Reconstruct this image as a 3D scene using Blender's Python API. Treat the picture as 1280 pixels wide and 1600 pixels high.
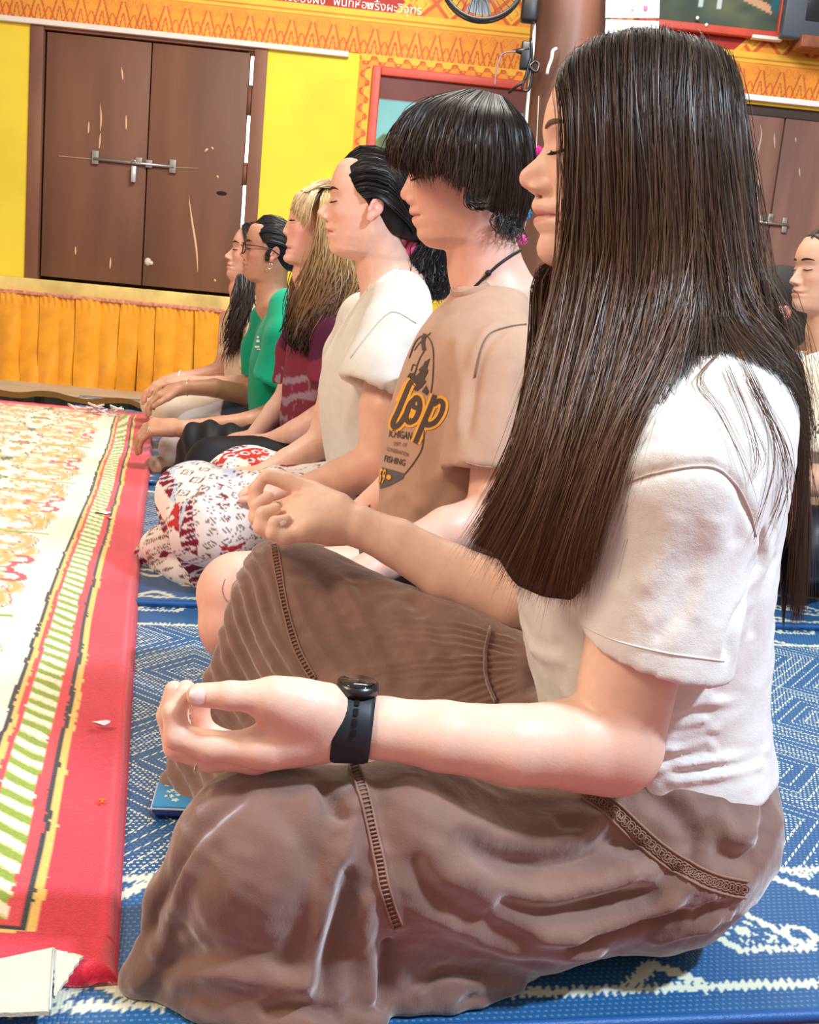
import bpy, bmesh, math, random
import numpy as np
from mathutils import Vector
from mathutils.bvhtree import BVHTree

for o in list(bpy.data.objects): bpy.data.objects.remove(o, do_unlink=True)
S = bpy.context.scene
# ---------------------------------------------------------------- camera (measured: 11 deg down, 5.4 deg roll)
CF = 1700.; CH = .63; _p = math.radians(11.0); _r = math.radians(5.4)
cF = np.array([0, math.cos(_p), -math.sin(_p)]); _R0 = np.array([1., 0, 0]); _U0 = np.array([0, math.sin(_p), math.cos(_p)])
cR = math.cos(_r)*_R0+math.sin(_r)*_U0; cU = -math.sin(_r)*_R0+math.cos(_r)*_U0; cC = np.array([0, 0, CH])
cd = bpy.data.cameras.new('camera'); cam = bpy.data.objects.new('camera', cd); S.collection.objects.link(cam)
cd.sensor_fit = 'VERTICAL'; cd.sensor_height = 36; cd.lens = CF/1600*36; cd.clip_start = .02; cd.clip_end = 60
from mathutils import Matrix
M = Matrix([[cR[i], cU[i], -cF[i], cC[i]] for i in range(3)]+[[0, 0, 0, 1]])
cam.matrix_world = M; S.camera = cam
# ---------------------------------------------------------------- light
w = bpy.data.worlds.new('world'); S.world = w; w.use_nodes = True
w.node_tree.nodes['Background'].inputs[0].default_value = (1.0, .90, .78, 1); w.node_tree.nodes['Background'].inputs[1].default_value = .42
def area(name, loc, target, sx, sy, power, col):
    l = bpy.data.lights.new(name, 'AREA'); l.shape = 'RECTANGLE'; l.size = sx; l.size_y = sy; l.energy = power; l.color = col
    o = bpy.data.objects.new(name, l); S.collection.objects.link(o); o.location = loc
    o.rotation_euler = (Vector(target)-Vector(loc)).to_track_quat('-Z', 'Y').to_euler(); return o
area('ceiling_tube_light', (1.5, .25, 2.6), (.2, 1.2, .3), .35, .10, 98, (.68, .84, 1.0))
area('ceiling_lamp_warm', (-2.2, .2, 2.6), (0, 1.4, .4), .7, .7, 60, (1.0, .78, .55))
area('ceiling_lamp_far', (.3, 3.4, 3.0), (-.3, 5.0, .6), 1.6, .6, 110, (1.0, .95, .88))
S.view_settings.view_transform = 'Standard'; S.view_settings.look = 'None'; S.view_settings.gamma = 1; S.view_settings.use_curve_mapping = False
S.view_settings.exposure = .27
# ---------------------------------------------------------------- helpers
rng = np.random.default_rng(7)
COL = bpy.context.scene.collection

def V(*a): return np.array(a, float)
def unit(a): a = np.asarray(a, float); return a/np.linalg.norm(a)

def newmat(name, col=(.8,.8,.8), rough=.6, spec=.4, attr=None, noise=None, bump=None, sheen=0, sss=0, metal=0, aniso=0, emit=None):
    """procedural material; noise=(scale, amount, stretch) colour variation; bump=list of (scale, strength, stretch, kind)"""
    m = bpy.data.materials.new(name); m.use_nodes = True
    nt = m.node_tree; N = nt.nodes; L = nt.links
    b = N['Principled BSDF']
    b.inputs['Roughness'].default_value = rough
    b.inputs['Specular IOR Level'].default_value = spec
    b.inputs['Metallic'].default_value = metal
    if sheen:
        b.inputs['Sheen Weight'].default_value = sheen; b.inputs['Sheen Roughness'].default_value = .5
    if sss:
        b.inputs['Subsurface Weight'].default_value = sss
        b.inputs['Subsurface Radius'].default_value = (1,.35,.2); b.inputs['Subsurface Scale'].default_value = .012
    if aniso: b.inputs['Anisotropic'].default_value = aniso
    src = None
    if attr:
        a = N.new('ShaderNodeAttribute'); a.attribute_name = attr; src = a.outputs['Color']
    tc = N.new('ShaderNodeTexCoord')
    def coords(st):
        mp = N.new('ShaderNodeMapping'); mp.inputs['Scale'].default_value = st
        L.new(tc.outputs['Object'], mp.inputs['Vector']); return mp.outputs['Vector']
    if noise:
        sc, am, st = noise
        n = N.new('ShaderNodeTexNoise'); n.inputs['Scale'].default_value = sc; n.inputs['Detail'].default_value = 5
        L.new(coords(st), n.inputs['Vector'])
        r = N.new('ShaderNodeMapRange'); r.inputs[1].default_value = .3; r.inputs[2].default_value = .7
        r.inputs[3].default_value = 1-am; r.inputs[4].default_value = 1+am
        L.new(n.outputs['Fac'], r.inputs[0])
        mx = N.new('ShaderNodeMix'); mx.data_type = 'RGBA'; mx.blend_type = 'MULTIPLY'; mx.inputs[0].default_value = 1
        if src is not None: L.new(src, mx.inputs[6])
        else: mx.inputs[6].default_value = (*col, 1)
        cb = N.new('ShaderNodeCombineColor')
        for i in range(3): L.new(r.outputs[0], cb.inputs[i])
        L.new(cb.outputs[0], mx.inputs[7]); src = mx.outputs[2]
    if src is not None: L.new(src, b.inputs['Base Color'])
    else: b.inputs['Base Color'].default_value = (*col, 1)
    prev = None
    for (sc, stg, st, kind) in (bump or []):
        if kind == 'wave':
            t = N.new('ShaderNodeTexWave'); t.inputs['Scale'].default_value = sc; t.inputs['Distortion'].default_value = 1.5
        elif kind == 'voro':
            t = N.new('ShaderNodeTexVoronoi'); t.inputs['Scale'].default_value = sc
        else:
            t = N.new('ShaderNodeTexNoise'); t.inputs['Scale'].default_value = sc; t.inputs['Detail'].default_value = 4
        L.new(coords(st), t.inputs['Vector'])
        bp = N.new('ShaderNodeBump'); bp.inputs['Strength'].default_value = stg; bp.inputs['Distance'].default_value = .002
        L.new(t.outputs[0], bp.inputs['Height'])
        if prev: L.new(prev, bp.inputs['Normal'])
        prev = bp.outputs['Normal']
    if prev: L.new(prev, b.inputs['Normal'])
    if emit:
        b.inputs['Emission Color'].default_value = (*emit[0], 1); b.inputs['Emission Strength'].default_value = emit[1]
    return m

def srgb(r, g, b):
    c = np.array([r, g, b])/255.
    return tuple(float(x) for x in np.where(c <= .04045, c/12.92, ((c+.055)/1.055)**2.4))

def mesh_obj(name, vs, fs, mat=None, parent=None, smooth=True, col=None, uv=None, mats=None, fmat=None):
    me = bpy.data.meshes.new(name)
    vs = np.asarray(vs, np.float32)
    if isinstance(fs, np.ndarray) and fs.ndim == 2:
        n, k = fs.shape
        me.vertices.add(len(vs)); me.vertices.foreach_set('co', vs.ravel())
        me.loops.add(n*k); me.loops.foreach_set('vertex_index', fs.astype(np.int32).ravel())
        me.polygons.add(n); me.polygons.foreach_set('loop_start', np.arange(0, n*k, k, dtype=np.int32))
        me.update(calc_edges=True)
    else:
        me.from_pydata([tuple(map(float, v)) for v in vs], [], [tuple(int(i) for i in f) for f in fs]); me.update()
    if smooth: me.polygons.foreach_set('use_smooth', np.ones(len(me.polygons), bool))
    for m in (mats or ([mat] if mat else [])): me.materials.append(m)
    if fmat is not None: me.polygons.foreach_set('material_index', np.asarray(fmat, np.int32))
    if col is not None:
        a = me.color_attributes.new('Col', 'FLOAT_COLOR', 'POINT')
        c = np.ones((len(vs), 4), np.float32); c[:, :3] = col; a.data.foreach_set('color', c.ravel())
    if uv is not None:
        u = me.uv_layers.new(name='UVMap'); li = np.empty(len(me.loops), np.int32); me.loops.foreach_get('vertex_index', li)
        u.data.foreach_set('uv', np.asarray(uv, np.float32)[li].ravel())
    o = bpy.data.objects.new(name, me); COL.objects.link(o)
    if parent is not None: o.parent = parent
    return o

def thing(name, label, cat, group=None, loc=None):
    o = bpy.data.objects.new(name, None); COL.objects.link(o); o['label'] = label; o['category'] = cat
    o.empty_display_size = .05
    if loc is not None: o.location = [float(v) for v in loc]
    if group: o['group'] = group
    return o
def adopt(root):
    """keep children in place when the root empty has a location"""
    bpy.context.view_layer.update()
    inv = root.matrix_world.inverted()
    for c in root.children: c.matrix_parent_inverse = inv
def tag(o, label=None, cat=None, group=None, kind=None):
    if label: o['label'] = label
    if cat: o['category'] = cat
    if group: o['group'] = group
    if kind: o['kind'] = kind
    return o

class MB:
    """collects simple shapes into one mesh"""
    def __init__(s): s.v = []; s.f = []
    def add(s, v, f):
        b = len(s.v); s.v += [tuple(map(float, x)) for x in v]; s.f += [tuple(int(i)+b for i in q) for q in f]; return s
    def box(s, c, h, ax=None, bev=0):
        ax = np.eye(3) if ax is None else np.array(ax)
        c = np.array(c, float); h = np.array(h, float)
        if bev <= 0:
            pts = [c + ax[0]*sx*h[0] + ax[1]*sy*h[1] + ax[2]*sz*h[2] for sx in (-1,1) for sy in (-1,1) for sz in (-1,1)]
            return s.add(pts, [(0,1,3,2),(4,6,7,5),(0,4,5,1),(2,3,7,6),(0,2,6,4),(1,5,7,3)])
        bm = bmesh.new(); bmesh.ops.create_cube(bm, size=2)
        for v in bm.verts: v.co = (v.co.x*h[0], v.co.y*h[1], v.co.z*h[2])
        bmesh.ops.bevel(bm, geom=bm.edges[:], offset=bev, segments=2, affect='EDGES', profile=.5)
        bm.verts.index_update()
        s.add([c + ax[0]*v.co.x + ax[1]*v.co.y + ax[2]*v.co.z for v in bm.verts], [[v.index for v in f.verts] for f in bm.faces]); bm.free(); return s
    def tube(s, pts, r, n=8, cap=True, flat=None):
        pts = [np.array(p, float) for p in pts]; m = len(pts)
        rs = r if hasattr(r, '__len__') else [r]*m
        t0 = unit(pts[1]-pts[0]); up = V(0,0,1) if abs(t0[2]) < .9 else V(1,0,0)
        nrm = unit(np.cross(t0, up)); base = len(s.v); vs = []; fs = []
        for i, p in enumerate(pts):
            t = unit(pts[min(i+1, m-1)]-pts[max(i-1, 0)])
            nrm = unit(nrm - t*np.dot(nrm, t)); bn = np.cross(t, nrm)
            for j in range(n):
                a = 2*math.pi*j/n
                vs.append(p + rs[i]*(math.cos(a)*nrm*(1 if flat is None else flat) + math.sin(a)*bn))
        for i in range(m-1):
            for j in range(n): fs.append((i*n+j, i*n+(j+1)%n, (i+1)*n+(j+1)%n, (i+1)*n+j))
        if cap: fs.append(tuple(range(n))[::-1]); fs.append(tuple((m-1)*n+j for j in range(n)))
        return s.add(vs, fs)
    def sphere(s, c, r, n=10):
        r = np.array(r if hasattr(r, '__len__') else (r, r, r), float); vs = []; fs = []
        for i in range(n//2+1):
            ph = math.pi*i/(n//2)
            for j in range(n): vs.append(np.array(c)+r*V(math.sin(ph)*math.cos(2*math.pi*j/n), math.sin(ph)*math.sin(2*math.pi*j/n), math.cos(ph)))
        for i in range(n//2):
            for j in range(n): fs.append((i*n+j, (i+1)*n+j, (i+1)*n+(j+1)%n, i*n+(j+1)%n))
        return s.add(vs, fs)
    def build(s, name, mat, parent=None, smooth=True):
        return mesh_obj(name, np.array(s.v), s.f, mat, parent, smooth)

def spline(pts, n):
    """Catmull-Rom through points, n samples"""
    pts = np.array(pts, float)
    if len(pts) == 2:
        t = np.linspace(0, 1, n)[:, None]; return pts[0]*(1-t)+pts[1]*t
    P_ = np.vstack([2*pts[0]-pts[1], pts, 2*pts[-1]-pts[-2]]); m = len(pts)-1
    t = np.linspace(0, m-1e-6, n); i = t.astype(int); u = (t-i)[:, None]
    a, b, c, d = P_[i], P_[i+1], P_[i+2], P_[i+3]
    return .5*(2*b + (c-a)*u + (2*a-5*b+4*c-d)*u*u + (3*b-a-3*c+d)*u**3)

# value noise in 3D (numpy)
_tab = np.random.default_rng(3).random(65536).astype(np.float32)*2-1
def vnoise(p, freq, seed=0):
    q = np.asarray(p, np.float32)*freq + 100.5 + seed*17.3
    i = np.floor(q).astype(np.int64); u = q-i; u = u*u*(3-2*u)
    def h(a, b, c): return _tab[((a*73856093) ^ (b*19349663) ^ (c*83492791)) & 65535]
    x, y, z = i[..., 0], i[..., 1], i[..., 2]; ux, uy, uz = u[..., 0], u[..., 1], u[..., 2]
    r = 0
    for dx in (0, 1):
        for dy in (0, 1):
            for dz in (0, 1):
                r = r + h(x+dx, y+dy, z+dz)*(ux if dx else 1-ux)*(uy if dy else 1-uy)*(uz if dz else 1-uz)
    return r

# ---------------------------------------------------------------- implicit surfaces (smooth unions meshed by sparse surface nets)
def smin(a, b, k):
    if k <= 0: return np.minimum(a, b)
    h = np.clip(.5+.5*(b-a)/k, 0, 1); return b*(1-h)+a*h-k*h*(1-h)
def smax(a, b, k): return -smin(-a, -b, k)

class Field:
    def __init__(s): s.p = []
    def raw(s, fn, lo, hi, k=.01, op='+'):
        s.p.append((fn, np.array(lo, float), np.array(hi, float), k, op)); return s
    def cone(s, a, b, r1, r2=None, k=.01, op='+', flat=None):
        """round cone a-b; flat=(axis, factor) squashes along an axis"""
        r2 = r1 if r2 is None else r2
        a = np.array(a, np.float32); b = np.array(b, np.float32); ba = b-a; L2 = float(ba@ba)+1e-12
        ax, fc = (unit(flat[0]).astype(np.float32), flat[1]) if flat else (None, 1)
        def fn(X, Y, Z):
            x, y, z = X-a[0], Y-a[1], Z-a[2]
            t = np.clip((x*ba[0]+y*ba[1]+z*ba[2])/L2, 0, 1)
            x = x-t*ba[0]; y = y-t*ba[1]; z = z-t*ba[2]
            if ax is not None:
                d = (x*ax[0]+y*ax[1]+z*ax[2])*(1/fc-1); x = x+d*ax[0]; y = y+d*ax[1]; z = z+d*ax[2]
                return (np.sqrt(x*x+y*y+z*z)-(r1+(r2-r1)*t))*min(1, fc*1.25)
            return np.sqrt(x*x+y*y+z*z)-(r1+(r2-r1)*t)
        R_ = max(r1, r2)*max(1, fc); return s.raw(fn, np.minimum(a, b)-R_, np.maximum(a, b)+R_, k, op)
    def chain(s, pts, rs, k=.008, flat=None):
        for i in range(len(pts)-1): s.cone(pts[i], pts[i+1], rs[i], rs[i+1], k, '+', flat)
        return s
    def ell(s, c, r, ax=None, k=.01, op='+'):
        c = np.array(c, np.float32); r = np.array(r, np.float32); A = np.eye(3, dtype=np.float32) if ax is None else np.array(ax, np.float32)
        def fn(X, Y, Z):
            x, y, z = X-c[0], Y-c[1], Z-c[2]
            u = (x*A[0,0]+y*A[0,1]+z*A[0,2])/r[0]; v = (x*A[1,0]+y*A[1,1]+z*A[1,2])/r[1]; w = (x*A[2,0]+y*A[2,1]+z*A[2,2])/r[2]
            k0 = np.sqrt(u*u+v*v+w*w); k1 = np.sqrt((u/r[0])**2+(v/r[1])**2+(w/r[2])**2)+1e-9
            return np.where(k0 < .02, -float(r.min()), k0*(k0-1)/k1)
        e = np.sqrt(((A*r[:, None])**2).sum(0)); return s.raw(fn, c-e, c+e, k, op)
    def loft(s, secs, fwd, k=.01, op='+', n=2.3):
        """stack of rounded sections; secs rows (z, cx, cy, half_depth, half_width), fwd = horizontal forward axis"""
        S = np.array(sorted(map(tuple, secs)), float); f = unit([fwd[0], fwd[1], 0]); l = V(-f[1], f[0], 0)
        zz = np.linspace(S[0, 0], S[-1, 0], 60)
        # smooth interpolation of every column
        tab = []
        for c in range(1, 5):
            y = np.interp(zz, S[:, 0], S[:, c]); ker = np.array([1, 2, 3, 2, 1.])/9
            yp = np.pad(y, 2, mode='edge'); tab.append(np.convolve(yp, ker, 'valid'))
        z0, z1 = S[0, 0], S[-1, 0]
        def fn(X, Y, Z):
            q = np.clip(Z, z0, z1); g = lambda i: np.interp(q, zz, tab[i]).astype(np.float32)
            dx = X-g(0); dy = Y-g(1); a = g(2); b = g(3)
            u = np.abs(dx*f[0]+dy*f[1])/a; v = np.abs(dx*l[0]+dy*l[1])/b
            m = (u**n+v**n)**(1/n); d = (m-1)*np.minimum(a, b)
            e = np.abs(Z-q)
            return np.where(e > 0, np.sqrt(np.maximum(d, 0)**2+e*e)+np.minimum(d, 0)*0, d) if True else d
        R_ = max(S[:, 3].max(), S[:, 4].max())*1.05
        return s.raw(fn, (S[:, 1].min()-R_, S[:, 2].min()-R_, z0), (S[:, 1].max()+R_, S[:, 2].max()+R_, z1), k, op)
    def plane(s, pt, n, k=.004):
        """keep only the side the normal points away from"""
        pt = np.array(pt, np.float32); n = unit(n).astype(np.float32)
        def fn(X, Y, Z): return -((X-pt[0])*n[0]+(Y-pt[1])*n[1]+(Z-pt[2])*n[2])
        return s.raw(fn, (-99,)*3, (99,)*3, k, '-')
    def half(s, pt, n, ctr, rad, k=.004):
        """cut away the half-space beyond pt along n, only near ctr"""
        pt = np.array(pt, np.float32); n = unit(n).astype(np.float32); ctr = np.array(ctr, np.float32)
        def fn(X, Y, Z):
            d = -((X-pt[0])*n[0]+(Y-pt[1])*n[1]+(Z-pt[2])*n[2])
            return np.maximum(d, np.sqrt((X-ctr[0])**2+(Y-ctr[1])**2+(Z-ctr[2])**2)-rad)
        return s.raw(fn, ctr-rad, ctr+rad, k, '-')
    def __call__(s, X, Y, Z, prims=None):
        d = None
        for (fn, lo, hi, k, op) in (s.p if prims is None else prims):
            if d is None: d = np.full(np.broadcast(X, Y, Z).shape, 9., np.float32)
            v = fn(X, Y, Z)
            d = smin(d, v, k) if op == '+' else (smax(d, -v, k) if op == '-' else smax(d, v, k))
        return np.full(np.broadcast(X, Y, Z).shape, 9., np.float32) if d is None else d.astype(np.float32)
    def at(s, pts):
        pts = np.asarray(pts, np.float32); return s(pts[..., 0], pts[..., 1], pts[..., 2])
    def bounds(s):
        lo = np.min([p[1] for p in s.p if p[4] == '+'], 0); hi = np.max([p[2] for p in s.p if p[4] == '+'], 0); return lo, hi
    def mesh(s, h, B=20, lo=None, hi=None, slack=1.5):
        l0, h0 = s.bounds(); l0 = l0-3*h; h0 = h0+3*h
        if lo is not None: l0 = np.maximum(l0, lo)
        if hi is not None: h0 = np.minimum(h0, hi)
        W = B*h; nb = np.maximum(np.ceil((h0-l0)/W).astype(int), 1)
        g = [l0[a]+(np.arange(nb[a])+.5)*W for a in range(3)]
        CX, CY, CZ = np.meshgrid(*g, indexing='ij')
        act = np.abs(s(CX.astype(np.float32), CY.astype(np.float32), CZ.astype(np.float32))) < W*.87*slack
        N3 = nb*B+2; key = lambda i, j, k: (i.astype(np.int64)*N3[1]+j)*N3[2]+k
        cv = []; ck = []; edges = []
        off = np.array([(0,0,0),(1,0,0),(0,1,0),(1,1,0),(0,0,1),(1,0,1),(0,1,1),(1,1,1)])
        ee = [(a, b) for a in range(8) for b in range(a+1, 8) if np.abs(off[a]-off[b]).sum() == 1]
        for bi, bj, bk in np.argwhere(act):
            o = np.array([bi, bj, bk])*B; blo = l0+o*h; bhi = blo+W
            pr = [p for p in s.p if np.all(p[1]-max(p[3], .004)*1.5-h < bhi) and np.all(p[2]+max(p[3], .004)*1.5+h > blo)]
            if not any(p[4] == '+' for p in pr): continue
            x = (blo[0]+np.arange(B+1)*h).astype(np.float32)[:, None, None]; y = (blo[1]+np.arange(B+1)*h).astype(np.float32)[None, :, None]; z = (blo[2]+np.arange(B+1)*h).astype(np.float32)[None, None, :]
            X, Y, Z = np.broadcast_arrays(x, y, z)
            d = s(X, Y, Z, pr); d = np.where(d == 0, 1e-9, d); ng = d < 0
            c8 = np.stack([ng[a:a+B, b:b+B, c:c+B] for a, b, c in off], -1); cnt = c8.sum(-1)
            I = np.argwhere((cnt > 0) & (cnt < 8))
            if not len(I): continue
            D8 = np.stack([d[I[:, 0]+a, I[:, 1]+b, I[:, 2]+c] for a, b, c in off], -1)
            acc = np.zeros((len(I), 3)); num = np.zeros(len(I))
            for a, b in ee:
                da, db = D8[:, a], D8[:, b]; m = (da < 0) != (db < 0)
                t = np.where(m, da/np.where(m, da-db, 1), 0)
                pnt = off[a]+t[:, None]*(off[b]-off[a]); acc += pnt*m[:, None]; num += m
            cv.append(blo+(I+acc/num[:, None])*h); G3 = I+o; ck.append(key(G3[:, 0], G3[:, 1], G3[:, 2]))
            for ax in range(3):
                sl0 = [slice(0, B)]*3; sl1 = [slice(0, B)]*3; sl1[ax] = slice(1, B+1)
                A_, B_ = ng[tuple(sl0)], ng[tuple(sl1)]
                E = np.argwhere(A_ != B_)
                if len(E): edges.append(np.column_stack([E+o, np.full(len(E), ax), A_[tuple(E.T)]]))
        if not cv: return np.zeros((0, 3)), np.zeros((0, 4), int)
        cv = np.vstack(cv); ck = np.concatenate(ck); srt = np.argsort(ck); cv = cv[srt]; ck = ck[srt]
        E = np.vstack(edges); fs = []
        for ax in range(3):
            e = E[E[:, 3] == ax]; b, c = [(1, 2), (2, 0), (0, 1)][ax]
            q = []; ok = np.ones(len(e), bool)
            for db, dc in ((0,0),(1,0),(1,1),(0,1)):
                w = e[:, :3].copy(); w[:, b] -= db; w[:, c] -= dc; kk = key(w[:, 0], w[:, 1], w[:, 2])
                ix = np.clip(np.searchsorted(ck, kk), 0, len(ck)-1); ok &= (ck[ix] == kk); q.append(ix)
            q = np.stack(q, -1)[ok]; inside = e[ok, 4] == 1
            q[~inside] = q[~inside][:, ::-1]; fs.append(q)
        return cv.astype(np.float32), np.vstack(fs)[:, ::-1] if False else np.vstack(fs)
    def normals(s, p, e=.002):
        p = np.asarray(p, np.float32); g = []
        for a in range(3):
            dd = np.zeros(3, np.float32); dd[a] = e; g.append(s.at(p+dd)-s.at(p-dd))
        g = np.stack(g, -1); return g/(np.linalg.norm(g, axis=1, keepdims=True)+1e-9)

def vnormals(v, f):
    n = np.zeros_like(v); a, b, c, d = (v[f[:, i]] for i in range(4)); fn = np.cross(c-a, d-b)
    for i in range(4): np.add.at(n, f[:, i], fn)
    return n/(np.linalg.norm(n, axis=1, keepdims=True)+1e-12)
def keep(v, f, mask):
    """keep quads whose vertices all pass"""
    ok = mask[f].all(1); f = f[ok]; used = np.unique(f); m = np.full(len(v), -1); m[used] = np.arange(len(used)); return v[used], m[f], used
def relax(v, f, it=1):
    for _ in range(it):
        acc = np.zeros_like(v); cnt = np.zeros(len(v))
        for i in range(4):
            j = (i+1) % 4
            np.add.at(acc, f[:, i], v[f[:, j]]); np.add.at(acc, f[:, j], v[f[:, i]]); np.add.at(cnt, f[:, i], 1); np.add.at(cnt, f[:, j], 1)
        v = v*.5+.5*acc/np.maximum(cnt, 1)[:, None]
    return v
def polydist(p, line):
    """distance from points to a polyline, and the parameter along it"""
    best = np.full(len(p), 9.); tb = np.zeros(len(p)); n = len(line)-1
    for i in range(n):
        a, b = line[i], line[i+1]; ba = b-a; t = np.clip(((p-a)@ba)/(ba@ba+1e-12), 0, 1)
        d = np.linalg.norm(p-a-t[:, None]*ba, axis=1); m = d < best; best[m] = d[m]; tb[m] = (i+t[m])/n
    return best, tb

# ---- rays from a picture point of the measured photograph to real places
def raydir(px, py): return cF*CF + (px-640)*cR + (800-py)*cU
def at(px, py, Y):
    d = raydir(px, py); return cC+d*(Y/d[1])
def ground(px, py, z=0.):
    d = raydir(px, py); return cC+d*((z-cC[2])/d[2])
def onplane(px, py, p0, n):
    d = raydir(px, py); n = np.asarray(n, float); return cC+d*(((np.asarray(p0)-cC)@n)/(d@n))
def bvh_of(*objs):
    vs = []; fs = []
    for o in objs:
        b = len(vs); me = o.data; vs += [tuple(v.co) for v in me.vertices]; fs += [tuple(i+b for i in p.vertices) for p in me.polygons]
    return BVHTree.FromPolygons(vs, fs)
def hit(bv, px, py, lift=0.):
    d = Vector(raydir(px, py)).normalized(); h = bv.ray_cast(Vector(cC), d)
    if h[0] is None: return None
    return np.array(h[0])+np.array(h[1])*lift*(1 if h[1].dot(d) < 0 else -1)
# ---------------------------------------------------------------- people: heads, hair, cloth helpers
HT = np.array([  # z, half width, smooth front, back (eye level z=0, metres at scale 1)
 (-.122,.006,.052,.00),(-.116,.028,.062,.004),(-.106,.038,.070,.012),(-.092,.046,.075,.022),(-.075,.054,.078,.036),(-.055,.060,.080,.055),
 (-.03,.066,.083,.078),(0,.071,.085,.090),(.03,.0735,.087,.096),(.06,.071,.082,.094),(.085,.060,.066,.080),(.105,.038,.038,.05),(.116,.010,.01,.012)])
SIG = np.array([(-.12,.026),(-.1,.026),(-.085,.028),(-.07,.024),(-.058,.020),(-.051,.012),(-.042,.012),(-.03,.0095),(-.01,.009),(.003,.012),(.02,.04),(.06,.06)])
DEFPROF = [(.070,.075),(.083,.05),(.089,.03),(.0895,.018),(.084,.003),(.092,-.012),(.102,-.027),(.108,-.036),(.108,-.043),(.100,-.048),(.090,-.051),(.090,-.058),(.0945,-.064),(.0895,-.0695),(.093,-.076),(.085,-.084),(.087,-.095),(.085,-.105),(.074,-.115)]

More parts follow.
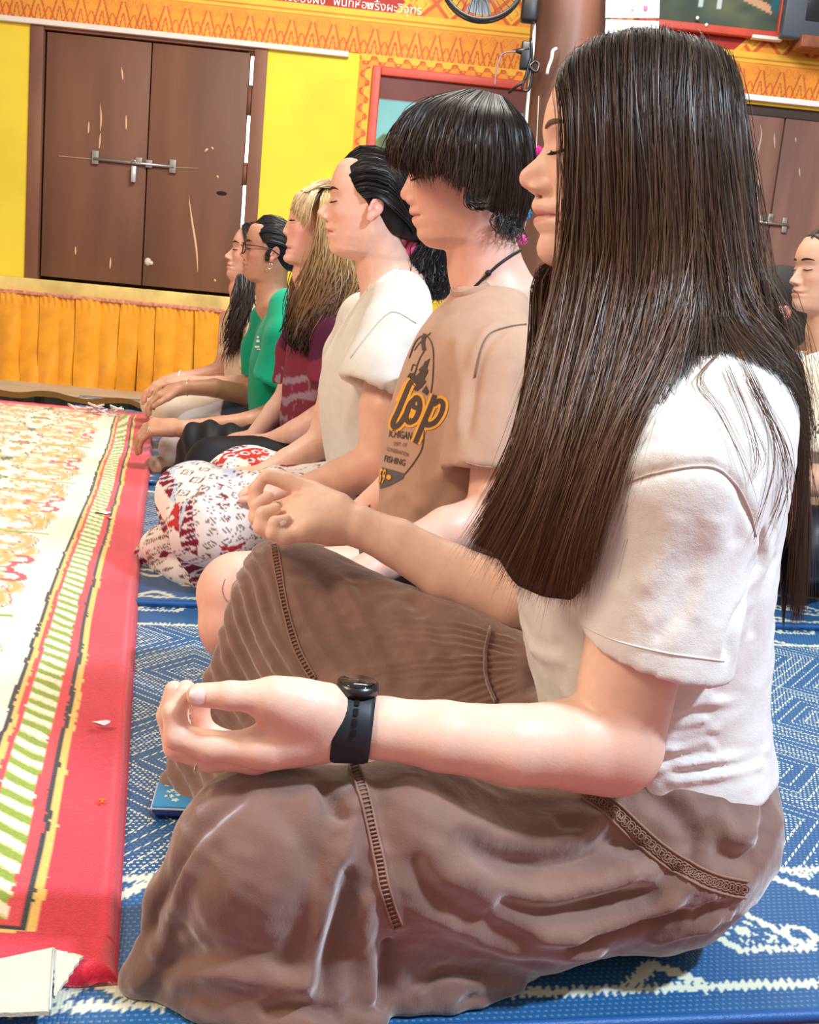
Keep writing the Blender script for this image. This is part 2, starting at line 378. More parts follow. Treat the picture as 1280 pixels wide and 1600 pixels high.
class Head:
    """a face whose midline follows a measured profile; local axes forward, left, up"""
    def __init__(s, Y, yaw, pitch, brow, nas, chin, prof=None, mouth=None, ear=1, plump=0., roll=0., jaw=1.):
        a = math.radians(yaw); b = math.radians(pitch)
        s.f = V(-math.cos(a)*math.cos(b), -math.sin(a)*math.cos(b), math.sin(b)); s.l = V(math.sin(a), -math.cos(a), 0); s.u = np.cross(s.f, s.l)
        if roll:
            c, d = math.cos(math.radians(roll)), math.sin(math.radians(roll)); l, u = s.l, s.u; s.l = c*l+d*u; s.u = c*u-d*l
        pg = at(*brow, Y); W = lambda q: onplane(*q, pg, s.l)
        pn, pc = W(nas), W(chin); s.s = ((pn-pc)@s.u)/.121; k = s.s
        dz = (pg-pn)@s.u/k
        s.o = pg - s.f*.0895*k - s.u*(dz+.003)*k
        if prof is not None:
            q = np.array([s.loc(W(p)) for p in prof]); pr = q[:, [0, 2]]
        else: pr = np.array(DEFPROF)
        o = np.argsort(pr[:, 1]); s.pz = pr[o, 1]; s.px = pr[o, 0]
        s.mz = s.loc(W(mouth))[2] if mouth is not None else -.0695
        s.ear = ear; s.plump = plump; s.jaw = jaw
        zz = np.linspace(-.13, .12, 501); xf = np.interp(zz, HT[:, 0], HT[:, 2])
        mid = np.interp(zz, s.pz, s.px)
        lo, hi = s.pz[0], s.pz[-1]
        wgt = np.clip((hi+.015-zz)/.015, 0, 1)*np.clip((zz-lo+.008)/.008, 0, 1)
        s.zz = zz; s.dx = (mid-xf)*wgt; ker = np.hanning(7); ker /= ker.sum(); s.dx = np.convolve(np.pad(s.dx, 3, mode='edge'), ker, 'valid')
    def loc(s, p): d = (np.asarray(p)-s.o)/s.s; return np.stack([d@s.f, d@s.l, d@s.u], -1)
    def wld(s, x, y, z): return s.o+s.s*(x*s.f+y*s.l+z*s.u)
    def fl(s, x, y, z):
        r = np.sqrt(x*x+y*y)+1e-6; c = x/r; sn = y/r
        zc = np.clip(z, -.122, .116)
        b = np.interp(zc, HT[:, 0], HT[:, 1])*np.where(zc < -.02, 1+s.plump, 1); xf = np.interp(zc, HT[:, 0], HT[:, 2]); xb = np.interp(zc, HT[:, 0], HT[:, 3])
        a = np.where(c > 0, xf, np.maximum(xb, .004)); b = np.maximum(b, .004)
        n = 2.15
        R = ((np.abs(c)/a)**n+(np.abs(sn)/b)**n)**(-1/n)
        yy = np.abs(R*sn); front = np.clip(c*2.2-.25, 0, 1)
        dxm = np.interp(z, s.zz, s.dx); sg = np.interp(z, SIG[:, 0], SIG[:, 1])
        D = dxm*np.exp(-(yy/sg)**2)
        g = lambda y0, z0, sy, sz: np.exp(-((yy-y0)/sy)**2-((z-z0)/sz)**2)
        D = D - .010*g(.029, .006, .013, .010) + .0065*g(.031, -.001, .0115, .0075) + .003*g(.03, .018, .016, .006)
        D = D + .004*g(.042, -.030, .018, .018) + .0095*g(.0122, -.0430, .0055, .0062) - .0035*g(.0205, -.046, .0035, .011)
        D = D - .0035*g(.026, s.mz, .006, .005)
        D = D - .0022*np.exp(-((z-s.mz)/.0016)**2)*(yy < .024)
        D = D - .0016*np.exp(-((z+.0045)/.0012)**2-((yy-.031)/.011)**4)
        D = D - .006*g(.0065, -.0495, .0035, .0022)
        R = R + D*front
        f = (r-R)*.72
        return np.where(z < -.122, np.sqrt(np.maximum(f, 0)**2+(z+.122)**2), np.where(z > .116, np.sqrt(np.maximum(f, 0)**2+(z-.116)**2), f))
    def add(s, F, neck_to=None, nr=(.050,.052), k=.012):
        o = s.o.astype(np.float32); A = np.array([s.f, s.l, s.u], np.float32)/s.s; sc = s.s
        def fn(X, Y, Z):
            x, y, z = X-o[0], Y-o[1], Z-o[2]
            return s.fl(x*A[0,0]+y*A[0,1]+z*A[0,2], x*A[1,0]+y*A[1,1]+z*A[1,2], x*A[2,0]+y*A[2,1]+z*A[2,2])*sc
        e = .135*sc; F.raw(fn, s.o-e, s.o+e, .004)
        ax = np.array([s.f, s.l, s.u])
        F.ell(s.wld(-.006, 0, .033), np.array([.093, .0755, .083])*sc, ax, .006)
        if neck_to is not None:
            for i in range(len(neck_to)):
                a = s.wld(-.022, 0, -.055) if i == 0 else neck_to[i-1]
                F.cone(a, neck_to[i], nr[i], nr[i+1], k=.016 if i == 0 else .02)
        for sd in ((1,) if s.ear == 1 else (1, -1) if s.ear == 2 else ()):
            t = math.radians(14); eu = math.cos(t)*s.u-math.sin(t)*s.f; ef = math.cos(t)*s.f+math.sin(t)*s.u
            ln = unit(sd*s.l*.92+ -ef*.38); ef2 = unit(ef*.92+sd*s.l*.38)
            c = s.wld(-.014, sd*.0765, -.012); ea = np.array([ef2, ln, eu])
            F.ell(c+eu*.006*sc-ef2*.002*sc, np.array([.0175, .0062, .024])*sc, ea, .002)
            F.ell(c-eu*.019*sc+ef2*.003*sc, np.array([.0095, .0055, .013])*sc, ea, .004)
            F.ell(c+ln*.0055*sc+eu*.004*sc+ef2*.001*sc, np.array([.0115, .0042, .0175])*sc, ea, .002, '-')
            F.ell(c+ln*.002*sc-eu*.0035*sc-ef2*.003*sc, np.array([.006, .0035, .010])*sc, ea, .002)
            F.ell(c+ln*.0045*sc-eu*.004*sc+ef2*.0035*sc, np.array([.0052, .006, .007])*sc, ea, .002, '-')
            F.ell(c+ef2*.012*sc-eu*.006*sc, np.array([.004, .0055, .006])*sc, ea, .002)
    def surf(s, y, z):
        y = np.atleast_1d(np.asarray(y, float)); z = np.atleast_1d(np.asarray(z, float))
        xs = np.linspace(.125, .0, 126); out = []
        for a, b in zip(y, z):
            f = s.fl(xs, np.full_like(xs, a), np.full_like(xs, b)); i = int(np.argmax(f < 0)) or 1
            t = f[i-1]/(f[i-1]-f[i]); out.append(xs[i-1]+(xs[i]-xs[i-1])*t)
        x = np.array(out); return s.o+s.s*(x[:, None]*s.f+y[:, None]*s.l+z[:, None]*s.u)
    def paint(s, v, col):
        q = s.loc(v); x, y, z = q.T; ay = np.abs(y)
        near = (np.abs(z) < .14) & (np.abs(y) < .1) & (np.abs(x) < .13)
        def mixc(m, c, a):
            m = (m*a*near)[:, None]; return col*(1-m)+np.array(c)*m
        col = mixc(np.exp(-((z+.03)/.022)**2-((ay-.045)/.018)**2)*(x > 0), (.80,.30,.24), .28)
        col = mixc(np.exp(-((z+.036)/.014)**2-(ay/.016)**2)*(x > .08), (.80,.30,.24), .35)
        lw = .0078*np.sqrt(np.clip(1-(ay/.0255)**2, 0, 1))
        lip = np.clip((lw-np.abs(z-s.mz+.0008))/.0018, 0, 1)*(x > .05)
        col = mixc(lip, s.lipc, .8)
        col = mixc(np.exp(-((z-s.mz)/.0013)**2)*(ay < .024)*(x > .05), (.16,.045,.035), .85)
        col = mixc(np.exp(-((z+.0496)/.0025)**2-((ay-.0068)/.004)**2)*(x > .075), (.12,.03,.02), .8)
        e = np.exp(-((z-.004)/.012)**2-((ay-.03)/.016)**2)*(x > .04); col = mixc(e, (.55,.27,.20), .25)
        er = (np.abs(x+.014) < .03)*(np.abs(z+.012) < .04)*np.clip((ay-.071)/.008, 0, 1); col = mixc(er, (.85,.30,.24), .40)
        return col
    lipc = (.62,.20,.18)

def head_details(H, parent, browc, lashc, near_only=False, thick=1., open_eye=False):
    """eyebrows and closed lashes as small pieces lying on the face"""
    for sd in ((1,) if near_only else (1, -1)):
        ys = np.linspace(.012, .047, 9)*sd; zs = .0175+.0055*np.sin(np.linspace(.3, 2.7, 9)); pts = H.surf(ys, zs)+H.f*.0005
        hair = MB()
        rr = np.interp(np.linspace(0, 1, 9), [0, .2, .6, 1], [.0022, .0036, .003, .0009])*thick*H.s
        hair.tube(pts, list(rr), 6, True, .32); hair.build('eyebrow', browc, parent)
        ys = np.linspace(.0175, .0435, 9)*sd; t = np.linspace(0, 1, 9); zs = -.0025-.0048*np.sin(np.pi*(.12+.76*t)); pts = H.surf(ys, zs)+H.f*.0008*H.s
        l = MB(); l.tube(pts, [.0004*H.s]+[.0010*H.s]*7+[.0005*H.s], 5)
        for i in range(14):
            u = i/13; p = H.surf([(.020+.0245*u)*sd], [-.0035-.0042*math.sin(math.pi*(.12+.76*u))])[0]
            d = unit(H.f*.8-H.u*.55+H.l*sd*(u-.3)*.9); l.tube([p, p+d*.0045*H.s, p+d*.0075*H.s+H.u*.0012*H.s], [.00035*H.s, .00028*H.s, .00008*H.s], 4)
        l.build('eyelashes', lashc, parent)

def nail(m, tip, back, up, w, L):
    """small fingernail plate: tip centre, direction to the tip, outward normal"""
    d = unit(tip-back); n = unit(up-d*np.dot(up, d)); s_ = np.cross(d, n); vs = []; fs = []
    for i in range(5):
        for j in range(5):
            u = (i/4-.5)*2; v = j/4; ww = w*(1-.35*max(0, v-.6)/.4-.25*max(0, .25-v)/.25)
            vs.append(tip+d*(v-1)*L+s_*u*ww - n*(u*u)*w*.45 - n*(max(0, v-.5))**2*L*.3)
    for i in range(4):
        for j in range(4): fs.append((i*5+j, (i+1)*5+j, (i+1)*5+j+1, i*5+j+1))
    m.add(vs, fs)

def skin_mesh(name, parts, parent, base, mat, spots=(), heads=(), nz=.06):
    """parts: list of (field, cell, lo, hi) meshed and joined in ONE mesh, coloured by position"""
    vs = []; fs = []; b = 0; ns = []
    for F, h, mask in parts:
        v, f = F.mesh(h)
        if mask is not None: v, f, _ = keep(v, f, mask(v))
        if not len(v): continue
        vs.append(v); fs.append(f+b); b += len(v)
    v = np.vstack(vs); f = np.vstack(fs)
    col = np.tile(np.array(base, float), (len(v), 1))
    col *= (1+nz*vnoise(v, 55.)+nz*.7*vnoise(v, 190., 2))[:, None]*np.array([1, 1, 1])
    for c, r, cc, a in spots:
        m = (np.exp(-(np.linalg.norm(v-np.asarray(c), axis=1)/r)**2)*a)[:, None]; col = col*(1-m)+np.array(cc)*m
    for H in heads: col = H.paint(v, col)
    return mesh_obj(name, v, f, mat, parent, True, np.clip(col, 0, 1))

def tri(F, a, b, c, r, k=.02):
    a, b, c = (np.array(q, np.float32) for q in (a, b, c)); ba, cb, ac = b-a, c-b, a-c; nr = np.cross(ba, ac)
    def dot(X, v): return X[0]*v[0]+X[1]*v[1]+X[2]*v[2]
    def fn(X, Y, Z):
        pa = (X-a[0], Y-a[1], Z-a[2]); pb = (X-b[0], Y-b[1], Z-b[2]); pc = (X-c[0], Y-c[1], Z-c[2])
        ins = (np.sign(dot(pa, np.cross(ba, nr)))+np.sign(dot(pb, np.cross(cb, nr)))+np.sign(dot(pc, np.cross(ac, nr)))) < 2
        def e(p, v):
            t = np.clip(dot(p, v)/float(v@v), 0, 1); return (p[0]-t*v[0])**2+(p[1]-t*v[1])**2+(p[2]-t*v[2])**2
        d1 = np.minimum(np.minimum(e(pa, ba), e(pb, cb)), e(pc, ac)); d2 = dot(pa, nr)**2/float(nr@nr)
        return np.sqrt(np.where(ins, d1, d2))-r
    return F.raw(fn, np.minimum(np.minimum(a, b), c)-r, np.maximum(np.maximum(a, b), c)+r, k)

def fold(v, dsp, line, amp, w, n=None, t0=.12, t1=.12, valley=.45):
    """adds one cloth fold (ridge amp>0, crease amp<0) along a line to the displacement dsp"""
    line = np.asarray(line, float); line = spline(line, max(8, len(line)*4)) if len(line) > 2 else line
    d, t = polydist(v, line); m = d < w*5
    g = np.exp(-(d[m]/w)**2)-valley*np.exp(-(d[m]/(2.1*w))**2)
    tt = t[m]; env = np.clip(tt/max(t0, 1e-3), 0, 1)*np.clip((1-tt)/max(t1, 1e-3), 0, 1); env = env*env*(3-2*env)
    dsp[m] += amp*g*env
def wrinkle(v, f1, amp, ax, stretch, seed=0, ridged=True):
    """directional wrinkles: noise stretched along ax"""
    ax = unit(ax); q = v-np.outer(v@ax, ax)*(1-1/stretch); n = vnoise(q, f1, seed)
    return amp*((1-np.abs(n)*2.2) if ridged else n)
def cloth(name, F, h, mat, parent, disp=None, fixw=None, it=1, col=None, mask=None, colfn=None):
    v, f = F.mesh(h)
    if mask is not None: v, f, _ = keep(v, f, mask(v))
    v = relax(v, f, it); n = vnormals(v, f)
    if np.mean(np.einsum('ij,ij->i', n, v-v.mean(0))) < 0: n = -n
    if disp is not None:
        v = v+n*disp(v, n)[:, None]; v = relax(v, f, 1)
    c = colfn(v, n) if colfn else (np.tile(col, (len(v), 1)) if col is not None else None)
    return mesh_obj(name, v, f, mat, parent, True, c)

def strands(name, guides, n, mat, parent, w=.0011, jit=.006, lat=.5, seed=1, seg=14, c0=(.03,.017,.01), c1=(.07,.035,.018), tipfrac=(.85, 1.), curl=0, start=(0, 0), wild=.004, s_pow=None, cvar=.35, nout=None, clump=0, tw=.55):
    """hair as many thin tapered ribbons following an ordered set of guide curves; joined, nobody could count them"""
    r = np.random.default_rng(seed); G = np.array([spline(g, 24) for g in guides]); m = len(G)
    s = r.random(n)
    if s_pow: s = s**s_pow
    if clump: s = np.clip(s+.5*(np.round(s*clump)/clump-s)*r.random(n), 0, 1)
    s = s*(m-1-1e-6); i = s.astype(int); u = (s-i)[:, None, None]
    C = G[i]*(1-u)+G[np.minimum(i+1, m-1)]*u                     # n,24,3
    t0 = r.uniform(start[0], start[1]+1e-6, n); t1 = r.uniform(tipfrac[0], tipfrac[1], n)
    T = t0[:, None]+(t1-t0)[:, None]*np.linspace(0, 1, seg+1)[None]
    x = T*23; j = np.minimum(x.astype(int), 22); a = (x-j)[..., None]; rows = np.arange(n)[:, None]
    Pp = C[rows, j]*(1-a)+C[rows, j+1]*a
    off = r.normal(0, 1, (n, 1, 3))*jit; grow = np.linspace(.25, 1, seg+1)[None, :, None]
    ph = r.random((n, 3))*6.28; tt = np.linspace(0, 1, seg+1)[None, :, None]
    wv = np.sin(tt*(4+3*r.random((n, 1, 1)))+ph[:, None, :])*wild*tt
    if curl:
        wv = wv+np.stack([np.sin(tt[..., 0]*curl*6.28+ph[:, :1]), np.cos(tt[..., 0]*curl*6.28+ph[:, :1]), np.sin(tt[..., 0]*curl*5+ph[:, 1:2])], -1)*.008*(.2+tt)
    Pp = Pp+off*grow+wv
    tan = np.gradient(Pp, axis=1); tan /= np.linalg.norm(tan, axis=2, keepdims=True)+1e-9
    out = unit(nout) if nout is not None else V(0, -1, .2)
    sd = np.cross(tan, out+r.normal(0, tw*.45, (n, 1, 3))); sd /= np.linalg.norm(sd, axis=2, keepdims=True)+1e-9
    wd = (w*r.uniform(.6, 1.3, (n, 1, 1)))*np.interp(np.linspace(0, 1, seg+1), [0, .1, .75, 1], [.7, 1, .9, .12])[None, :, None]
    v = np.stack([Pp-sd*wd*.5, Pp+sd*wd*.5], 2).reshape(-1, 3)
    b = (np.arange(n)*(seg+1)*2)[:, None]+np.arange(seg)[None]*2; b = b.reshape(-1)
    f = np.stack([b, b+1, b+3, b+2], -1)
    tone = r.random((n, 1, 1))**1.6; tc = np.clip(tt*1.1+tone*.3-.1, 0, 1)
    col = np.array(c0)*(1-tc)+np.array(c1)*tc; col = col*(1+cvar*(tone*2-.7)); col = np.repeat(col[:, :, None, :], 2, 2).reshape(-1, 3)
    o = mesh_obj(name, v, f, mat, parent, True, np.clip(col, 0, 1)); o['kind'] = 'stuff'; return o
def pushout(F, guides, d=.0025, m=99):
    """lift guide points out of the scalp cap so that strands lie on it"""
    out = []
    for g in guides:
        g = spline(g, max(10, len(g)*2)) if len(g) < 20 else np.array(g, float)
        for _ in range(3):
            f = F.at(g); n = F.normals(g); k = (f < d) & (f > -.05) & (np.arange(len(g)) < m*2)
            g = g+np.where(k[:, None], n*(d-f)[:, None], 0)
        out.append(g)
    return out
def sheet(name, guides, mat, parent, col, nu=24, thick=.004, into=(0, .012, 0)):
    """closed under-layer of hair: a thick slab following the guides, a little inside them"""
    G = np.array([spline(g, 24) for g in guides])+np.array(into); m = len(G); U = np.linspace(0, m-1-1e-6, nu); i = U.astype(int); u = (U-i)[:, None, None]
    A = G[i]*(1-u)+G[np.minimum(i+1, m-1)]*u; B = A+np.array([0, thick, 0])
    v = np.vstack([A.reshape(-1, 3), B.reshape(-1, 3)]); fs = []; N = nu*24
    for a in range(nu-1):
        for b in range(23):
            q = (a*24+b, a*24+b+1, (a+1)*24+b+1, (a+1)*24+b); fs.append(q); fs.append(tuple(x+N for x in q[::-1]))
    for b in range(23):
        fs.append((b, N+b, N+b+1, b+1)); e = (nu-1)*24; fs.append((e+b, e+b+1, N+e+b+1, N+e+b))
    for a in range(nu-1):
        fs.append((a*24, (a+1)*24, N+(a+1)*24, N+a*24)); fs.append((a*24+23, N+a*24+23, N+(a+1)*24+23, (a+1)*24+23))
    return mesh_obj(name, v, np.array(fs), mat, parent, True, np.tile(col, (len(v), 1)))
# ---------------------------------------------------------------- the room
WA = math.radians(3.0); WD = V(math.cos(WA), math.sin(WA), 0); WN = V(math.sin(WA), -math.cos(WA), 0)   # along the wall, out of the wall
W0 = ground(114, 606)                                                                                 # foot of the stage skirt
def wp(px, py, off=0.): return onplane(px, py, W0+WN*off, WN)       # point on a plane parallel to the wall
def wz(px, py, off=0.):
    p = wp(px, py, off); return ((p-W0)@WD, p[2])
def wxyz(u, z, off=0.): return W0+WD*u+WN*off+V(0, 0, z)
WAX = [WD, WN, V(0,0,1)]
def wbox(m, u0, u1, z0, z1, o0, o1, bev=0):
    m.box(wxyz((u0+u1)/2, (z0+z1)/2, (o0+o1)/2), (abs(u1-u0)/2, abs(o1-o0)/2, abs(z1-z0)/2), WAX, bev); return m
# floor boards of dark red paint under everything
g_ = newmat('red_floor', (.30,.055,.07), rough=.55, noise=(3, .15, (1,1,1)))
fl = mesh_obj('floor', [(-5,-1,0),(5,-1,0),(5,7.5,0),(-5,7.5,0),(-5,-1,-.05),(5,-1,-.05),(5,7.5,-.05),(-5,7.5,-.05)], [(0,1,2,3),(7,6,5,4),(0,4,5,1),(1,5,6,2),(2,6,7,3),(3,7,4,0)], g_, None, False); fl['kind'] = 'structure'

WO = -.12                                # wall face lies this far behind the stage skirt
YEL = newmat('yellow_paint', (.80,.62,.045), rough=.75, noise=(2.5, .09, (1,1,1)), bump=[(25, .2, (1,1,1), 'noise')])
uL, zT = wz(0, 20, WO)[0], 3.1
def U(px, py, off=WO): return wz(px, py, off)[0]
def Z(px, py, off=WO): return wz(px, py, off)[1]
# door opening between frame edges
dU0, dU1 = U(42, 300), U(405, 300); dZ0, dZ1 = Z(220, 452), Z(220, 48)
d2U0 = U(1138, 300); d2U1 = d2U0+1.35; d2Z1 = Z(1230, 168); d2Z0 = dZ0
mw = MB()
wbox(mw, -4.5, dU0, 0, 3.2, WO-.12, WO); wbox(mw, dU1, d2U0, 0, 3.2, WO-.12, WO); wbox(mw, dU0, dU1, dZ1, 3.2, WO-.12, WO); wbox(mw, dU0, dU1, 0, dZ0, WO-.12, WO)
wbox(mw, d2U1, 5.5, 0, 3.2, WO-.12, WO); wbox(mw, d2U0, d2U1, d2Z1, 3.2, WO-.12, WO); wbox(mw, d2U0, d2U1, 0, d2Z0, WO-.12, WO)
o = mw.build('wall_back', YEL, None, False); o['kind'] = 'structure'
# bright daylight behind the door gap
DM = newmat('door_wood', (.170,.075,.042), rough=.55, spec=.35, noise=(6, .22, (1,1,.15)), bump=[(30, .25, (1,1,.08), 'noise')])
DM2 = newmat('door_wood_old', (.235,.125,.10), rough=.6, spec=.3, noise=(7, .30, (1,1,.12)), bump=[(30, .3, (1,1,.08), 'noise')])
DF = newmat('door_frame_wood', (.20,.085,.05), rough=.6, noise=(8, .25, (1,1,.2)))
STEEL = newmat('bare_steel', (.45,.44,.42), rough=.4, metal=.9)
BRASS = newmat('old_brass', (.42,.33,.2), rough=.4, metal=.8)
SCR = newmat('bare_scratch', (.72,.45,.26), rough=.8)
def wstroke(m, pts, wpx, off, th=.002, taper=True):
    p = [wp(x, y, off) for x, y in pts]; n = max(3, len(p)*3); q = spline(p, n); w = wpx/1700*6.0
    rs = [w/2*(math.sin(math.pi*(i+.35)/(n+.0)) if taper else 1) for i in range(n)]
    vs = []; fs = []
    for i, a in enumerate(q):
        t = unit(q[min(i+1, n-1)]-q[max(i-1, 0)]); s_ = np.cross(t, WN); vs += [a-s_*rs[i], a+s_*rs[i], a+s_*rs[i]+WN*th, a-s_*rs[i]+WN*th]
    for i in range(n-1):
        for j in range(4): fs.append((4*i+j, 4*i+(j+1) % 4, 4*i+4+(j+1) % 4, 4*i+4+j))
    m.add(vs, fs)
dr = bpy.data.objects.new('door_1', None); COL.objects.link(dr); dr['kind'] = 'structure'
lf0, lf1 = U(66, 300), U(226, 300); lf2, lf3 = U(228, 300), U(378, 300); za, zb = Z(200, 447)+.01, Z(200, 62)
m = MB(); wbox(m, dU0, lf0-.012, dZ0, dZ1, WO-.10, WO+.012, .004); m.build('door_frame', DF, dr)
m = MB(); wbox(m, lf3+.022, dU1, dZ0, dZ1, WO-.10, WO+.012, .004); m.build('door_frame', DF, dr)
m = MB(); wbox(m, lf0-.012, lf3+.022, zb+.008, dZ1, WO-.10, WO+.004, .002); m.build('door_frame', DF, dr)
l1 = MB(); wbox(l1, lf0, lf1, za, zb, WO-.045, WO-.01, .003); l1 = l1.build('door_leaf', DM, dr)
l2 = MB(); wbox(l2, lf2, lf3, za, zb, WO-.045, WO-.01, .003); l2 = l2.build('door_leaf', DM, dr)
so = WO-.0102
m = MB()
for s_ in ([(190,105),(192,125)], [(157,162),(158,185),(157,205)], [(139,190),(138,208)], [(157,208),(155,232)], [(197,180),(197,202)], [(118,385),(118,398)], [(173,402),(172,420)]): wstroke(m, s_, 2.6, so)
m.build('bare_scratch', SCR, l1)
m = MB()
for s_ in ([(295,305),(300,345),(307,390),(309,425)], [(320,237),(325,232)], [(330,230),(334,233)], [(339,274),(341,278)], [(335,436),(337,440)]): wstroke(m, s_, 3.2, so)
m.build('bare_scratch', SCR, l2)
m = MB(); m.sphere(wp(346, 302, so), (.03, .006, .012), 10); m.build('knot_hole', newmat('hole_dark', (.02,.012,.01), rough=.9), l2)
m = MB(); m.sphere(wp(231, 409, so), (.02, .012, .022), 8); m.sphere(wp(236, 411, so), (.013, .012, .012), 8); m.build('putty_patch', newmat('putty', (.62,.55,.42), rough=.8), l2)
bo = WO+.004
b = bpy.data.objects.new('door_bolt', None); COL.objects.link(b); b.parent = dr
m = MB(); m.tube([wp(146, 248, bo), wp(272, 261, bo)], .009, 8); m.build('bolt_rod', STEEL, b)
m = MB()
for x, y in ((149,246),(217,252),(233,256),(270,260)):
    p = wp(x, y, bo-.004); m.box(p, (.018, .008, .035 if x in (149, 270) else .02), WAX, .003)
m.build('bolt_bracket', newmat('dull_steel', (.30,.28,.25), rough=.5, metal=.6), b)
m = MB(); m.box(wp(209, 272, bo+.012), (.013, .009, .042), WAX, .004); m.tube([wp(205,256,bo+.01), wp(206,250,bo+.02), wp(211,250,bo+.02), wp(212,257,bo+.01)], .003, 6); m.build('padlock', newmat('padlock_steel', (.62,.62,.66), rough=.35, metal=.7), b)
m = MB(); wstroke(m, [(92,244),(146,249)], 2, so+.001, taper=False); wstroke(m, [(272,262),(310,263)], 1.6, so+.001, taper=False); m.build('wear_groove', newmat('worn_line', (.34,.2,.13), rough=.8), dr)
# daylight beyond the gap: a glowing white panel stands in for it behind the slit
m = MB(); wbox(m, lf3-.25, dU1+.3, dZ0-.1, dZ1+.1, WO-.62, WO-.6); o = m.build('daylight_beyond_door', newmat('daylight', (1,1,1), emit=((1,1,1), 3.0)), None, False); o['kind'] = 'structure'
m = MB()
for y0, y1 in ((92,130),(169,253),(290,354),): pass
for z0, z1 in ((Z(385,178), Z(385,132)), (Z(380,288), Z(380,254)), (Z(372,450), Z(374,356))): wbox(m, lf3-.002, lf3+.024, z0, z1, WO-.06, WO-.004)
wbox(m, lf3-.002, lf3+.024, Z(387,84), dZ1, WO-.06, WO-.004)
m.build('gap_batten', DF, dr)
# dark slab added behind the left leaves, so that no light shows through the other joints
m = MB(); wbox(m, lf0-.03, lf3-.01, dZ0, dZ1, WO-.075, WO-.062); m.build('joint_light_block', newmat('light_block_dark', (.03,.015,.01), rough=.9), dr)

# right-hand door: weathered
dr2 = bpy.data.objects.new('door_2', None); COL.objects.link(dr2); dr2['kind'] = 'structure'
um = U(1213, 300)
m = MB(); wbox(m, d2U0, d2U1, d2Z1-.05, d2Z1, WO-.10, WO-.02, .003); m.build('door_frame', newmat('dark_lintel', (.05,.035,.03), rough=.7), dr2)
m = MB(); wbox(m, d2U0, um-.004, d2Z0, d2Z1-.05, WO-.06, WO-.025, .003); q1 = m.build('door_leaf', DM2, dr2)
m = MB(); wbox(m, um+.004, d2U1, d2Z0, d2Z1-.05, WO-.06, WO-.025, .003); m.build('door_leaf', DM2, dr2)
m = MB()
for s_ in ([(1188,195),(1190,212),(1186,232),(1184,245)], [(1210,208),(1211,232)], [(1186,268),(1185,300),(1182,320)], [(1243,215),(1244,222)], [(1249,262),(1250,276)]): wstroke(m, s_, 2.6, WO-.0252)
m.build('paint_scar', newmat('pale_scar', (.50,.42,.34), rough=.8), dr2)
b = bpy.data.objects.new('door_bolt', None); COL.objects.link(b); b.parent = dr2
m = MB(); m.tube([wp(1178,346,WO-.012), wp(1232,352,WO-.012)], .009, 8); m.build('bolt_rod', STEEL, b)
m = MB()
for x, y in ((1191,341),(1203,344),(1226,346),(1225,358),(1204,340)): m.box(wp(x, y, WO-.018), (.014,.008,.02), WAX, .003)
m.build('bolt_bracket', newmat('dull_steel2', (.38,.36,.34), rough=.5, metal=.6), b)

# ---- painted frieze above the doors: colour worked out per point, like the stencilled pattern
ORG = np.array(srgb(226,150,52)); RED = np.array(srgb(196,92,50)); YL = np.array(srgb(230,180,64)); DRED = np.array(srgb(170,52,44))
def tri_pattern(u, v, P=.098, ph=0):
    """rows of slender triangles with leaf scrolls; v 0..1 upwards, u metres"""
    a = (u/P+ph) % 1-.5; w = .5*(1-v*1.02); t = np.abs(np.abs(a)-np.clip(w*.82, 0, 1))
    c = np.tile(ORG, (*u.shape, 1)); r = (t < .045)*(v < .82)
    a2 = (u/P*1+.5+ph) % 1-.5; t2 = np.abs(np.abs(a2)-.30*np.clip(1-v*2.1, 0, 1)); r2 = (t2 < .035)*(v < .42)
    t3 = np.abs(np.abs(a)-.15*np.clip(1-v*1.9, 0, 1)); r3 = (t3 < .032)*(v < .46)
    ring = np.abs(np.hypot((np.abs(a)-.30)*1.0, (v-.80)*1.2)-.15); r4 = (ring < .03)*(v > .6)
    sc = (np.abs(np.hypot(np.abs(a)-.24, (v-.8)*1.2)-.06) < .022)
    c = np.where(((np.abs(a) < w*.7)*(v < .75))[..., None], c*.4+RED*.2+YL*.4, c)
    c = np.where((r | r2 | r3)[..., None], RED, c); c = np.where((r4 | sc)[..., None], RED*.35+ORG*.65, c); return c
def scroll_pattern(u, v, P=.085):
    a = u/P; c = np.tile(YL, (*u.shape, 1)); k = np.sin(a*2*np.pi); wv = .5+.26*k
    r = np.abs(v-wv) < .07; fr = a % 1; r2 = np.abs(np.hypot((fr-.72)*1.0, (v-.30)*1.1)-.17) < .05; r3 = np.abs(np.hypot((fr-.22), (v-.72)*1.1)-.15) < .05
    c = np.where((v < wv)[..., None], ORG, c); c = np.where((r | r2 | r3)[..., None], RED, c); return c
def diamond_pattern(u, v, P=.16):
    a = (u/P) % 1-.5; c = np.tile(ORG, (*u.shape, 1)); d = np.abs(a)*2+np.abs(v-.5)*1.6
    c = np.where((d < .62)[..., None], YL, c); x1 = np.abs((u/P*1+v*.9) % 1-.5) < .08; x2 = np.abs((u/P-v*.9) % 1-.5) < .08
    c = np.where((x1 | x2)[..., None], RED, c); d2 = np.abs(np.abs(a)*2+np.abs(v-.5)*1.6-.40) < .05; c = np.where(d2[..., None], ORG*.8, c); return c
MP = newmat('painted_wall', attr='Col', rough=.7, noise=(4, .08, (1,1,1)), bump=[(30, .2, (1,1,1), 'noise')])
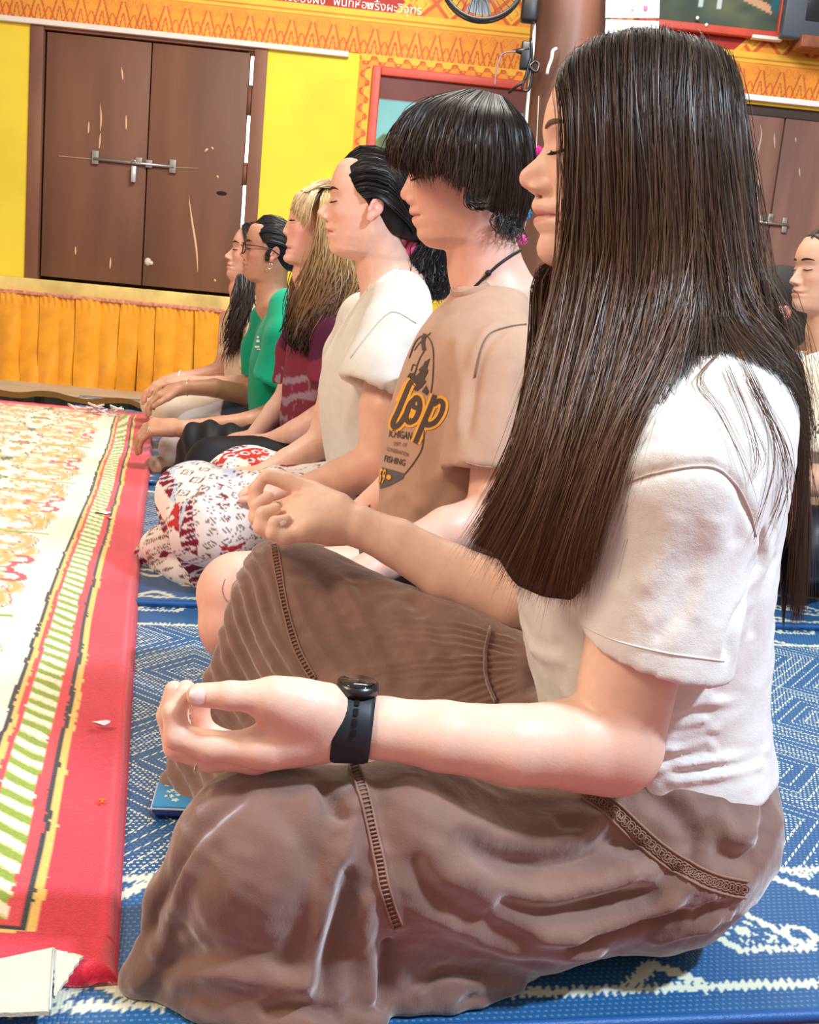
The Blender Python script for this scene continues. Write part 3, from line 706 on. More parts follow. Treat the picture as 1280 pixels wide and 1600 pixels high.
def panel(name, u0, u1, z0, z1, off, fn, du=.0045, th=.006, parent=None):
    nu = max(2, int((u1-u0)/du)); nz = max(2, int((z1-z0)/du)); uu, zz = np.meshgrid(np.linspace(u0, u1, nu), np.linspace(z0, z1, nz), indexing='ij')
    base = W0+WN*(off+th); v = base+uu[..., None]*WD+zz[..., None]*V(0,0,1); c = fn(uu, zz)
    jag = 1+.10*vnoise(v*1.0, 9, 2)[..., None]; c = np.clip(c*jag, 0, 1)
    i, j = np.meshgrid(np.arange(nu-1), np.arange(nz-1), indexing='ij'); a = i*nz+j; f = np.stack([a, a+nz, a+nz+1, a+1], -1).reshape(-1, 4)
    N = nu*nz; back = [v[0,0]-WN*th, v[-1,0]-WN*th, v[-1,-1]-WN*th, v[0,-1]-WN*th]
    vv = np.vstack([v.reshape(-1, 3), back]); cc = np.vstack([c.reshape(-1, 3), np.tile(ORG, (4, 1))])
    a_, b_, c_, d_ = 0, (nu-1)*nz, N-1, nz-1; sides = [(a_, N, N+1, b_), (b_, N+1, N+2, c_), (c_, N+2, N+3, d_), (d_, N+3, N, a_)]
    return mesh_obj(name, vv, np.vstack([f, sides]), MP, parent, False, cc)
# heights of the bands (measured at picture column 300 / 700 / 1200)
zA = Z(300, 50)+.0; 
zb0 = Z(400, 66)          # lower edge of the pattern band above the doors
zb1 = Z(540, 31)          # top of the triangle band
r0_ = Z(540, 17)          # yellow double line above it
def band(u, z):
    v = (z-zb0)/(zb1-zb0); c = tri_pattern(u, np.clip(v, 0, 1), .108)
    y = (z > zb1); c = np.where(y[..., None], YL, c); l = np.abs(z-(zb1+(r0_-zb1)*.5)) < .004; c = np.where((l & y)[..., None], ORG*.7, c)
    l = np.abs(z-(zb1+.002)) < .003; c = np.where(l[..., None], RED*.8+YL*.2, c); return c
uR = U(1280, 150)+1.2
o = panel('trim_1', -2.9, uR, zb0, r0_, WO, band, .0045); o['kind'] = 'structure'
# red cartouche course and diamonds above
r0, r1 = r0_, r0_+.145; us = U(632, 20); ue = U(1160, 100)
def top(u, z):
    v = (z-r0)/(r1-r0); tip = np.abs(v-.5)*.13
    c = diamond_pattern(u, v); red = (u < us-tip); edge = np.abs(u-(us-tip+.012)) < .012; red2 = (u > U(1118,100)+tip-.5) & (u < ue-tip); e2 = np.abs(u-(ue-tip+.012)) < .012
    c = np.where((red | red2)[..., None], DRED, c); c = np.where((edge | e2 | (v < .08) | (v > .94))[..., None], YL, c); return c
o = panel('trim_2', -2.9, uR, r0, r1, WO, top, .005); o['kind'] = 'structure'
o = panel('trim_3', -2.9, uR, r1, r1+.5, WO, lambda u, z: np.where(((z < r1+.02) | (np.abs(z-r1-.3) < .02))[..., None], YL, DRED), .02); o['kind'] = 'structure'
# white strip under the frieze (a real batten) with the darker line above the door
PALE = newmat('pale_batten', (.72,.66,.60), rough=.6)
m = MB(); wbox(m, -2.9, U(546, 78), zb0-.030, zb0-.002, WO, WO+.03, .004); o = m.build('trim_4', PALE, None, False); o['kind'] = 'structure'
m = MB(); wbox(m, U(1120, 148), uR, zb0-.032, zb0-.002, WO, WO+.03, .004); o = m.build('trim_5', newmat('white_batten', (.86,.88,.90), rough=.6), None, False); o['kind'] = 'structure'
# scroll border going down and across around the painting
su0, su1 = U(546, 300), U(566, 300); sz1 = zb0; sz0 = Z(640, 111)
def scr(u, z): return scroll_pattern(u, np.clip((z-sz0)/(sz1-sz0), 0, 1))
o = panel('trim_6', su0, U(850, 100), sz0, sz1, WO, scr, .0045); o['kind'] = 'structure'
o = panel('trim_7', su0, su1, .6, sz0, WO, lambda u, z: scroll_pattern(z, np.clip((u-su0)/(su1-su0), 0, 1)), .0045); o['kind'] = 'structure'
# painting in a red frame behind the second person
pt = thing('wall_painting', 'painting of green hills and turquoise sky in red frame, left of the dark pillar', 'painting', 'paintings on the back wall', wp(640, 300, WO))
pu0, pu1, pz0, pz1 = U(567, 300), U(890, 300), .75, Z(600, 105)
RF = newmat('red_frame', (.60,.085,.055), rough=.5, noise=(9, .1, (1,1,1)))
for nm, a in (('frame_side', (pu0, pu0+.045, pz0, pz1)), ('frame_side', (pu1-.045, pu1, pz0, pz1)), ('frame_rail', (pu0+.045, pu1-.045, pz1-.045, pz1)), ('frame_rail', (pu0+.045, pu1-.045, pz0, pz0+.045))):
    m = MB(); wbox(m, *a, WO, WO+.03, .006); m.build(nm, RF, pt)
def scene1(u, z):
    zt = pz1-.045; s_ = (zt-z); p = np.stack([u, z*1.0, 0*u], -1); n = vnoise(p, 9, 1)*.5+vnoise(p, 24, 2)*.3
    sky = np.array([.20,.50,.52])*(1-.2*s_[..., None]*2); dk = np.array([.16,.055,.05]); c = np.where((s_ < .12)[..., None], dk, sky)
    h = .26+.05*np.sin(u*9)+n*.06; g = np.array([.075,.13,.065]); g2 = np.array([.22,.26,.08]); mixn = np.clip(n+.5, 0, 1)[..., None]
    c = np.where((s_ > h)[..., None], g*(1-mixn)+g2*mixn, c); c = np.where((s_ > h+.14)[..., None], np.array([.035,.13,.17])*(1+.4*n[..., None]), c); return c
panel('canvas', pu0+.045, pu1-.045, pz0+.045, pz1-.045, WO, scene1, .012, .008, pt); adopt(pt)
# right painting, above the frieze
p2 = thing('wall_painting', 'painting of a dark green field in red frame beside the television', 'painting', 'paintings on the back wall', wp(1100, 20, WO))
qu0, qu1, qz0 = U(1000, 60), U(1216, 60), Z(1100, 44)
for nm, a in (('frame_rail', (qu0, qu1, qz0-.035, qz0+.005)), ('frame_side', (qu1-.03, qu1+.01, qz0-.035, qz0+.9)), ('frame_side', (qu0-.03, qu0+.01, qz0-.035, qz0+.9)), ('frame_rail', (qu0, qu1, qz0+.9, qz0+.94))):
    m = MB(); wbox(m, *a, WO+.03, WO+.07, .006); m.build(nm, RF, p2)
leg = [U(1160,5), Z(1160,5)]
def scene2(u, z):
    p = np.stack([u*.5, z, 0*u], -1); n = vnoise(p, 8, 4)*.6+vnoise(p, 22, 5)*.4; a = np.clip(n+.5, 0, 1)[..., None]
    c = np.array([.03,.06,.055])*(1-a)+np.array([.13,.16,.09])*a
    for ux in (U(1091,5), U(1121,5)): c = np.where(((np.abs(u-ux-(z-qz0)*.03) < .012) & (z > Z(1091, 14)))[..., None], np.array([.5,.62,.62]), c)
    d = np.abs(z-(Z(1180,2)-(u-U(1165,2))*.35)); c = np.where(((d < .02) & (u > U(1158,5)) & (u < U(1203,12)))[..., None], np.array([.62,.36,.22]), c)
    return np.where(((u > U(1201,5)) & (z > Z(1208,22)))[..., None], np.array([.02,.12,.16]), c)
panel('canvas', qu0+.01, qu1-.03, qz0+.005, qz0+.9, WO+.03, scene2, .008, .01, p2)
m = MB(); wbox(m, qu1-.16, qu1, qz0-.040, qz0-.022, WO+.035, WO+.078, .003); m.build('worn_white_edge', newmat('worn_white', (.85,.80,.76), rough=.7), p2)
for k, (x, y) in enumerate(((1090,28),(1104,39))):
    m = MB(); m.sphere(wp(x, y, WO+.075), .010, 8); m.build('white_pin', newmat('pin_white', (.9,.9,.9)), p2)
adopt(p2)
# writing on the red course
def text(body, size, pxl, off, mat, parent, name='lettering', rot=0, align='LEFT', space=1., shear=0.):
    cu = bpy.data.curves.new(name, 'FONT'); cu.body = body; cu.size = size; cu.align_x = align; cu.extrude = .0012; cu.space_character = space; cu.shear = shear
    o = bpy.data.objects.new(name, cu); COL.objects.link(o); o.matrix_world = Matrix([[WD[0], 0, WN[0], 0], [WD[1], 0, WN[1], 0], [0, 1, 0, 0], [0, 0, 0, 1]]) @ Matrix.Rotation(rot, 4, 'Z'); p = wp(*pxl, off); 
    o.location = p; bpy.context.view_layer.update(); dg = bpy.context.evaluated_depsgraph_get(); me = bpy.data.meshes.new_from_object(o.evaluated_get(dg)); mw_ = o.matrix_world.copy(); bpy.data.objects.remove(o)
    n = bpy.data.objects.new(name, me); COL.objects.link(n); me.transform(mw_); me.materials.clear(); me.materials.append(mat)
    if parent is not None: n.parent = parent
    return n
LW = newmat('white_lettering', (.86,.80,.76), rough=.6)
sg = thing('painted_sign', 'white painted lettering on the red course above the left door', 'sign', None, wp(560, 10, WO+.006))
text('ทั้งสองฝั่ง', .058, (438, 0), WO+.007, LW, sg); text('พื้นที่ห้อง', .058, (520, 8), WO+.007, LW, sg); text('พริ้งผะวิจุฑร', .060, (572, 14), WO+.007, LW, sg); adopt(sg)

# ---- stage skirt: gold satin pleats, top ledge, platform
st = thing('stage_skirt', 'gold satin pleated skirt hanging along the front of the low stage', 'curtain', None, W0)
SAT = newmat('gold_satin', (.86,.36,.015), rough=.30, spec=.6, sheen=.2, noise=(14, .12, (1,1,1)), bump=[(16, .35, (1,1,.5), 'noise'), (60, .15, (1,1,.3), 'noise')])
zt = Z(150, 467, 0); xs = [-470,-428,-390,-350,-312,-275,-236,-200,-165,-130,-95,-60,-28,0,31,63,93,119,156,188,216,243,274,303,335,360,392,425,460,495,528,562,600,640,680,720,760,800,840,880,920]
r_ = np.random.default_rng(5); nz = 26
for k in range(len(xs)-1):
    ua, ub = U(xs[k], 540, 0), U(xs[k+1], 540, 0); nu = 14; t = np.linspace(0, 1, nu); vs = []; cx = r_.uniform(.3, .7); ph = r_.uniform(0, 6); sag = r_.uniform(-.02, .02); bulge = r_.uniform(.012, .03)
    for j in range(nz):
        zz = zt*(1-j/(nz-1)); fr = 1-zz/zt
        for i in range(nu):
            a = t[i]; o_ = .006+.010*(k % 2)+bulge*math.sin(math.pi*a)*(.25+.75*fr)*(.8+.2*math.sin(fr*5+ph)) + .010*math.exp(-((fr-.06)/.03)**2)*math.sin(a*22+ph) + .006*math.sin(fr*9+a*5+ph)*fr - .012*math.exp(-((a-1)/.08)**2)
            vs.append(wxyz(ua+(ub-ua)*(a*1.06-.03)+sag*fr*math.sin(ph), max(zz-.0, .004), o_))
    fs = [(j*nu+i, (j+1)*nu+i, (j+1)*nu+i+1, j*nu+i+1) for j in range(nz-1) for i in range(nu-1)]
    n0 = len(vs); vs += [v_-WN*.003 for v_ in vs]; fs += [tuple(x+n0 for x in f_[::-1]) for f_ in fs]
    mesh_obj('pleat', vs, fs, SAT, st)
m = MB(); wbox(m, U(-470,540,0), U(920,540,0), zt-.012, zt+.008, -.02, .022, .004); m.build('top_band', newmat('pink_edge', (.62,.25,.15), rough=.7, noise=(60, .4, (1,1,1))), st)
adopt(st)
sf = thing('stage_platform', 'low stage with a worn yellow painted ledge under the doors', 'stage', None, W0)
m = MB(); wbox(m, -2.9, uR, .0, zt-.02, WO+.003, -.025); m.build('platform_body', newmat('stage_body', (.25,.10,.03), rough=.8), sf, False)
m = MB(); wbox(m, -2.9, uR, zt-.02, dZ0+.004, WO+.003, -.01, .006); m.build('ledge', newmat('ledge_paint', (.70,.52,.17), rough=.7, noise=(7, .25, (1,1,1)), bump=[(20, .3, (1,1,1), 'noise')]), sf)
adopt(sf)
# beige mat strip and dark crumpled sheet in front of the stage
def strip(name, quad, z, th, mat, label, cat, wave=0, n=40):
    a, b, c, d = [np.array(q) for q in quad]; vs = []; fs = []
    for i in range(n+1):
        t = i/n; p = a*(1-t)+b*t; q = d*(1-t)+c*t; w_ = V(0, wave*math.sin(t*23)+wave*.6*math.sin(t*51+1), 0)
        zz = th*(1+.5*math.sin(t*17)) if wave else th
        vs += [p+w_+V(0,0,z), q+w_*.5+V(0,0,z), q+w_*.5+V(0,0,z+zz), p+w_+V(0,0,z+zz)]
    for i in range(n):
        for j in range(4): fs.append((4*i+j, 4*i+(j+1) % 4, 4*i+4+(j+1) % 4, 4*i+4+j))
    fs += [(3,2,1,0), (4*n, 4*n+1, 4*n+2, 4*n+3)]
    return tag(mesh_obj(name, vs, fs, mat, None, False), label, cat)
strip('floor_runner', (ground(-90,612), ground(420,672), ground(420,630), ground(-90,583)), 0, .012, newmat('beige_mat', (.55,.42,.27), rough=.85, noise=(5, .1, (1,1,1)), bump=[(3, .5, (1,.1,1), 'wave')]), 'beige woven runner lying along the foot of the gold skirt', 'mat')
strip('plastic_sheet', (ground(-60,622), ground(235,650), ground(235,641), ground(-60,612)), .012, .022, newmat('black_sheet', (.012,.014,.01), rough=.4), 'crumpled black plastic strip between beige runner and red floor', 'plastic strip', .02)
strip('red_runner', (ground(-60,652), ground(250,668), ground(250,640), ground(-60,622)), 0, .008, newmat('dusty_red', (.42,.12,.13), rough=.8, noise=(6, .1, (1,1,1))), 'dusty red floor cloth between the patterned carpet and the black strip', 'floor cloth')

# ---- pillar with calendar, cord, hook, pompom string
pb = at(888, 300, 4.9)
pl = thing('pillar', 'dark varnished round wooden pillar behind the front pair', 'pillar', None, (pb[0], pb[1], 0))
PW = newmat('pillar_wood', (.125,.052,.032), rough=.38, spec=.5, noise=(5, .45, (1,1,.18)), bump=[(20, .3, (1,1,.1), 'noise')])
m = MB(); ptop = at(890, -40, 4.9); pbot = V(pb[0]-.012, 4.9, 0); n_ = 30; r_top, r_bot = .165, .17
pts = [pbot+(ptop+V(0,0,.6)-pbot)*t for t in np.linspace(0, 1, 14)]; m.tube(pts, [r_bot+(r_top-r_bot)*t for t in np.linspace(0, 1, 14)], 40); m.build('pillar_shaft', PW, pl); adopt(pl)
m = MB(); m.tube([pbot, pbot+V(0,0,.12)], [.20,.185], 32); m.build('pillar_base', PW, pl)
cy = 4.9-.19
def flat_quad(name, pts, th, mat, parent):
    p = [np.array(q) for q in pts]; n = unit(np.cross(p[1]-p[0], p[3]-p[0])); n = n if n[1] < 0 else -n
    return mesh_obj(name, p+[q-n*th for q in p], [(0,1,2,3),(7,6,5,4),(0,4,5,1),(1,5,6,2),(2,6,7,3),(3,7,4,0)], mat, parent, False)
cal = thing('calendar', 'white paper calendar sheet hanging on the pillar', 'calendar', None, at(985, 30, cy))
PAP = newmat('calendar_paper', (.70,.82,.86), rough=.8)
flat_quad('calendar_page', [at(949,-60,cy), at(1034,-60,cy), at(1030,28,cy), at(946,28,cy)], .002, PAP, cal)
flat_quad('calendar_page', [at(947,30,cy-.004), at(1030,33,cy-.004), at(1026,120,cy-.006), at(941,110,cy-.006)], .002, newmat('calendar_paper2', (.76,.82,.88), rough=.8), cal)
for nm, x, y, w_, h_, c_ in (('yellow_mark',989,12,6,5,(.85,.72,.35)),('red_mark',1009,12,7,6,(.70,.10,.22)),('grey_mark',968,10,7,2,(.35,.38,.42)),('yellow_mark',966,48,6,5,(.85,.78,.30)),('red_mark',986,49,7,6,(.75,.18,.32)),('grey_mark',1006,47,8,2,(.45,.48,.52))):
    flat_quad(nm, [at(x-w_/2,y-h_/2,cy-.009), at(x+w_/2,y-h_/2,cy-.009), at(x+w_/2,y+h_/2,cy-.009), at(x-w_/2,y+h_/2,cy-.009)], .001, newmat(nm, c_), cal)
adopt(cal)
hk = MB(); hk.tube(spline([at(869,76,cy), at(864,80,cy-.02), at(862,92,cy-.02), at(857,106,cy-.01), at(855,116,cy)], 14), .007, 8); o = hk.build('cord', newmat('white_cord', (.85,.8,.78), rough=.6), None); tag(o, 'short bent white cord stuck on the dark pillar', 'cord')
# cables and black boxes on the left side of the pillar
BK = newmat('black_plastic', (.012,.012,.014), rough=.35, spec=.5); ky = 4.78
cb = thing('cable_bundle', 'tangle of black and white cables down the left edge of the pillar', 'cables', None, at(830, 80, ky))
m = MB(); m.tube(spline([at(834,-20,ky), at(835,40,ky), at(832,90,ky), at(829,120,ky), at(824,170,ky), at(820,240,ky)], 20), .007, 8); m.build('white_cable', newmat('white_cable', (.75,.74,.72), rough=.5), cb)
m = MB(); m.tube(spline([at(836,95,ky-.03), at(828,104,ky-.04), at(838,112,ky-.04), at(842,100,ky-.03), at(832,98,ky-.03), at(820,125,ky-.03), at(806,136,ky-.03), at(795,145,ky)], 40), .006, 8)
m.tube(spline([at(830,90,ky-.02), at(822,118,ky-.03), at(816,138,ky-.03), at(826,140,ky-.03), at(832,112,ky-.03), at(830,60,ky-.02)], 30), .006, 8); m.build('black_cable', BK, cb)
m = MB(); m.tube(spline([at(806,80,ky-.02), at(786,84,ky), at(779,98,ky), at(775,115,ky), at(773,134,ky)], 20), .0035, 6); m.build('thin_cable', newmat('violet_cable', (.25,.18,.22), rough=.5), cb)
m = MB(); m.box(at(822,87,ky), (.022,.02,.055), None, .006); m.tube([at(824,78,ky), at(812,80,ky-.01), at(801,79,ky-.01)], [.022,.012,.003], 8); m.build('plug_box', BK, cb); adopt(cb)
m = MB(); m.box(at(829,5,ky-.02), (.035,.03,.075), None, .012); o = m.build('wall_bracket', BK, None); tag(o, 'black bracket fixed at the top left edge of the pillar', 'bracket')
# round fan guard hanging into the top edge of the picture
fn = thing('ceiling_fan', 'round wire guard of a fan at the top edge left of the pillar', 'fan', None, at(756, -30, 4.3))
fc = at(756, -42, 4.3); m = MB(); A_ = np.linspace(0, 2*math.pi, 41)
m.tube([fc+V(math.cos(a)*.158, 0, math.sin(a)*.158) for a in A_], .008, 8); m.tube([fc+V(math.cos(a)*.158, .05, math.sin(a)*.158) for a in A_], .006, 8); m.build('guard_ring', newmat('fan_black', (.03,.03,.03), rough=.3), fn)
m = MB()
for k in range(36):
    a = k/36*2*math.pi; m.tube([fc+V(math.cos(a)*.04, -.02, math.sin(a)*.04), fc+V(math.cos(a+.25)*.155, 0, math.sin(a+.25)*.155)], .0018, 4)
m.build('guard_wires', newmat('fan_wire', (.35,.33,.3), rough=.3, metal=.7), fn)
m = MB(); m.tube([fc+V(0,-.03,0), fc+V(0,.05,0)], .045, 20); m.build('motor_hub', BK, fn)
for k in range(3):
    a = k*2.094+.5; vs = []; 
    for r__ in (.04, .09, .14):
        for dd in (-.35, 0, .35): vs.append(fc+V(math.cos(a+dd)*r__, .02+.02*dd, math.sin(a+dd)*r__))
    b_ = MB(); b_.add(vs, [(0,3,4,1),(1,4,5,2),(3,6,7,4),(4,7,8,5)]); b_.add([v_+V(0,.003,0) for v_ in vs], [(1,4,3,0),(2,5,4,1),(4,7,6,3),(5,8,7,4)]); b_.build('fan_blade', newmat('fan_blade', (.10,.12,.14), rough=.3), fn)
m = MB(); m.tube([fc+V(0,.05,0), fc+V(0,.07,.5)], .015, 8); m.build('fan_stem', BK, fn); adopt(fn)
# pompoms on a string hung from the pillar
pp = thing('pompom_string', 'string of pink and blue pompoms hanging in front of the pillar', 'pompoms', None, at(826, 300, 2.6))
m = MB(); m.tube([at(842,150,2.6), at(838,235,2.6), at(826,330,2.6), at(815,376,2.6)], .0012, 5); m.build('string', newmat('pom_string', (.6,.5,.4)), pp)
pr = np.random.default_rng(2)
for nm, x, y, r0_, c_ in (('pompom',840,236,.012,(.80,.04,.32)),('pompom',823,334,.014,(.10,.35,.60)),('pompom',817,328,.008,(.6,.08,.06)),('pompom',815,375,.014,(.86,.10,.36)),('pompom',822,300,.012,(.08,.02,.09)),('pompom',812,369,.008,(.85,.35,.45))):
    m = MB(); c = at(x, y, 2.6)
    for k in range(70):
        d = unit(pr.normal(0, 1, 3)); m.tube([c, c+d*r0_*pr.uniform(.85, 1.1)], [.0018, .0012], 4)
    m.sphere(c, r0_*.75, 8); m.build(nm, newmat('pompom_wool', c_, rough=.9), pp)
adopt(pp)
# television at the right edge
tv = thing('television', 'dark television hung above the right door, cut by the right edge', 'television', None, wp(1250, 20, WO+.2))
to = WO+.16; m = MB(); a = wp(1219, 50, to); m.box(a+WD*.45+V(0,0,.32), (.45,.03,.35), WAX, .012); m.build('tv_body', newmat('tv_plastic', (.06,.075,.10), rough=.35), tv)
m = MB(); m.box(a+WD*.47+V(0,0,.35)+WN*.031, (.36,.003,.29), WAX, .002); m.build('screen', newmat('tv_screen', (.01,.012,.016), rough=.12, spec=.6), tv)
m = MB(); m.box(a+WD*.35-V(0,0,.04)-WN*.02, (.25,.07,.03), WAX, .006); m.build('tv_shelf', newmat('shelf_wood', (.22,.07,.025), rough=.45, noise=(12,.5,(1,1,1))), tv); adopt(tv)
# ---------------------------------------------------------------- node arithmetic helper
class X:
    """tiny expression wrapper for math nodes"""
    def __init__(s, nt, sock): s.nt = nt; s.s = sock
    def _m(s, op, *o):
        n = s.nt.nodes.new('ShaderNodeMath'); n.operation = op
        for i, v in enumerate((s, *o)):
            if isinstance(v, X): s.nt.links.new(v.s, n.inputs[i])
            else: n.inputs[i].default_value = v
        return X(s.nt, n.outputs[0])
    def __add__(s, o): return s._m('ADD', o)
    def __sub__(s, o): return s._m('SUBTRACT', o)
    def __mul__(s, o): return s._m('MULTIPLY', o)
    def __truediv__(s, o): return s._m('DIVIDE', o)
    def lt(s, o): return s._m('LESS_THAN', o)
    def gt(s, o): return s._m('GREATER_THAN', o)
    def fr(s): return s._m('FRACT')
    def ab(s): return s._m('ABSOLUTE')
    def mx(s, o): return s._m('MAXIMUM', o)
    def pp(s, o): return s._m('PINGPONG', o)

MA = math.radians(11.5); m1 = V(math.cos(MA), math.sin(MA), 0); m2 = V(-math.sin(MA), math.cos(MA), 0); m0 = ground(650, 1562)
def mat_material(name, blue, cream):
    m = bpy.data.materials.new(name); m.use_nodes = True; nt = m.node_tree; N = nt.nodes; L = nt.links; b = N['Principled BSDF']
    uv = N.new('ShaderNodeUVMap'); sp = N.new('ShaderNodeSeparateXYZ'); L.new(uv.outputs[0], sp.inputs[0]); a = X(nt, sp.outputs[0]); c = X(nt, sp.outputs[1])
    at_ = N.new('ShaderNodeAttribute'); at_.attribute_name = 'Col'; sc = N.new('ShaderNodeSeparateColor'); L.new(at_.outputs['Color'], sc.inputs[0]); white = X(nt, sc.outputs[0]); field = X(nt, sc.outputs[1])
    D = a.pp(.21)+c.pp(.17); line = (D/.024).fr().lt(.17); dense = (D/.115).fr().lt(.52)
    ro = (c/.0068)._m('FLOOR'); dots = ((a/.0068+ro*.5).fr().lt(.44))*((c/.0068).fr().lt(.38))
    dash = ((a-c*.4)/.0062).fr().lt(.62)
    big = ((a+c*.3)/.045).fr().lt(.16)*((c/.062).fr().lt(.16))
    pat = (dense*dots).mx(line*dash).mx(dots*big).mx((X(nt, dense.s)*-1+1)*dots*.12)
    f = (pat*field).mx(white).mx(dots*.13)
    mx = N.new('ShaderNodeMix'); mx.data_type = 'RGBA'; L.new(f.s, mx.inputs[0]); mx.inputs[6].default_value = (*blue, 1); mx.inputs[7].default_value = (*cream, 1)
    L.new(mx.outputs[2], b.inputs['Base Color']); b.inputs['Roughness'].default_value = .42; b.inputs['Specular IOR Level'].default_value = .5
    wv = ((a/.0034).pp(.5))*1.0+((c/.0068).pp(.5)); bp = N.new('ShaderNodeBump'); bp.inputs['Strength'].default_value = .35; bp.inputs['Distance'].default_value = .0012
    L.new((wv+f*.4).s, bp.inputs['Height']); L.new(bp.outputs[0], b.inputs['Normal']); return m
def motif(a, b, sd=0):
    """woven border: b 0..0.213 between the two cream lines; returns whiteness"""
    j = .0035*((a/.0042) % 1-.5)*2+.004*vnoise(np.stack([a, b, 0*a], -1), 160, sd)
    b = b+j; w = (np.abs(b+j*.2) < .0062) | (np.abs(b-.213) < .0062)
    x = (a+.03) % .27-.135; y = b-.092
    xr = x*.86-y*.5; yr = x*.5+y*.86
    d = np.abs(xr)/.078+np.abs(yr)/.044; w |= (d < 1)*(d > .74); w |= d < .20; w |= (d < .55)*(d > .42)*(np.sin(xr*260) > -.2)
    w |= ((np.hypot(xr-.058, yr-.020) < .020) & (np.hypot(xr-.058, yr-.020) > .010)) | ((np.hypot(xr+.058, yr+.020) < .018) & (np.hypot(xr+.058, yr+.02) > .009))
    x2 = (a+.03+.135) % .27-.135; d2 = np.abs(x2)/.060+(.205-b)/.058; w |= (b < .205)*(((d2 < 1)*(d2 > .70)) | (d2 < .28))
    d3 = np.abs(x2-.01)/.055+b/.048; w |= (b > .008)*(((d3 < 1)*(d3 > .62)) | (d3 < .22))
    return w.astype(float)
def make_mat(k, b0, a0, a1, z, ste, label, L=1.42, name='woven_mat', blue=(.010,.085,.27)):
    P0 = b0+.055; fb = np.arange(b0, P0+.225, ste); mid = np.linspace(P0+.226, b0+L-.282, 12); bb = np.arange(b0+L-.281, b0+L+.0001, ste*1.0 if k else ste*2)
    B = np.concatenate([fb, mid, bb]); A = np.arange(a0, a1, ste); AA, BB = np.meshgrid(A, B, indexing='ij')
    w = motif(AA, BB-P0, k); q = (b0+L-.055)-BB; w2 = motif(AA+.1, q, k+3); w = np.where(q < .24, w2, w); w = np.where((BB < P0-.012) | (q < -.012), 0, w)
    fieldm = ((BB > P0+.222) & (q > .222)).astype(float)
    lift = .0015*vnoise(np.stack([AA, BB, 0*AA], -1), 5, k); zz = z+.003+np.maximum(lift, -.001)
    v = m0+AA[..., None]*m1+BB[..., None]*m2; v[..., 2] = zz; na, nb = AA.shape
    i, j = np.meshgrid(np.arange(na-1), np.arange(nb-1), indexing='ij'); e = i*nb+j; f = np.stack([e, e+nb, e+nb+1, e+1], -1).reshape(-1, 4)
    vv = v.reshape(-1, 3); n0 = len(vv); bot = [v[0,0], v[-1,0], v[-1,-1], v[0,-1]]; bot = [np.array([p[0], p[1], z]) for p in bot]
    c = np.stack([w, fieldm, 0*w], -1).reshape(-1, 3); sd = [(0, (na-1)*nb, n0+1, n0), ((na-1)*nb, na*nb-1, n0+2, n0+1), (na*nb-1, nb-1, n0+3, n0+2), (nb-1, 0, n0, n0+3)]
    root = thing(name, label, 'mat', 'blue woven plastic mats under the row', m0+m2*b0)
    uv = np.vstack([np.stack([AA, BB], -1).reshape(-1, 2), np.zeros((4, 2))])
    mesh_obj('woven_sheet', np.vstack([vv, bot]), np.vstack([f, sd]), MATM, root, True, np.vstack([c, np.zeros((4, 3))]), uv)
    m = MB(); e0 = m0+m1*a0+m2*(b0+.004)+V(0,0,z+.006); e1 = m0+m1*a1+m2*(b0+.004)+V(0,0,z+.006); m.tube([e0+(e1-e0)*t for t in np.linspace(0, 1, 12)], .006, 8); m.build('hem', newmat('blue_hem', (.012,.09,.30), rough=.4, bump=[(600,.3,(1,1,1),'noise')]), root)
    adopt(root); return root
MATM = mat_material('woven_mat', (.014,.105,.27), (.72,.74,.58))
make_mat(0, -.055, -.62, 1.5, .0, .0028, 'nearest blue woven mat under the long-haired woman, cream border along the bottom edge')
make_mat(1, 1.205, -.80, 1.5, .0045, .006, 'second blue woven mat from the front, under the man in the printed t-shirt', name='woven_mat')
make_mat(2, 2.46, -.85, 1.6, .009, .009, 'third blue woven mat from the front, under the woman in green', name='woven_mat')
make_mat(3, 3.72, -.80, .98, .0135, .014, 'farthest blue woven mat, under the last woman of the row', L=1.0, name='woven_mat')

# ---------------------------------------------------------------- patterned carpet with its wavy edge
def gtab(pts): g = np.array([ground(*p) for p in pts]); return g[:, 1], g[:, 0]
eY, eX = gtab([(183,1553),(183,1540),(190,1400),(200,1220),(208,1080),(213,1000),(217,930),(222,850),(228,790),(235,745),(238,705),(238,680),(230,660)])
oY, oX = gtab([(36,1480),(48,1420),(66,1340),(80,1260),(95,1180),(116,1077),(125,1030),(131,986),(139,949),(148,911),(156,880),(166,849),(175,811),(184,780),(191,742),(200,714),(208,658)])
iY, iX = gtab([(4,1160),(30,1077),(47,1030),(62,986),(77,939),(94,892),(109,855),(125,817),(142,780),(153,739),(166,714),(180,658)])
Y0, Y1 = ground(183, 1556)[1], ground(180, 652)[1]
n_ = int(560*(1/Y0-1/Y1)); yy = 1/np.linspace(1/Y0, 1/Y1, n_)
s3 = lambda a: np.convolve(np.pad(a, 4, mode='edge'), np.ones(9)/9, 'valid')
xe = s3(np.interp(yy, eY, eX)); xo = s3(np.interp(yy, oY, oX)); xo = np.where(yy < oY[0], xe-.112, xo); xi = s3(np.interp(yy, iY, iX)); xi = np.where(yy < iY[0], xo-.083, xi)
uu = np.concatenate([np.arange(0, .27, .0032), np.arange(.27, 1.75, .0075)])
U_, Y_ = np.meshgrid(uu, yy, indexing='ij')
XE, XO, XI = xe[None], xo[None], xi[None]
X_ = np.where(U_ < .09, XE+(XO-XE)*U_/.09, np.where(U_ < .17, XO+(XI-XO)*(U_-.09)/.08, XI-(U_-.17)))
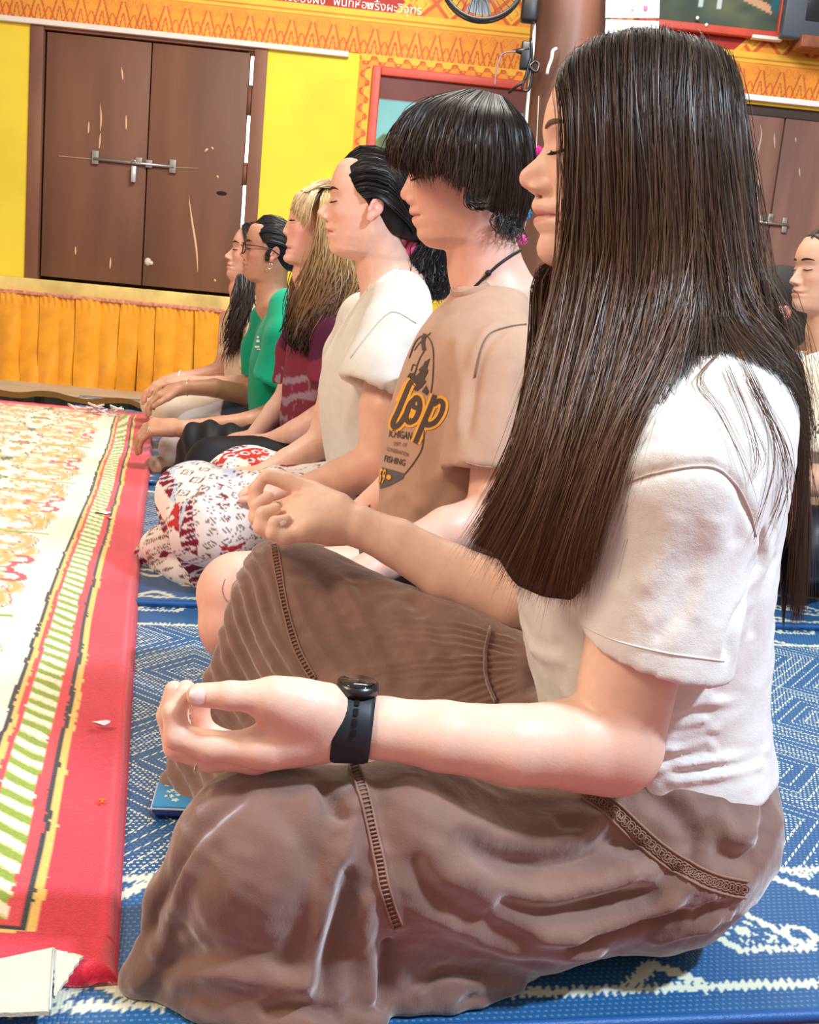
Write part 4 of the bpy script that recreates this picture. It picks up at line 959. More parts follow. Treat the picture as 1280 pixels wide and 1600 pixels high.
def carpet_col(u, y):
    n1 = vnoise(np.stack([u, y, 0*u], -1), 110, 1)*.0012+vnoise(np.stack([u, y, 0*u], -1), 22, 2)*.002; nearw = .0505-(y-Y0)*1.0
    u = u+n1; ue = np.where(y-Y0 < .075, np.minimum(u, np.maximum((y-Y0)*1.45, 0)), u)
    R_ = np.array(srgb(214,42,66)); YE = np.array(srgb(240,196,104)); BL = np.array(srgb(38,44,52)); CR = np.array(srgb(246,240,214)); GR = np.array(srgb(140,168,56)); RD = np.array(srgb(228,66,78)); PE = np.array(srgb(248,206,160)); OR = np.array(srgb(238,170,92)); DG = np.array(srgb(62,92,40))
    c = np.tile(CR, (*u.shape, 1)); S_ = lambda m, q: np.where(m[..., None], q, c)
    c = S_(ue < .172, BL); c = S_(ue < .165, YE); c = S_(ue < .157, RD)
    fr = ((y-u*.75+.004*vnoise(np.stack([u, y, 0*u], -1), 30, 6))/.040) % 1
    c = S_(ue < .149, CR); c = S_((ue < .149) & (fr < .50), GR); c = S_((ue < .149) & (np.abs(fr-.25) > .20) & (np.abs(fr-.25) < .30), YE*.6+CR*.2+GR*.2)
    c = S_(ue < .108, RD); c = S_(ue < .094, BL); c = S_(ue < .087, YE); c = S_(ue < .0775, R_*(1+.12*vnoise(np.stack([u, y, 0*u], -1), 9, 3))[..., None])
    # field ornament of scrolls about a running centre line
    x = u-.46; P = .62; v = ((y-1.22)/P+.5) % 1-.5; v = v*P; av = np.abs(v); ax = np.abs(x); fm = (u > .19) & (u < .74)
    wob = .010*vnoise(np.stack([u, y, 0*u], -1), 18, 4)
    def ring(cx, cv, r, w_): return np.abs(np.hypot(ax-cx, av-cv)-r+wob) < w_
    def spiral(cx, cv, r0_, turns, w_, flip=1):
        dx, dv = ax-cx, (av-cv)*flip; th = np.arctan2(dv, dx); rr = np.hypot(dx, dv); k = rr/r0_*turns; return (np.abs(((k-th/(2*np.pi)) % 1)-.5) < w_)*(rr < r0_)
    for q, sh, cc in ((.0,.0165,RD*.6+PE*.4),(.0,.0145,PE),(.0,.0085,OR)):
        m = ring(.12, .10, .085, sh)*(ax > .05) | ring(.10, .24, .075, sh)*(ax > .03) | ring(.17, .17, .055, sh) | ring(.06, .31, .05, sh)
        c = S_(fm & m, cc)
    c = S_(fm & spiral(.12, .10, .050, 1.2, .13), OR); c = S_(fm & spiral(.10, .24, .042, 1.2, .14, -1), PE)
    c = S_(fm & ((np.abs(np.hypot(ax-.12, av-.10)-.085+wob) > .019) & (np.abs(np.hypot(ax-.12, av-.10)-.085+wob) < .0215) & (ax > .06)), RD)
    d = ax/.055+av/.045; c = S_(fm & (d < 1), GR); c = S_(fm & (d < 1) & (d > .8), DG); c = S_(fm & (d < .5), RD)
    c = S_(fm & (av < .007*(1+.4*wob/.01)) & (ax > .05) & (ax < .24), GR); c = S_(fm & (ax/.03+np.abs(av-.12)/.05 < 1), OR*.9); c = S_(fm & (ax/.022+np.abs(av-P/2)/.05 < 1), DG); c = S_(fm & (np.abs(ax-.035-np.abs(av-.19)*.6) < .004) & (np.abs(av-.19) < .05), DG)
    rs = (np.abs(np.hypot(ax-.20, av-.245)-.028) < .0075)*(ax > .19) | (np.abs(np.hypot(ax-.17, av-.285)-.03) < .007)*(av > .28); c = S_(fm & rs, RD)
    # inner frame stripes further in
    w_ = u-.76; c = S_((w_ > 0) & (w_ < .012), BL); c = S_((w_ > .012) & (w_ < .03), RD); c = S_((w_ > .03) & (w_ < .038), YE); f2 = (y/.04) % 1; c = S_((w_ > .038) & (w_ < .10), CR*.5+GR*.5); c = S_((w_ > .038) & (w_ < .10) & (f2 < .5), GR*.7+CR*.3); c = S_((w_ > .10) & (w_ < .112), RD); c = S_((w_ > .112) & (w_ < .122), BL); c = S_(w_ > .122, R_)
    # far border
    e = Y1-y; c = S_((e < .10), R_*.9)
    return c*(1+.06*vnoise(np.stack([u, y, 0*u], -1), 260, 5)[..., None])
CC = carpet_col(U_, Y_)
edge = np.minimum(U_, Y_-Y0); Z_ = .016+.013*np.sqrt(np.clip(1-(1-np.clip(edge/.014, 0, 1))**2, 0, 1))-.013+.0035*vnoise(np.stack([U_, Y_, 0*U_], -1), 4, 2)*np.clip(U_/.05, 0, 1)+.0014*vnoise(np.stack([U_, Y_*.3, 0*U_], -1), 30, 3)*np.clip(U_/.02, 0, 1) + .004*np.exp(-((U_-.012)/.006)**2)
Z_ = Z_+.0145*np.clip((Y_-1.9)/2.5, 0, 1)
# rounded near corner
cr = .03; dxc = np.clip(cr-U_, 0, 1); dyc = np.clip(cr-(Y_-Y0), 0, 1); 
G3 = np.stack([X_, Y_+np.where((U_ < cr) & (Y_-Y0 < cr), dxc*.35*(1-(Y_-Y0)/cr), 0)+X_*0, Z_], -1)
nu, nv = U_.shape; i, j = np.meshgrid(np.arange(nu-1), np.arange(nv-1), indexing='ij'); e = i*nv+j; f = np.stack([e, e+1, e+nv+1, e+nv], -1).reshape(-1, 4)
vv = G3.reshape(-1, 3); cc = CC.reshape(-1, 3)
bord = np.concatenate([np.arange(nv), np.arange(1, nu)*nv+nv-1, (nu-1)*nv+np.arange(nv-2, -1, -1), np.arange(nu-2, 0, -1)*nv]); nb_ = len(bord)
low = vv[bord].copy(); low[:, 2] = np.maximum(low[:, 2]-.016, .0005+.0145*np.clip((low[:, 1]-1.9)/2.5, 0, 1)); sk = np.stack([bord, np.roll(bord, -1), len(vv)+np.roll(np.arange(nb_), -1), len(vv)+np.arange(nb_)], -1)
MCP = newmat('carpet_pile', attr='Col', rough=.95, spec=.1, sheen=.5, noise=(300, .12, (1,1,1)), bump=[(500, .6, (1,1,1), 'noise'), (60, .3, (1,1,1), 'noise')])
cp = mesh_obj('patterned_carpet', np.vstack([vv, low]), np.vstack([f, sk]), MCP, None, True, np.vstack([cc, cc[bord]*.8]))
tag(cp, 'cream and red patterned carpet with green dashed border, left of the row', 'carpet')

# cream cloth at the lower left corner of the carpet
wc_ = thing('folded_cloth', 'cream canvas cloth with a torn flap on the near left corner of the carpet', 'cloth', None, ground(40, 1540))
def slab(name, px, z, th, mat, parent, rag=0, n=14):
    P = [ground(x, y, z) for x, y in px]; top = []
    for a, b in zip(P, P[1:]+P[:1]):
        for t in np.linspace(0, 1, n, endpoint=False): top.append(a*(1-t)+b*t+rag*rng.normal(0, 1, 3)*V(1,1,.2))
    N = len(top); vs = top+[q-V(0,0,th) for q in top]; return mesh_obj(name, vs, [tuple(range(N)), tuple(range(N, 2*N))[::-1]]+[(i, N+i, N+(i+1) % N, (i+1) % N) for i in range(N)], mat, parent, False)
CV = newmat('canvas', (.66,.62,.50), rough=.9, noise=(30,.05,(1,1,1)), bump=[(700, .5, (1,.3,1), 'noise')])
slab('cloth_sheet', [(-90,1516),(84,1480),(77,1580),(-90,1586)], .024, .004, CV, wc_, .0003); slab('torn_flap', [(84,1482),(130,1494),(84,1556)], .0225, .003, CV, wc_, .0008)
m = MB(); m.tube([ground(84,1482,.0245), ground(81,1530,.0245), ground(78,1578,.0245)], .0012, 5); m.build('sewn_edge', newmat('thread', (.55,.6,.62)), wc_); adopt(wc_)

# blue flowered case on the mat
tc_ = thing('flowered_case', 'small blue case with white flowers on the mat beside the nearest knee', 'case', None, ground(268, 1270))
a_ = ground(233, 1287, .006); b_ = ground(245, 1236, .018); cA = unit(m1*1.0+m2*-.08); cB = np.cross(V(0,0,1), cA)
ctr = ground(232, 1285, .0)+cA*.062+cB*.036; m = MB(); m.box(ctr+V(0,0,.0115), (.060,.034,.0065), [cA, cB, V(0,0,1)], .006); m.build('case_body', newmat('navy_case', (.02,.055,.25), rough=.3), tc_)
m = MB(); m.box(ctr+V(0,0,.0185), (.059,.033,.0012), [cA, cB, V(0,0,1)], .0009); m.build('case_lid', newmat('blue_case', (.05,.30,.62), rough=.3), tc_)
m = MB(); m.box(ctr+V(0,0,.0165), (.0612,.0352,.0009), [cA, cB, V(0,0,1)], .0006); m.build('case_rim', newmat('clear_rim', (.45,.55,.68), rough=.2), tc_)
m = MB(); fr_ = np.random.default_rng(4)
for _ in range(34):
    c = ctr+cA*fr_.uniform(-.052,.052)+cB*fr_.uniform(-.028,.028)+V(0,0,.0198); r0_ = fr_.uniform(.003,.0055); n = 20
    m.add([c]+[c+(cA*math.cos(t)+cB*math.sin(t))*r0_*(.75+.25*math.cos(5*t)) for t in np.linspace(0, 2*math.pi, n, endpoint=False)], [(0, 1+i, 1+(i+1) % n) for i in range(n)])
m.build('printed_flowers', newmat('flower_white', (.75,.85,.85), rough=.4), tc_); adopt(tc_)

# litter on the carpet
for nm, x, y, w_, col_, lb in (('petal',160,803,.020,(.85,.72,.74),'pale pink petal on the red carpet border, farther from the camera'),('petal',156,1133,.013,(.85,.75,.85),'pale lilac petal on the red carpet border, nearer the camera'),('petal',171,811,.009,(.9,.65,.5),'tiny peach petal lying on the black line of the carpet border')):
    c = ground(x, y, .022); m = MB(); vs = [c+V(0,0,.0012)]
    for t in np.linspace(0, 2*math.pi, 12, endpoint=False): vs.append(c+V(math.cos(t)*w_*(1+.2*math.sin(3*t)), math.sin(t)*w_*.55*(1+.2*math.cos(2*t)), .0045+.002*math.sin(2*t)))
    m.add(vs, [(0, 1+i, 1+(i+1) % 12) for i in range(12)]); m.add([v_-V(0,0,.0015) for v_ in vs], [(0, 1+(i+1) % 12, 1+i) for i in range(12)])
    tag(m.build(nm, newmat('petal', col_, rough=.7), None), lb, 'petal')
for x, y, lb in ((212,850,'orange crumb on the red border under the paisley skirt'),(161,1250,'orange crumb on the red border nearer the camera')):
    m = MB(); c = ground(x, y, .0205); [m.sphere(c+rng.normal(0, .003, 3)*V(1,1,0), .0022, 6) for _ in range(4)]; tag(m.build('crumb', newmat('crumb_orange', (.85,.22,.02)), None), lb, 'crumb')
c = ground(152, 645, .036); m = MB()
for _ in range(18):
    a = rng.uniform(0, 6.28); q = c+V(rng.uniform(-.08,.08), rng.uniform(-.05,.05), rng.uniform(.0,.03)); m.tube([q, q+V(math.cos(a)*.05, math.sin(a)*.03, rng.uniform(-.005,.02)), q+V(math.cos(a+1)*.06, math.sin(a+1)*.04, 0)], [.003,.005,.002], 5)
tag(m.build('crumpled_wrapper', newmat('clear_wrapper', (.75,.62,.60), rough=.25), None), 'crumpled clear wrapper at the far end of the carpet', 'wrapper')
# ---------------------------------------------------------------- materials shared by the people
MS = newmat('skin', attr='Col', rough=.46, spec=.42, sss=.12, bump=[(420, .10, (1,1,1), 'noise')])
MHAIR = newmat('hair', attr='Col', rough=.40, spec=.22)
MBROW = newmat('brow_hair', (.045,.024,.014), rough=.7)
MLASH = newmat('lash', (.012,.008,.006), rough=.7)
MNAIL = newmat('nail', (.80,.58,.55), rough=.22, spec=.6)
FAIR = (.83,.55,.43); 

def jersey(name, c, bump=.25, nz=.04): return newmat(name, c, rough=.85, spec=.2, sheen=.15, noise=(40, nz, (1,1,1)), bump=[(900, bump, (1,1,1), 'noise'), (60, .25, (1,1,1), 'noise')])
# ---------------------------------------------------------------- person 1: nearest woman with long straight hair
def person1():
    root = thing('person', 'nearest seated woman with very long straight brown hair, white t-shirt, brown skirt and dark watch', 'person', 'people meditating in a row on the mats', (.3, 1.1, 0))
    H = Head(1.12, 3, -1, (850,208), (851,227), (856,413), mouth=(840,337), ear=0,
        prof=[(866,146),(858,162),(853,180),(850,195),(849,208),(850,218),(851,227),(846,237),(836,249),(824,259),(815,267),(811.5,275),(811.5,284),(816,291),(824,296),(834,301),(836,307),(832,316),(830.5,323),(834,330),(839.5,336),(834,342),(834,350),(839,358),(845,366),(841,376),(838.5,387),(841,399),(850,410)])
    H.lipc = (.66,.27,.23)
    F = Field()
    sh = V(.245, 1.10, .55); nb = V(.272, 1.125, .655); nb2 = V(.275, 1.12, .60)
    H.add(F, [nb, nb2], (.047, .052, .075))
    # arms
    nS = at(1062, 700, .955); nE = at(962, 1152, .925)
    na = [nS, at(1010, 930, .94), nE, at(905, 1163, .915), at(800, 1164, .90), at(690, 1150, .895), at(600, 1138, .893), at(548, 1132, .892)]
    F.chain(na[:3], [.050, .046, .0425], .006); F.chain(na[2:], [.0425, .0405, .0345, .030, .0265, .0262], .006)
    F.ell(at(958, 1182, .925), (.034,.034,.034), k=.02)
    fS = at(900, 700, 1.28); fE = at(905, 968, 1.30)
    fa = [V(.22, 1.27, .52), V(.20,1.30,.30), at(800, 935, 1.31), at(700, 895, 1.32), at(620, 848, 1.325), at(560, 822, 1.325)]
    F.chain(fa, [.05, .042, .040, .037, .030, .0255], .006)
    # torso core
    F.loft([(.13,.285,1.09,.075,.11),(.2,.275,1.10,.088,.125),(.32,.262,1.10,.10,.135),(.43,.25,1.10,.108,.15),(.5,.255,1.10,.10,.165),(.56,.265,1.105,.085,.15),(.60,.272,1.11,.065,.11)], H.f, .03)
    # near hand: thumb and first finger meeting
    hw = na[-1]
    P_ = [at(*q) for q in [(400,1168,.868),(398,1180,.887),(404,1176,.906),(412,1165,.922)]]
    F.cone(hw, at(470,1140,.885), .0265, .025, .006); F.cone(at(490,1138,.885), at(425,1166,.872), .026, .0185, .012)
    for q, r in zip(P_, (.0165,.0165,.016,.015)): F.cone(at(500,1140,.893), q, .022, r, .012)
    F.cone(at(505,1110,.880), at(425,1090,.862), .024, .0155, .014); F.cone(at(425,1089,.862), at(360,1087,.856), .0145, .0118, .006); F.cone(at(360,1087,.856), at(310,1086,.860), .0120, .0100, .004)
    F.chain([P_[0], at(330,1166,.862), at(278,1150,.862)], [.0155,.0125,.0118], .005); F.chain([at(278,1150,.862), at(272,1112,.866), at(290,1083,.872)], [.0118,.0098,.0082], .003)
    F.chain([P_[1], at(330,1182,.884), at(277,1166,.884)], [.0155,.0128,.0118], .005); F.chain([at(277,1166,.884), at(263,1118,.886), at(272,1078,.890)], [.0118,.0098,.0082], .003)
    F.chain([P_[2], at(335,1178,.905), at(285,1160,.904)], [.0145,.0118,.011], .005); F.chain([at(285,1160,.904), at(276,1112,.905), at(291,1076,.905)], [.011,.0095,.008], .003)
    F.chain([P_[3], at(350,1160,.922), at(318,1140,.922)], [.013,.0105,.0098], .005); F.chain([at(318,1140,.922), at(312,1112,.918), at(322,1090,.914)], [.0098,.0085,.007], .003)
    F.ell(at(455,1105,.868), (.030,.018,.020), k=.018)
    # far hand, palm up
    fw = fa[-1]
    F.cone(fw, at(500,810,1.325), .0255, .025, .006)
    Q = [at(*q) for q in [(462,790,1.345),(458,806,1.325),(462,820,1.305),(472,830,1.287)]]
    for q, r in zip(Q, (.015,.0155,.015,.014)): F.cone(at(520,815,1.325), q, .022, r, .014)
    F.cone(at(525,795,1.335), at(488,770,1.355), .022, .015, .012); F.chain([at(488,769,1.355), at(450,752,1.36), at(417,744,1.355)], [.0135,.0115,.0088], .004)
    F.chain([Q[0], at(420,800,1.345), at(401,785,1.345)], [.0135,.0115,.0108], .004); F.chain([at(401,785,1.345), at(399,765,1.35), at(409,750,1.355)], [.0108,.009,.0078], .003)
    F.chain([Q[1], at(420,818,1.32), at(402,808,1.32)], [.0135,.0118,.0108], .004); F.chain([at(402,808,1.32), at(402,790,1.322), at(419,777,1.328)], [.0108,.009,.0078], .003)
    F.chain([Q[2], at(428,830,1.298), at(409,822,1.298)], [.0135,.0115,.0105], .004); F.chain([at(409,822,1.298), at(411,803,1.30), at(430,795,1.306)], [.0105,.009,.0078], .003)
    F.chain([Q[3], at(445,838,1.28), at(428,832,1.278)], [.012,.0105,.0095], .004); F.chain([at(428,832,1.278), at(430,817,1.28), at(447,812,1.285)], [.0095,.0082,.007], .003)
    hc = H.o; zc = H.wld(0, 0, -.125)[2]
    hcut = na[-1][0]
    pink = (.84,.36,.29)
    spots = [(at(300,1076,.89), .014, pink, .5), (at(262,1160,.87), .02, pink, .45), (at(400,1190,.87), .025, pink, .3), (at(940,1215,.90), .05, (.72,.36,.25), .45), (at(402,780,1.34), .02, pink, .4), (at(340,1160,.89), .02, pink, .2)]
    headm = lambda v: v[:, 2] > zc
    bodym = lambda v: (v[:, 2] <= zc+.009) & ~((v[:, 0] < hcut-.004))
    handm = lambda v: (v[:, 0] < hcut) & (v[:, 2] < .5)
    FH = Field(); FH.p = [p for p in F.p]
    skin_mesh('body', [(F_lim(F, lo=(-9,-9,zc-.01)), .0017, headm), (F_lim(F, lo=(hcut-.01,-9,-9), hi=(9,9,zc+.015)), .0034, bodym), (F_lim(F, hi=(hcut+.01,9,.5)), .002, handm)], root, FAIR, MS, spots, [H])
    head_details(H, root, newmat('soft_brow', (.13,.075,.05), rough=.8), MLASH, thick=.95)
    m = MB()
    nail(m, at(298,1084,.8555)+V(0,-.0075,.002), at(330,1086,.8555)+V(0,-.0075,.002), V(.05,-1,.45), .0072, .0135); m.build('fingernail', MNAIL, root)
    m = MB(); nail(m, at(446,811,1.278), at(432,818,1.272), V(-.2,-.7,.7), .005, .009); m.build('fingernail', MNAIL, root)

    # ---- t-shirt
    T = Field(); f = V(-.985,-.17,0)
    sb = at(1024, 1030, .935)
    T.cone(V(.262,.985,.545), nS+V(-.0,-.0,-.03), .062, .070, .04); T.cone(nS+V(0,0,-.03), sb, .072, .069, .03, flat=(V(0,1,0), .92))
    T.cone(V(.24,1.22,.54), V(.22,1.29,.46), .062, .068, .04); T.cone(V(.22,1.29,.46), V(.20,1.30,.36), .068, .066, .02)
    T.ell(V(.142,1.06,.435), (.05,.07,.065), k=.05)
    hn = unit(at(1020, 1012, .93)-at(1068, 760, .95)); hp = at(1018, 1016, .93)
    ax_ = unit(np.cross(hn, V(0,1,0)))
    hn2 = unit(np.cross(at(1135,1046,.93)-at(905,986,.93), V(0,1,.15))); hn2 = -hn2 if hn2[2] > 0 else hn2
    T.half(hp, hn2, hp+hn2*.10, .16, .003)
    T.cone(hp+hn2*.03, hp-hn2*.03, .056, .046, .003, '-')
    T.loft([(.165,.288,1.10,.112,.155),(.20,.281,1.10,.112,.152),(.25,.265,1.10,.115,.148),(.30,.254,1.10,.120,.148),(.36,.243,1.10,.126,.155),(.43,.234,1.10,.128,.165),(.49,.238,1.10,.120,.172),(.54,.249,1.10,.104,.172),(.58,.262,1.105,.086,.150),(.615,.274,1.11,.066,.105),(.64,.28,1.115,.055,.074),(.655,.28,1.115,.050,.060)], f, .02)
    T.plane(V(.30,1.10,.182), unit(V(.10,.0,-1)), .004)
    seam1 = [(945,782),(975,757),(1030,738),(1110,729),(1150,758),(1172,800),(1180,838)]
    v0, f0 = T.mesh(.006); tmp = mesh_obj('tmp', v0, f0); bv = bvh_of(tmp); bpy.data.objects.remove(tmp)
    def L(pts, lift=0): return [q for q in (hit(bv, a, b, lift) for a, b in pts) if q is not None]
    folds = [([(790,1060),(830,1078),(880,1085)], .006, .008), ([(775,1020),(820,1045),(880,1060)], .006, .008), ([(775,985),(830,1010),(890,1030)], .005, .009), ([(765,940),(800,960),(870,975)], .003,.012),
             ([(1130,1040),(1150,960),(1185,880),(1190,820)], -.009, .007), ([(1170,1000),(1190,930),(1215,860)], -.005, .008), ([(1110,730),(1108,650),(1115,560)], .0025, .006), ([(1185,700),(1160,790),(1150,860)], -.004,.012),
             ([(920,900),(905,960),(900,990)], -.004, .008), ([(1060,800),(1040,860),(1000,930)], .003, .014), ([(1120,800),(1110,880),(1080,980)], .003,.014), ([(960,800),(940,880),(925,950)],.0025,.01), ([(1090,900),(1060,960),(1020,1000)],-.003,.008),
             ([(985,650),(1040,640),(1090,600)], .003,.01), ([(960,700),(1020,690),(1080,670)],-.0025,.009), ([(1000,610),(1060,585),(1100,560)],-.002,.008)]
    fl = [(L(a), b, c) for a, b, c in folds]; sl = L(seam1)
    gr = np.random.default_rng(23); wl = []
    for q_ in range(10):
        y = 1046+q_*16+gr.normal(0, 3); x1 = gr.uniform(1190, 1224); x0 = gr.uniform(1000, 1050); sl_ = gr.uniform(.12, .24)
        wl.append((L([(x1, y), ((x0+x1)/2, y+(x1-x0)*sl_*.6+gr.normal(0, 3)), (x0, y+(x1-x0)*sl_)]), gr.uniform(.0045, .0075), gr.uniform(.0045, .006)))
    def disp(v, n):
        d = np.zeros(len(v))
        for ln, a, w_ in fl+wl:
            if len(ln) > 1: fold(v, d, ln, a*1.2, w_)
        fold(v, d, sl, -.003, .004, valley=-.4)
        low = np.clip((.36-v[:, 2])/.06, 0, 1)
        d += wrinkle(v, 34, .0022, (1, .3, .10), 8, 1)*low*np.clip((v[:, 0]-.1)/.05, 0, 1) + wrinkle(v, 38, .0012, (1, .5, .5), 3, 2)
        d += .0018*vnoise(v, 14, 4)
        return d
    MT = newmat('white_jersey', (.76,.745,.715), rough=.85, spec=.2, sheen=.2, noise=(30, .03, (1,1,1)), bump=[(900, .22, (1,1,1), 'noise'), (110, .35, (1,1,1), 'noise')])
    ts = cloth('t_shirt', T, .0034, MT, root, disp)
    bt = bvh_of(ts)
    def onshirt(pts, lift=.0008): return [q for q in (hit(bt, a, b, lift) for a, b in pts) if q is not None]
    q = onshirt(spline(seam1, 40)); sm = MB(); sm.tube(q, .0011, 6); sm.build('shoulder_seam', newmat('seam', (.60,.50,.44), rough=.9), ts)
    q = onshirt(spline([(908,976),(960,1000),(1040,1020),(1132,1033)], 40), .0003); sm = MB(); sm.tube(q, .0007, 5); sm.build('sleeve_hem_stitch', newmat('stitch', (.76,.73,.70), rough=.9), ts)

    # ---- skirt
    K = Field()
    hipN = at(1075, 1330, 1.0); knN = at(398, 1318, .885); knF = at(464, 925, 1.38); hipF = V(.27,1.22,.13)
    K.loft([(.0,.262,1.11,.085,.095),(.015,.264,1.105,.088,.115),(.045,.270,1.10,.098,.145),(.09,.280,1.095,.112,.163),(.13,.286,1.09,.118,.168),(.17,.284,1.095,.116,.162),(.205,.278,1.10,.106,.148)], f, .04)
    K.cone(at(1000,1335,1.01), at(850,1352,.975), .088, .078, .04); K.cone(at(850,1352,.975), at(640,1316,.925), .078, .070, .04); K.cone(at(640,1320,.915), knN, .072, .064, .04)
    K.cone(hipF, V(.06,1.30,.17), .10, .088, .05); K.cone(V(.06,1.30,.17), knF, .088, .066, .05)
    K.cone(knF+V(0,0,-.04), V(.02,1.10,.05), .055, .06, .08); K.cone(knN+V(.01,.02,-.04), V(.08,1.2,.05), .055, .06, .08)
    K.ell(V(.06,1.10,.07), (.15,.20,.085), k=.08)
    gN = [ground(190,1557), ground(330,1588), ground(470,1612), ground(600,1588)]
    tri(K, at(352,1345,.885), gN[0]+V(.012,.01,.008), gN[2]+V(0,.01,.008), .012, .04); tri(K, at(560,1300,.90), gN[1]+V(0,.01,.01), gN[3]+V(0,.02,.01), .014, .05)
    tri(K, at(262,1400,.885), gN[0]+V(.012,.01,.01), V(-.14,1.05,.01), .010, .03); tri(K, at(262,1400,.885), at(352,1300,.885), V(-.14,1.05,.03), .012, .03); tri(K, at(345,1335,.885), at(560,1300,.90), gN[2]+V(0,.012,.01), .016, .05)
    # curtain under the far knee
    tri(K, knF+V(-.035,-.02,.045), V(-.255,1.27,.01), V(-.24,1.46,.01), .012, .03); tri(K, knF+V(-.03,-.02,.03), V(-.25,1.25,.01), V(-.05,1.15,.05), .014, .05)
    K.ell(V(-.07,1.1,.0), (.16,.26,.07), k=.06)
    # bunched cloth on the mat under the thigh
    K.chain([at(600,1500,.93), at(680,1500,.935), at(760,1520,.94), at(812,1530,.95)], [.03,.03,.022,.014], .02)
    K.chain([ground(640,1570,.012), ground(700,1552,.016), ground(740,1548,.014), ground(800,1535,.012)], [.010,.016,.013,.012], .012)
    K.chain([ground(330,1580,.008), ground(420,1592,.012), ground(520,1602,.010), ground(590,1592,.010)], [.008,.014,.012,.010], .012)
    K.plane(V(0,0,.0035), (0,0,-1), .003)
    K.half(V(.285,1.1,.205), (0,0,1), V(.285,1.1,.33), .20, .004)
    v0, f0 = K.mesh(.008); tmp = mesh_obj('tmp', v0, f0); bv = bvh_of(tmp); bpy.data.objects.remove(tmp)
    lace = L([(925,1236),(960,1268),(1000,1305),(1040,1338),(1080,1362),(1120,1378),(1162,1388)])
    ladderN = L([(553,1196),(566,1235),(580,1290),(592,1340),(603,1395),(622,1448)])
    ladderF = L([(425,850),(432,880),(440,930),(450,975),(465,1020),(490,1062),(520,1078)])
    waist = L([(762,985),(757,1020),(760,1060),(775,1098)])
    folds = [([(560,1215),(545,1300),(520,1380),(500,1470),(470,1560)], .011, .013), ([(520,1240),(440,1300),(370,1360),(300,1450),(250,1510)], .003, .03), ([(400,1230),(330,1280),(280,1350),(240,1430),(235,1470)], -.007, .009), ([(330,1290),(290,1370),(262,1450),(235,1500)], .006, .010),
             ([(500,1220),(520,1260),(545,1290)], -.008, .007), ([(545,1340),(530,1420),(510,1500),(500,1570)], -.012, .010), ([(575,1380),(570,1450),(575,1520),(580,1580)], .008, .014), ([(605,1470),(602,1530),(598,1580)], -.010, .008),
             ([(250,1540),(330,1520),(430,1530),(510,1545)], .007, .012), ([(300,1450),(250,1500),(205,1550)], .006,.012), ([(430,1250),(480,1330),(520,1400)], -.004, .012), ([(490,1225),(470,1300),(430,1400),(400,1500)], .003,.018),
             ([(600,1220),(650,1300),(720,1380),(820,1440),(930,1465)], .008, .020), ([(620,1210),(690,1270),(780,1310),(880,1300),(950,1275)], .008, .020), ([(700,1300),(780,1345),(870,1350),(960,1320),(1010,1330)], -.007, .011), ([(700,1340),(790,1390),(880,1400),(970,1370),(1050,1370)], .008, .015),
             ([(760,1400),(840,1425),(940,1410),(1040,1390)], -.008, .010), ([(820,1460),(900,1455),(990,1430),(1080,1400)], .007, .012), ([(680,1420),(760,1470),(860,1490),(960,1480)], .007, .014), ([(870,1480),(960,1455),(1060,1430),(1130,1410)], -.007, .008),
             ([(930,1500),(1010,1475),(1090,1450),(1150,1425)], .006, .010), ([(640,1330),(680,1400),(740,1450)], -.006, .011), ([(860,1290),(930,1300),(980,1320)], -.006, .009),
             ([(1090,1290),(1080,1330),(1075,1350)], -.003, .005), ([(1200,1240),(1195,1290),(1165,1340),(1100,1330)], -.007, .012), ([(1110,1260),(1140,1300),(1190,1310)], .006, .014), ([(1000,1230),(1060,1280),(1080,1330)], -.006, .012),
             ([(470,870),(520,930),(560,1000),(600,1080)], -.004, .012), ([(560,880),(600,940),(640,1020),(670,1080)], .005, .016), ([(520,890),(560,960),(590,1030),(610,1080)], .004, .012), ([(640,930),(680,990),(720,1060)], -.005, .012), ([(620,900),(660,960),(690,1030)], .004, .012),
             ([(450,900),(480,980),(520,1040),(540,1080)], .005, .01), ([(640,1560),(700,1535),(760,1540)], .005,.008), ([(680,1580),(740,1560),(800,1550)], -.004,.006), ([(400,1585),(470,1575),(540,1590)], -.006,.008)]
    fl2 = [(L(a), b, c) for a, b, c in folds]
    gr = np.random.default_rng(17); gat = []; lcp = spline([(950,1262),(1000,1308),(1040,1342),(1080,1366),(1120,1384),(1160,1395)], 40)
    for q_ in range(0, 40, 2):
        q_ += int(gr.integers(0, 2)); x, y = lcp[min(q_, 39)]+gr.normal(0, 1.5, 2); an = math.radians(158-28*q_/40+gr.normal(0, 5)); ln_ = gr.uniform(60, 190); bend = gr.uniform(-12, 22)
        gat.append((L([(x, y), (x+ln_*.5*math.cos(an), y+ln_*.5*math.sin(an)+bend*.5), (x+ln_*math.cos(an), y+ln_*math.sin(an)+bend*.2)]), gr.uniform(.0035, .0065)*(1 if q_ % 2 else -1), gr.uniform(.0045, .0065)))
    lc, ld, lf, wa = (np.array(x) for x in (lace, ladderN, ladderF, waist))
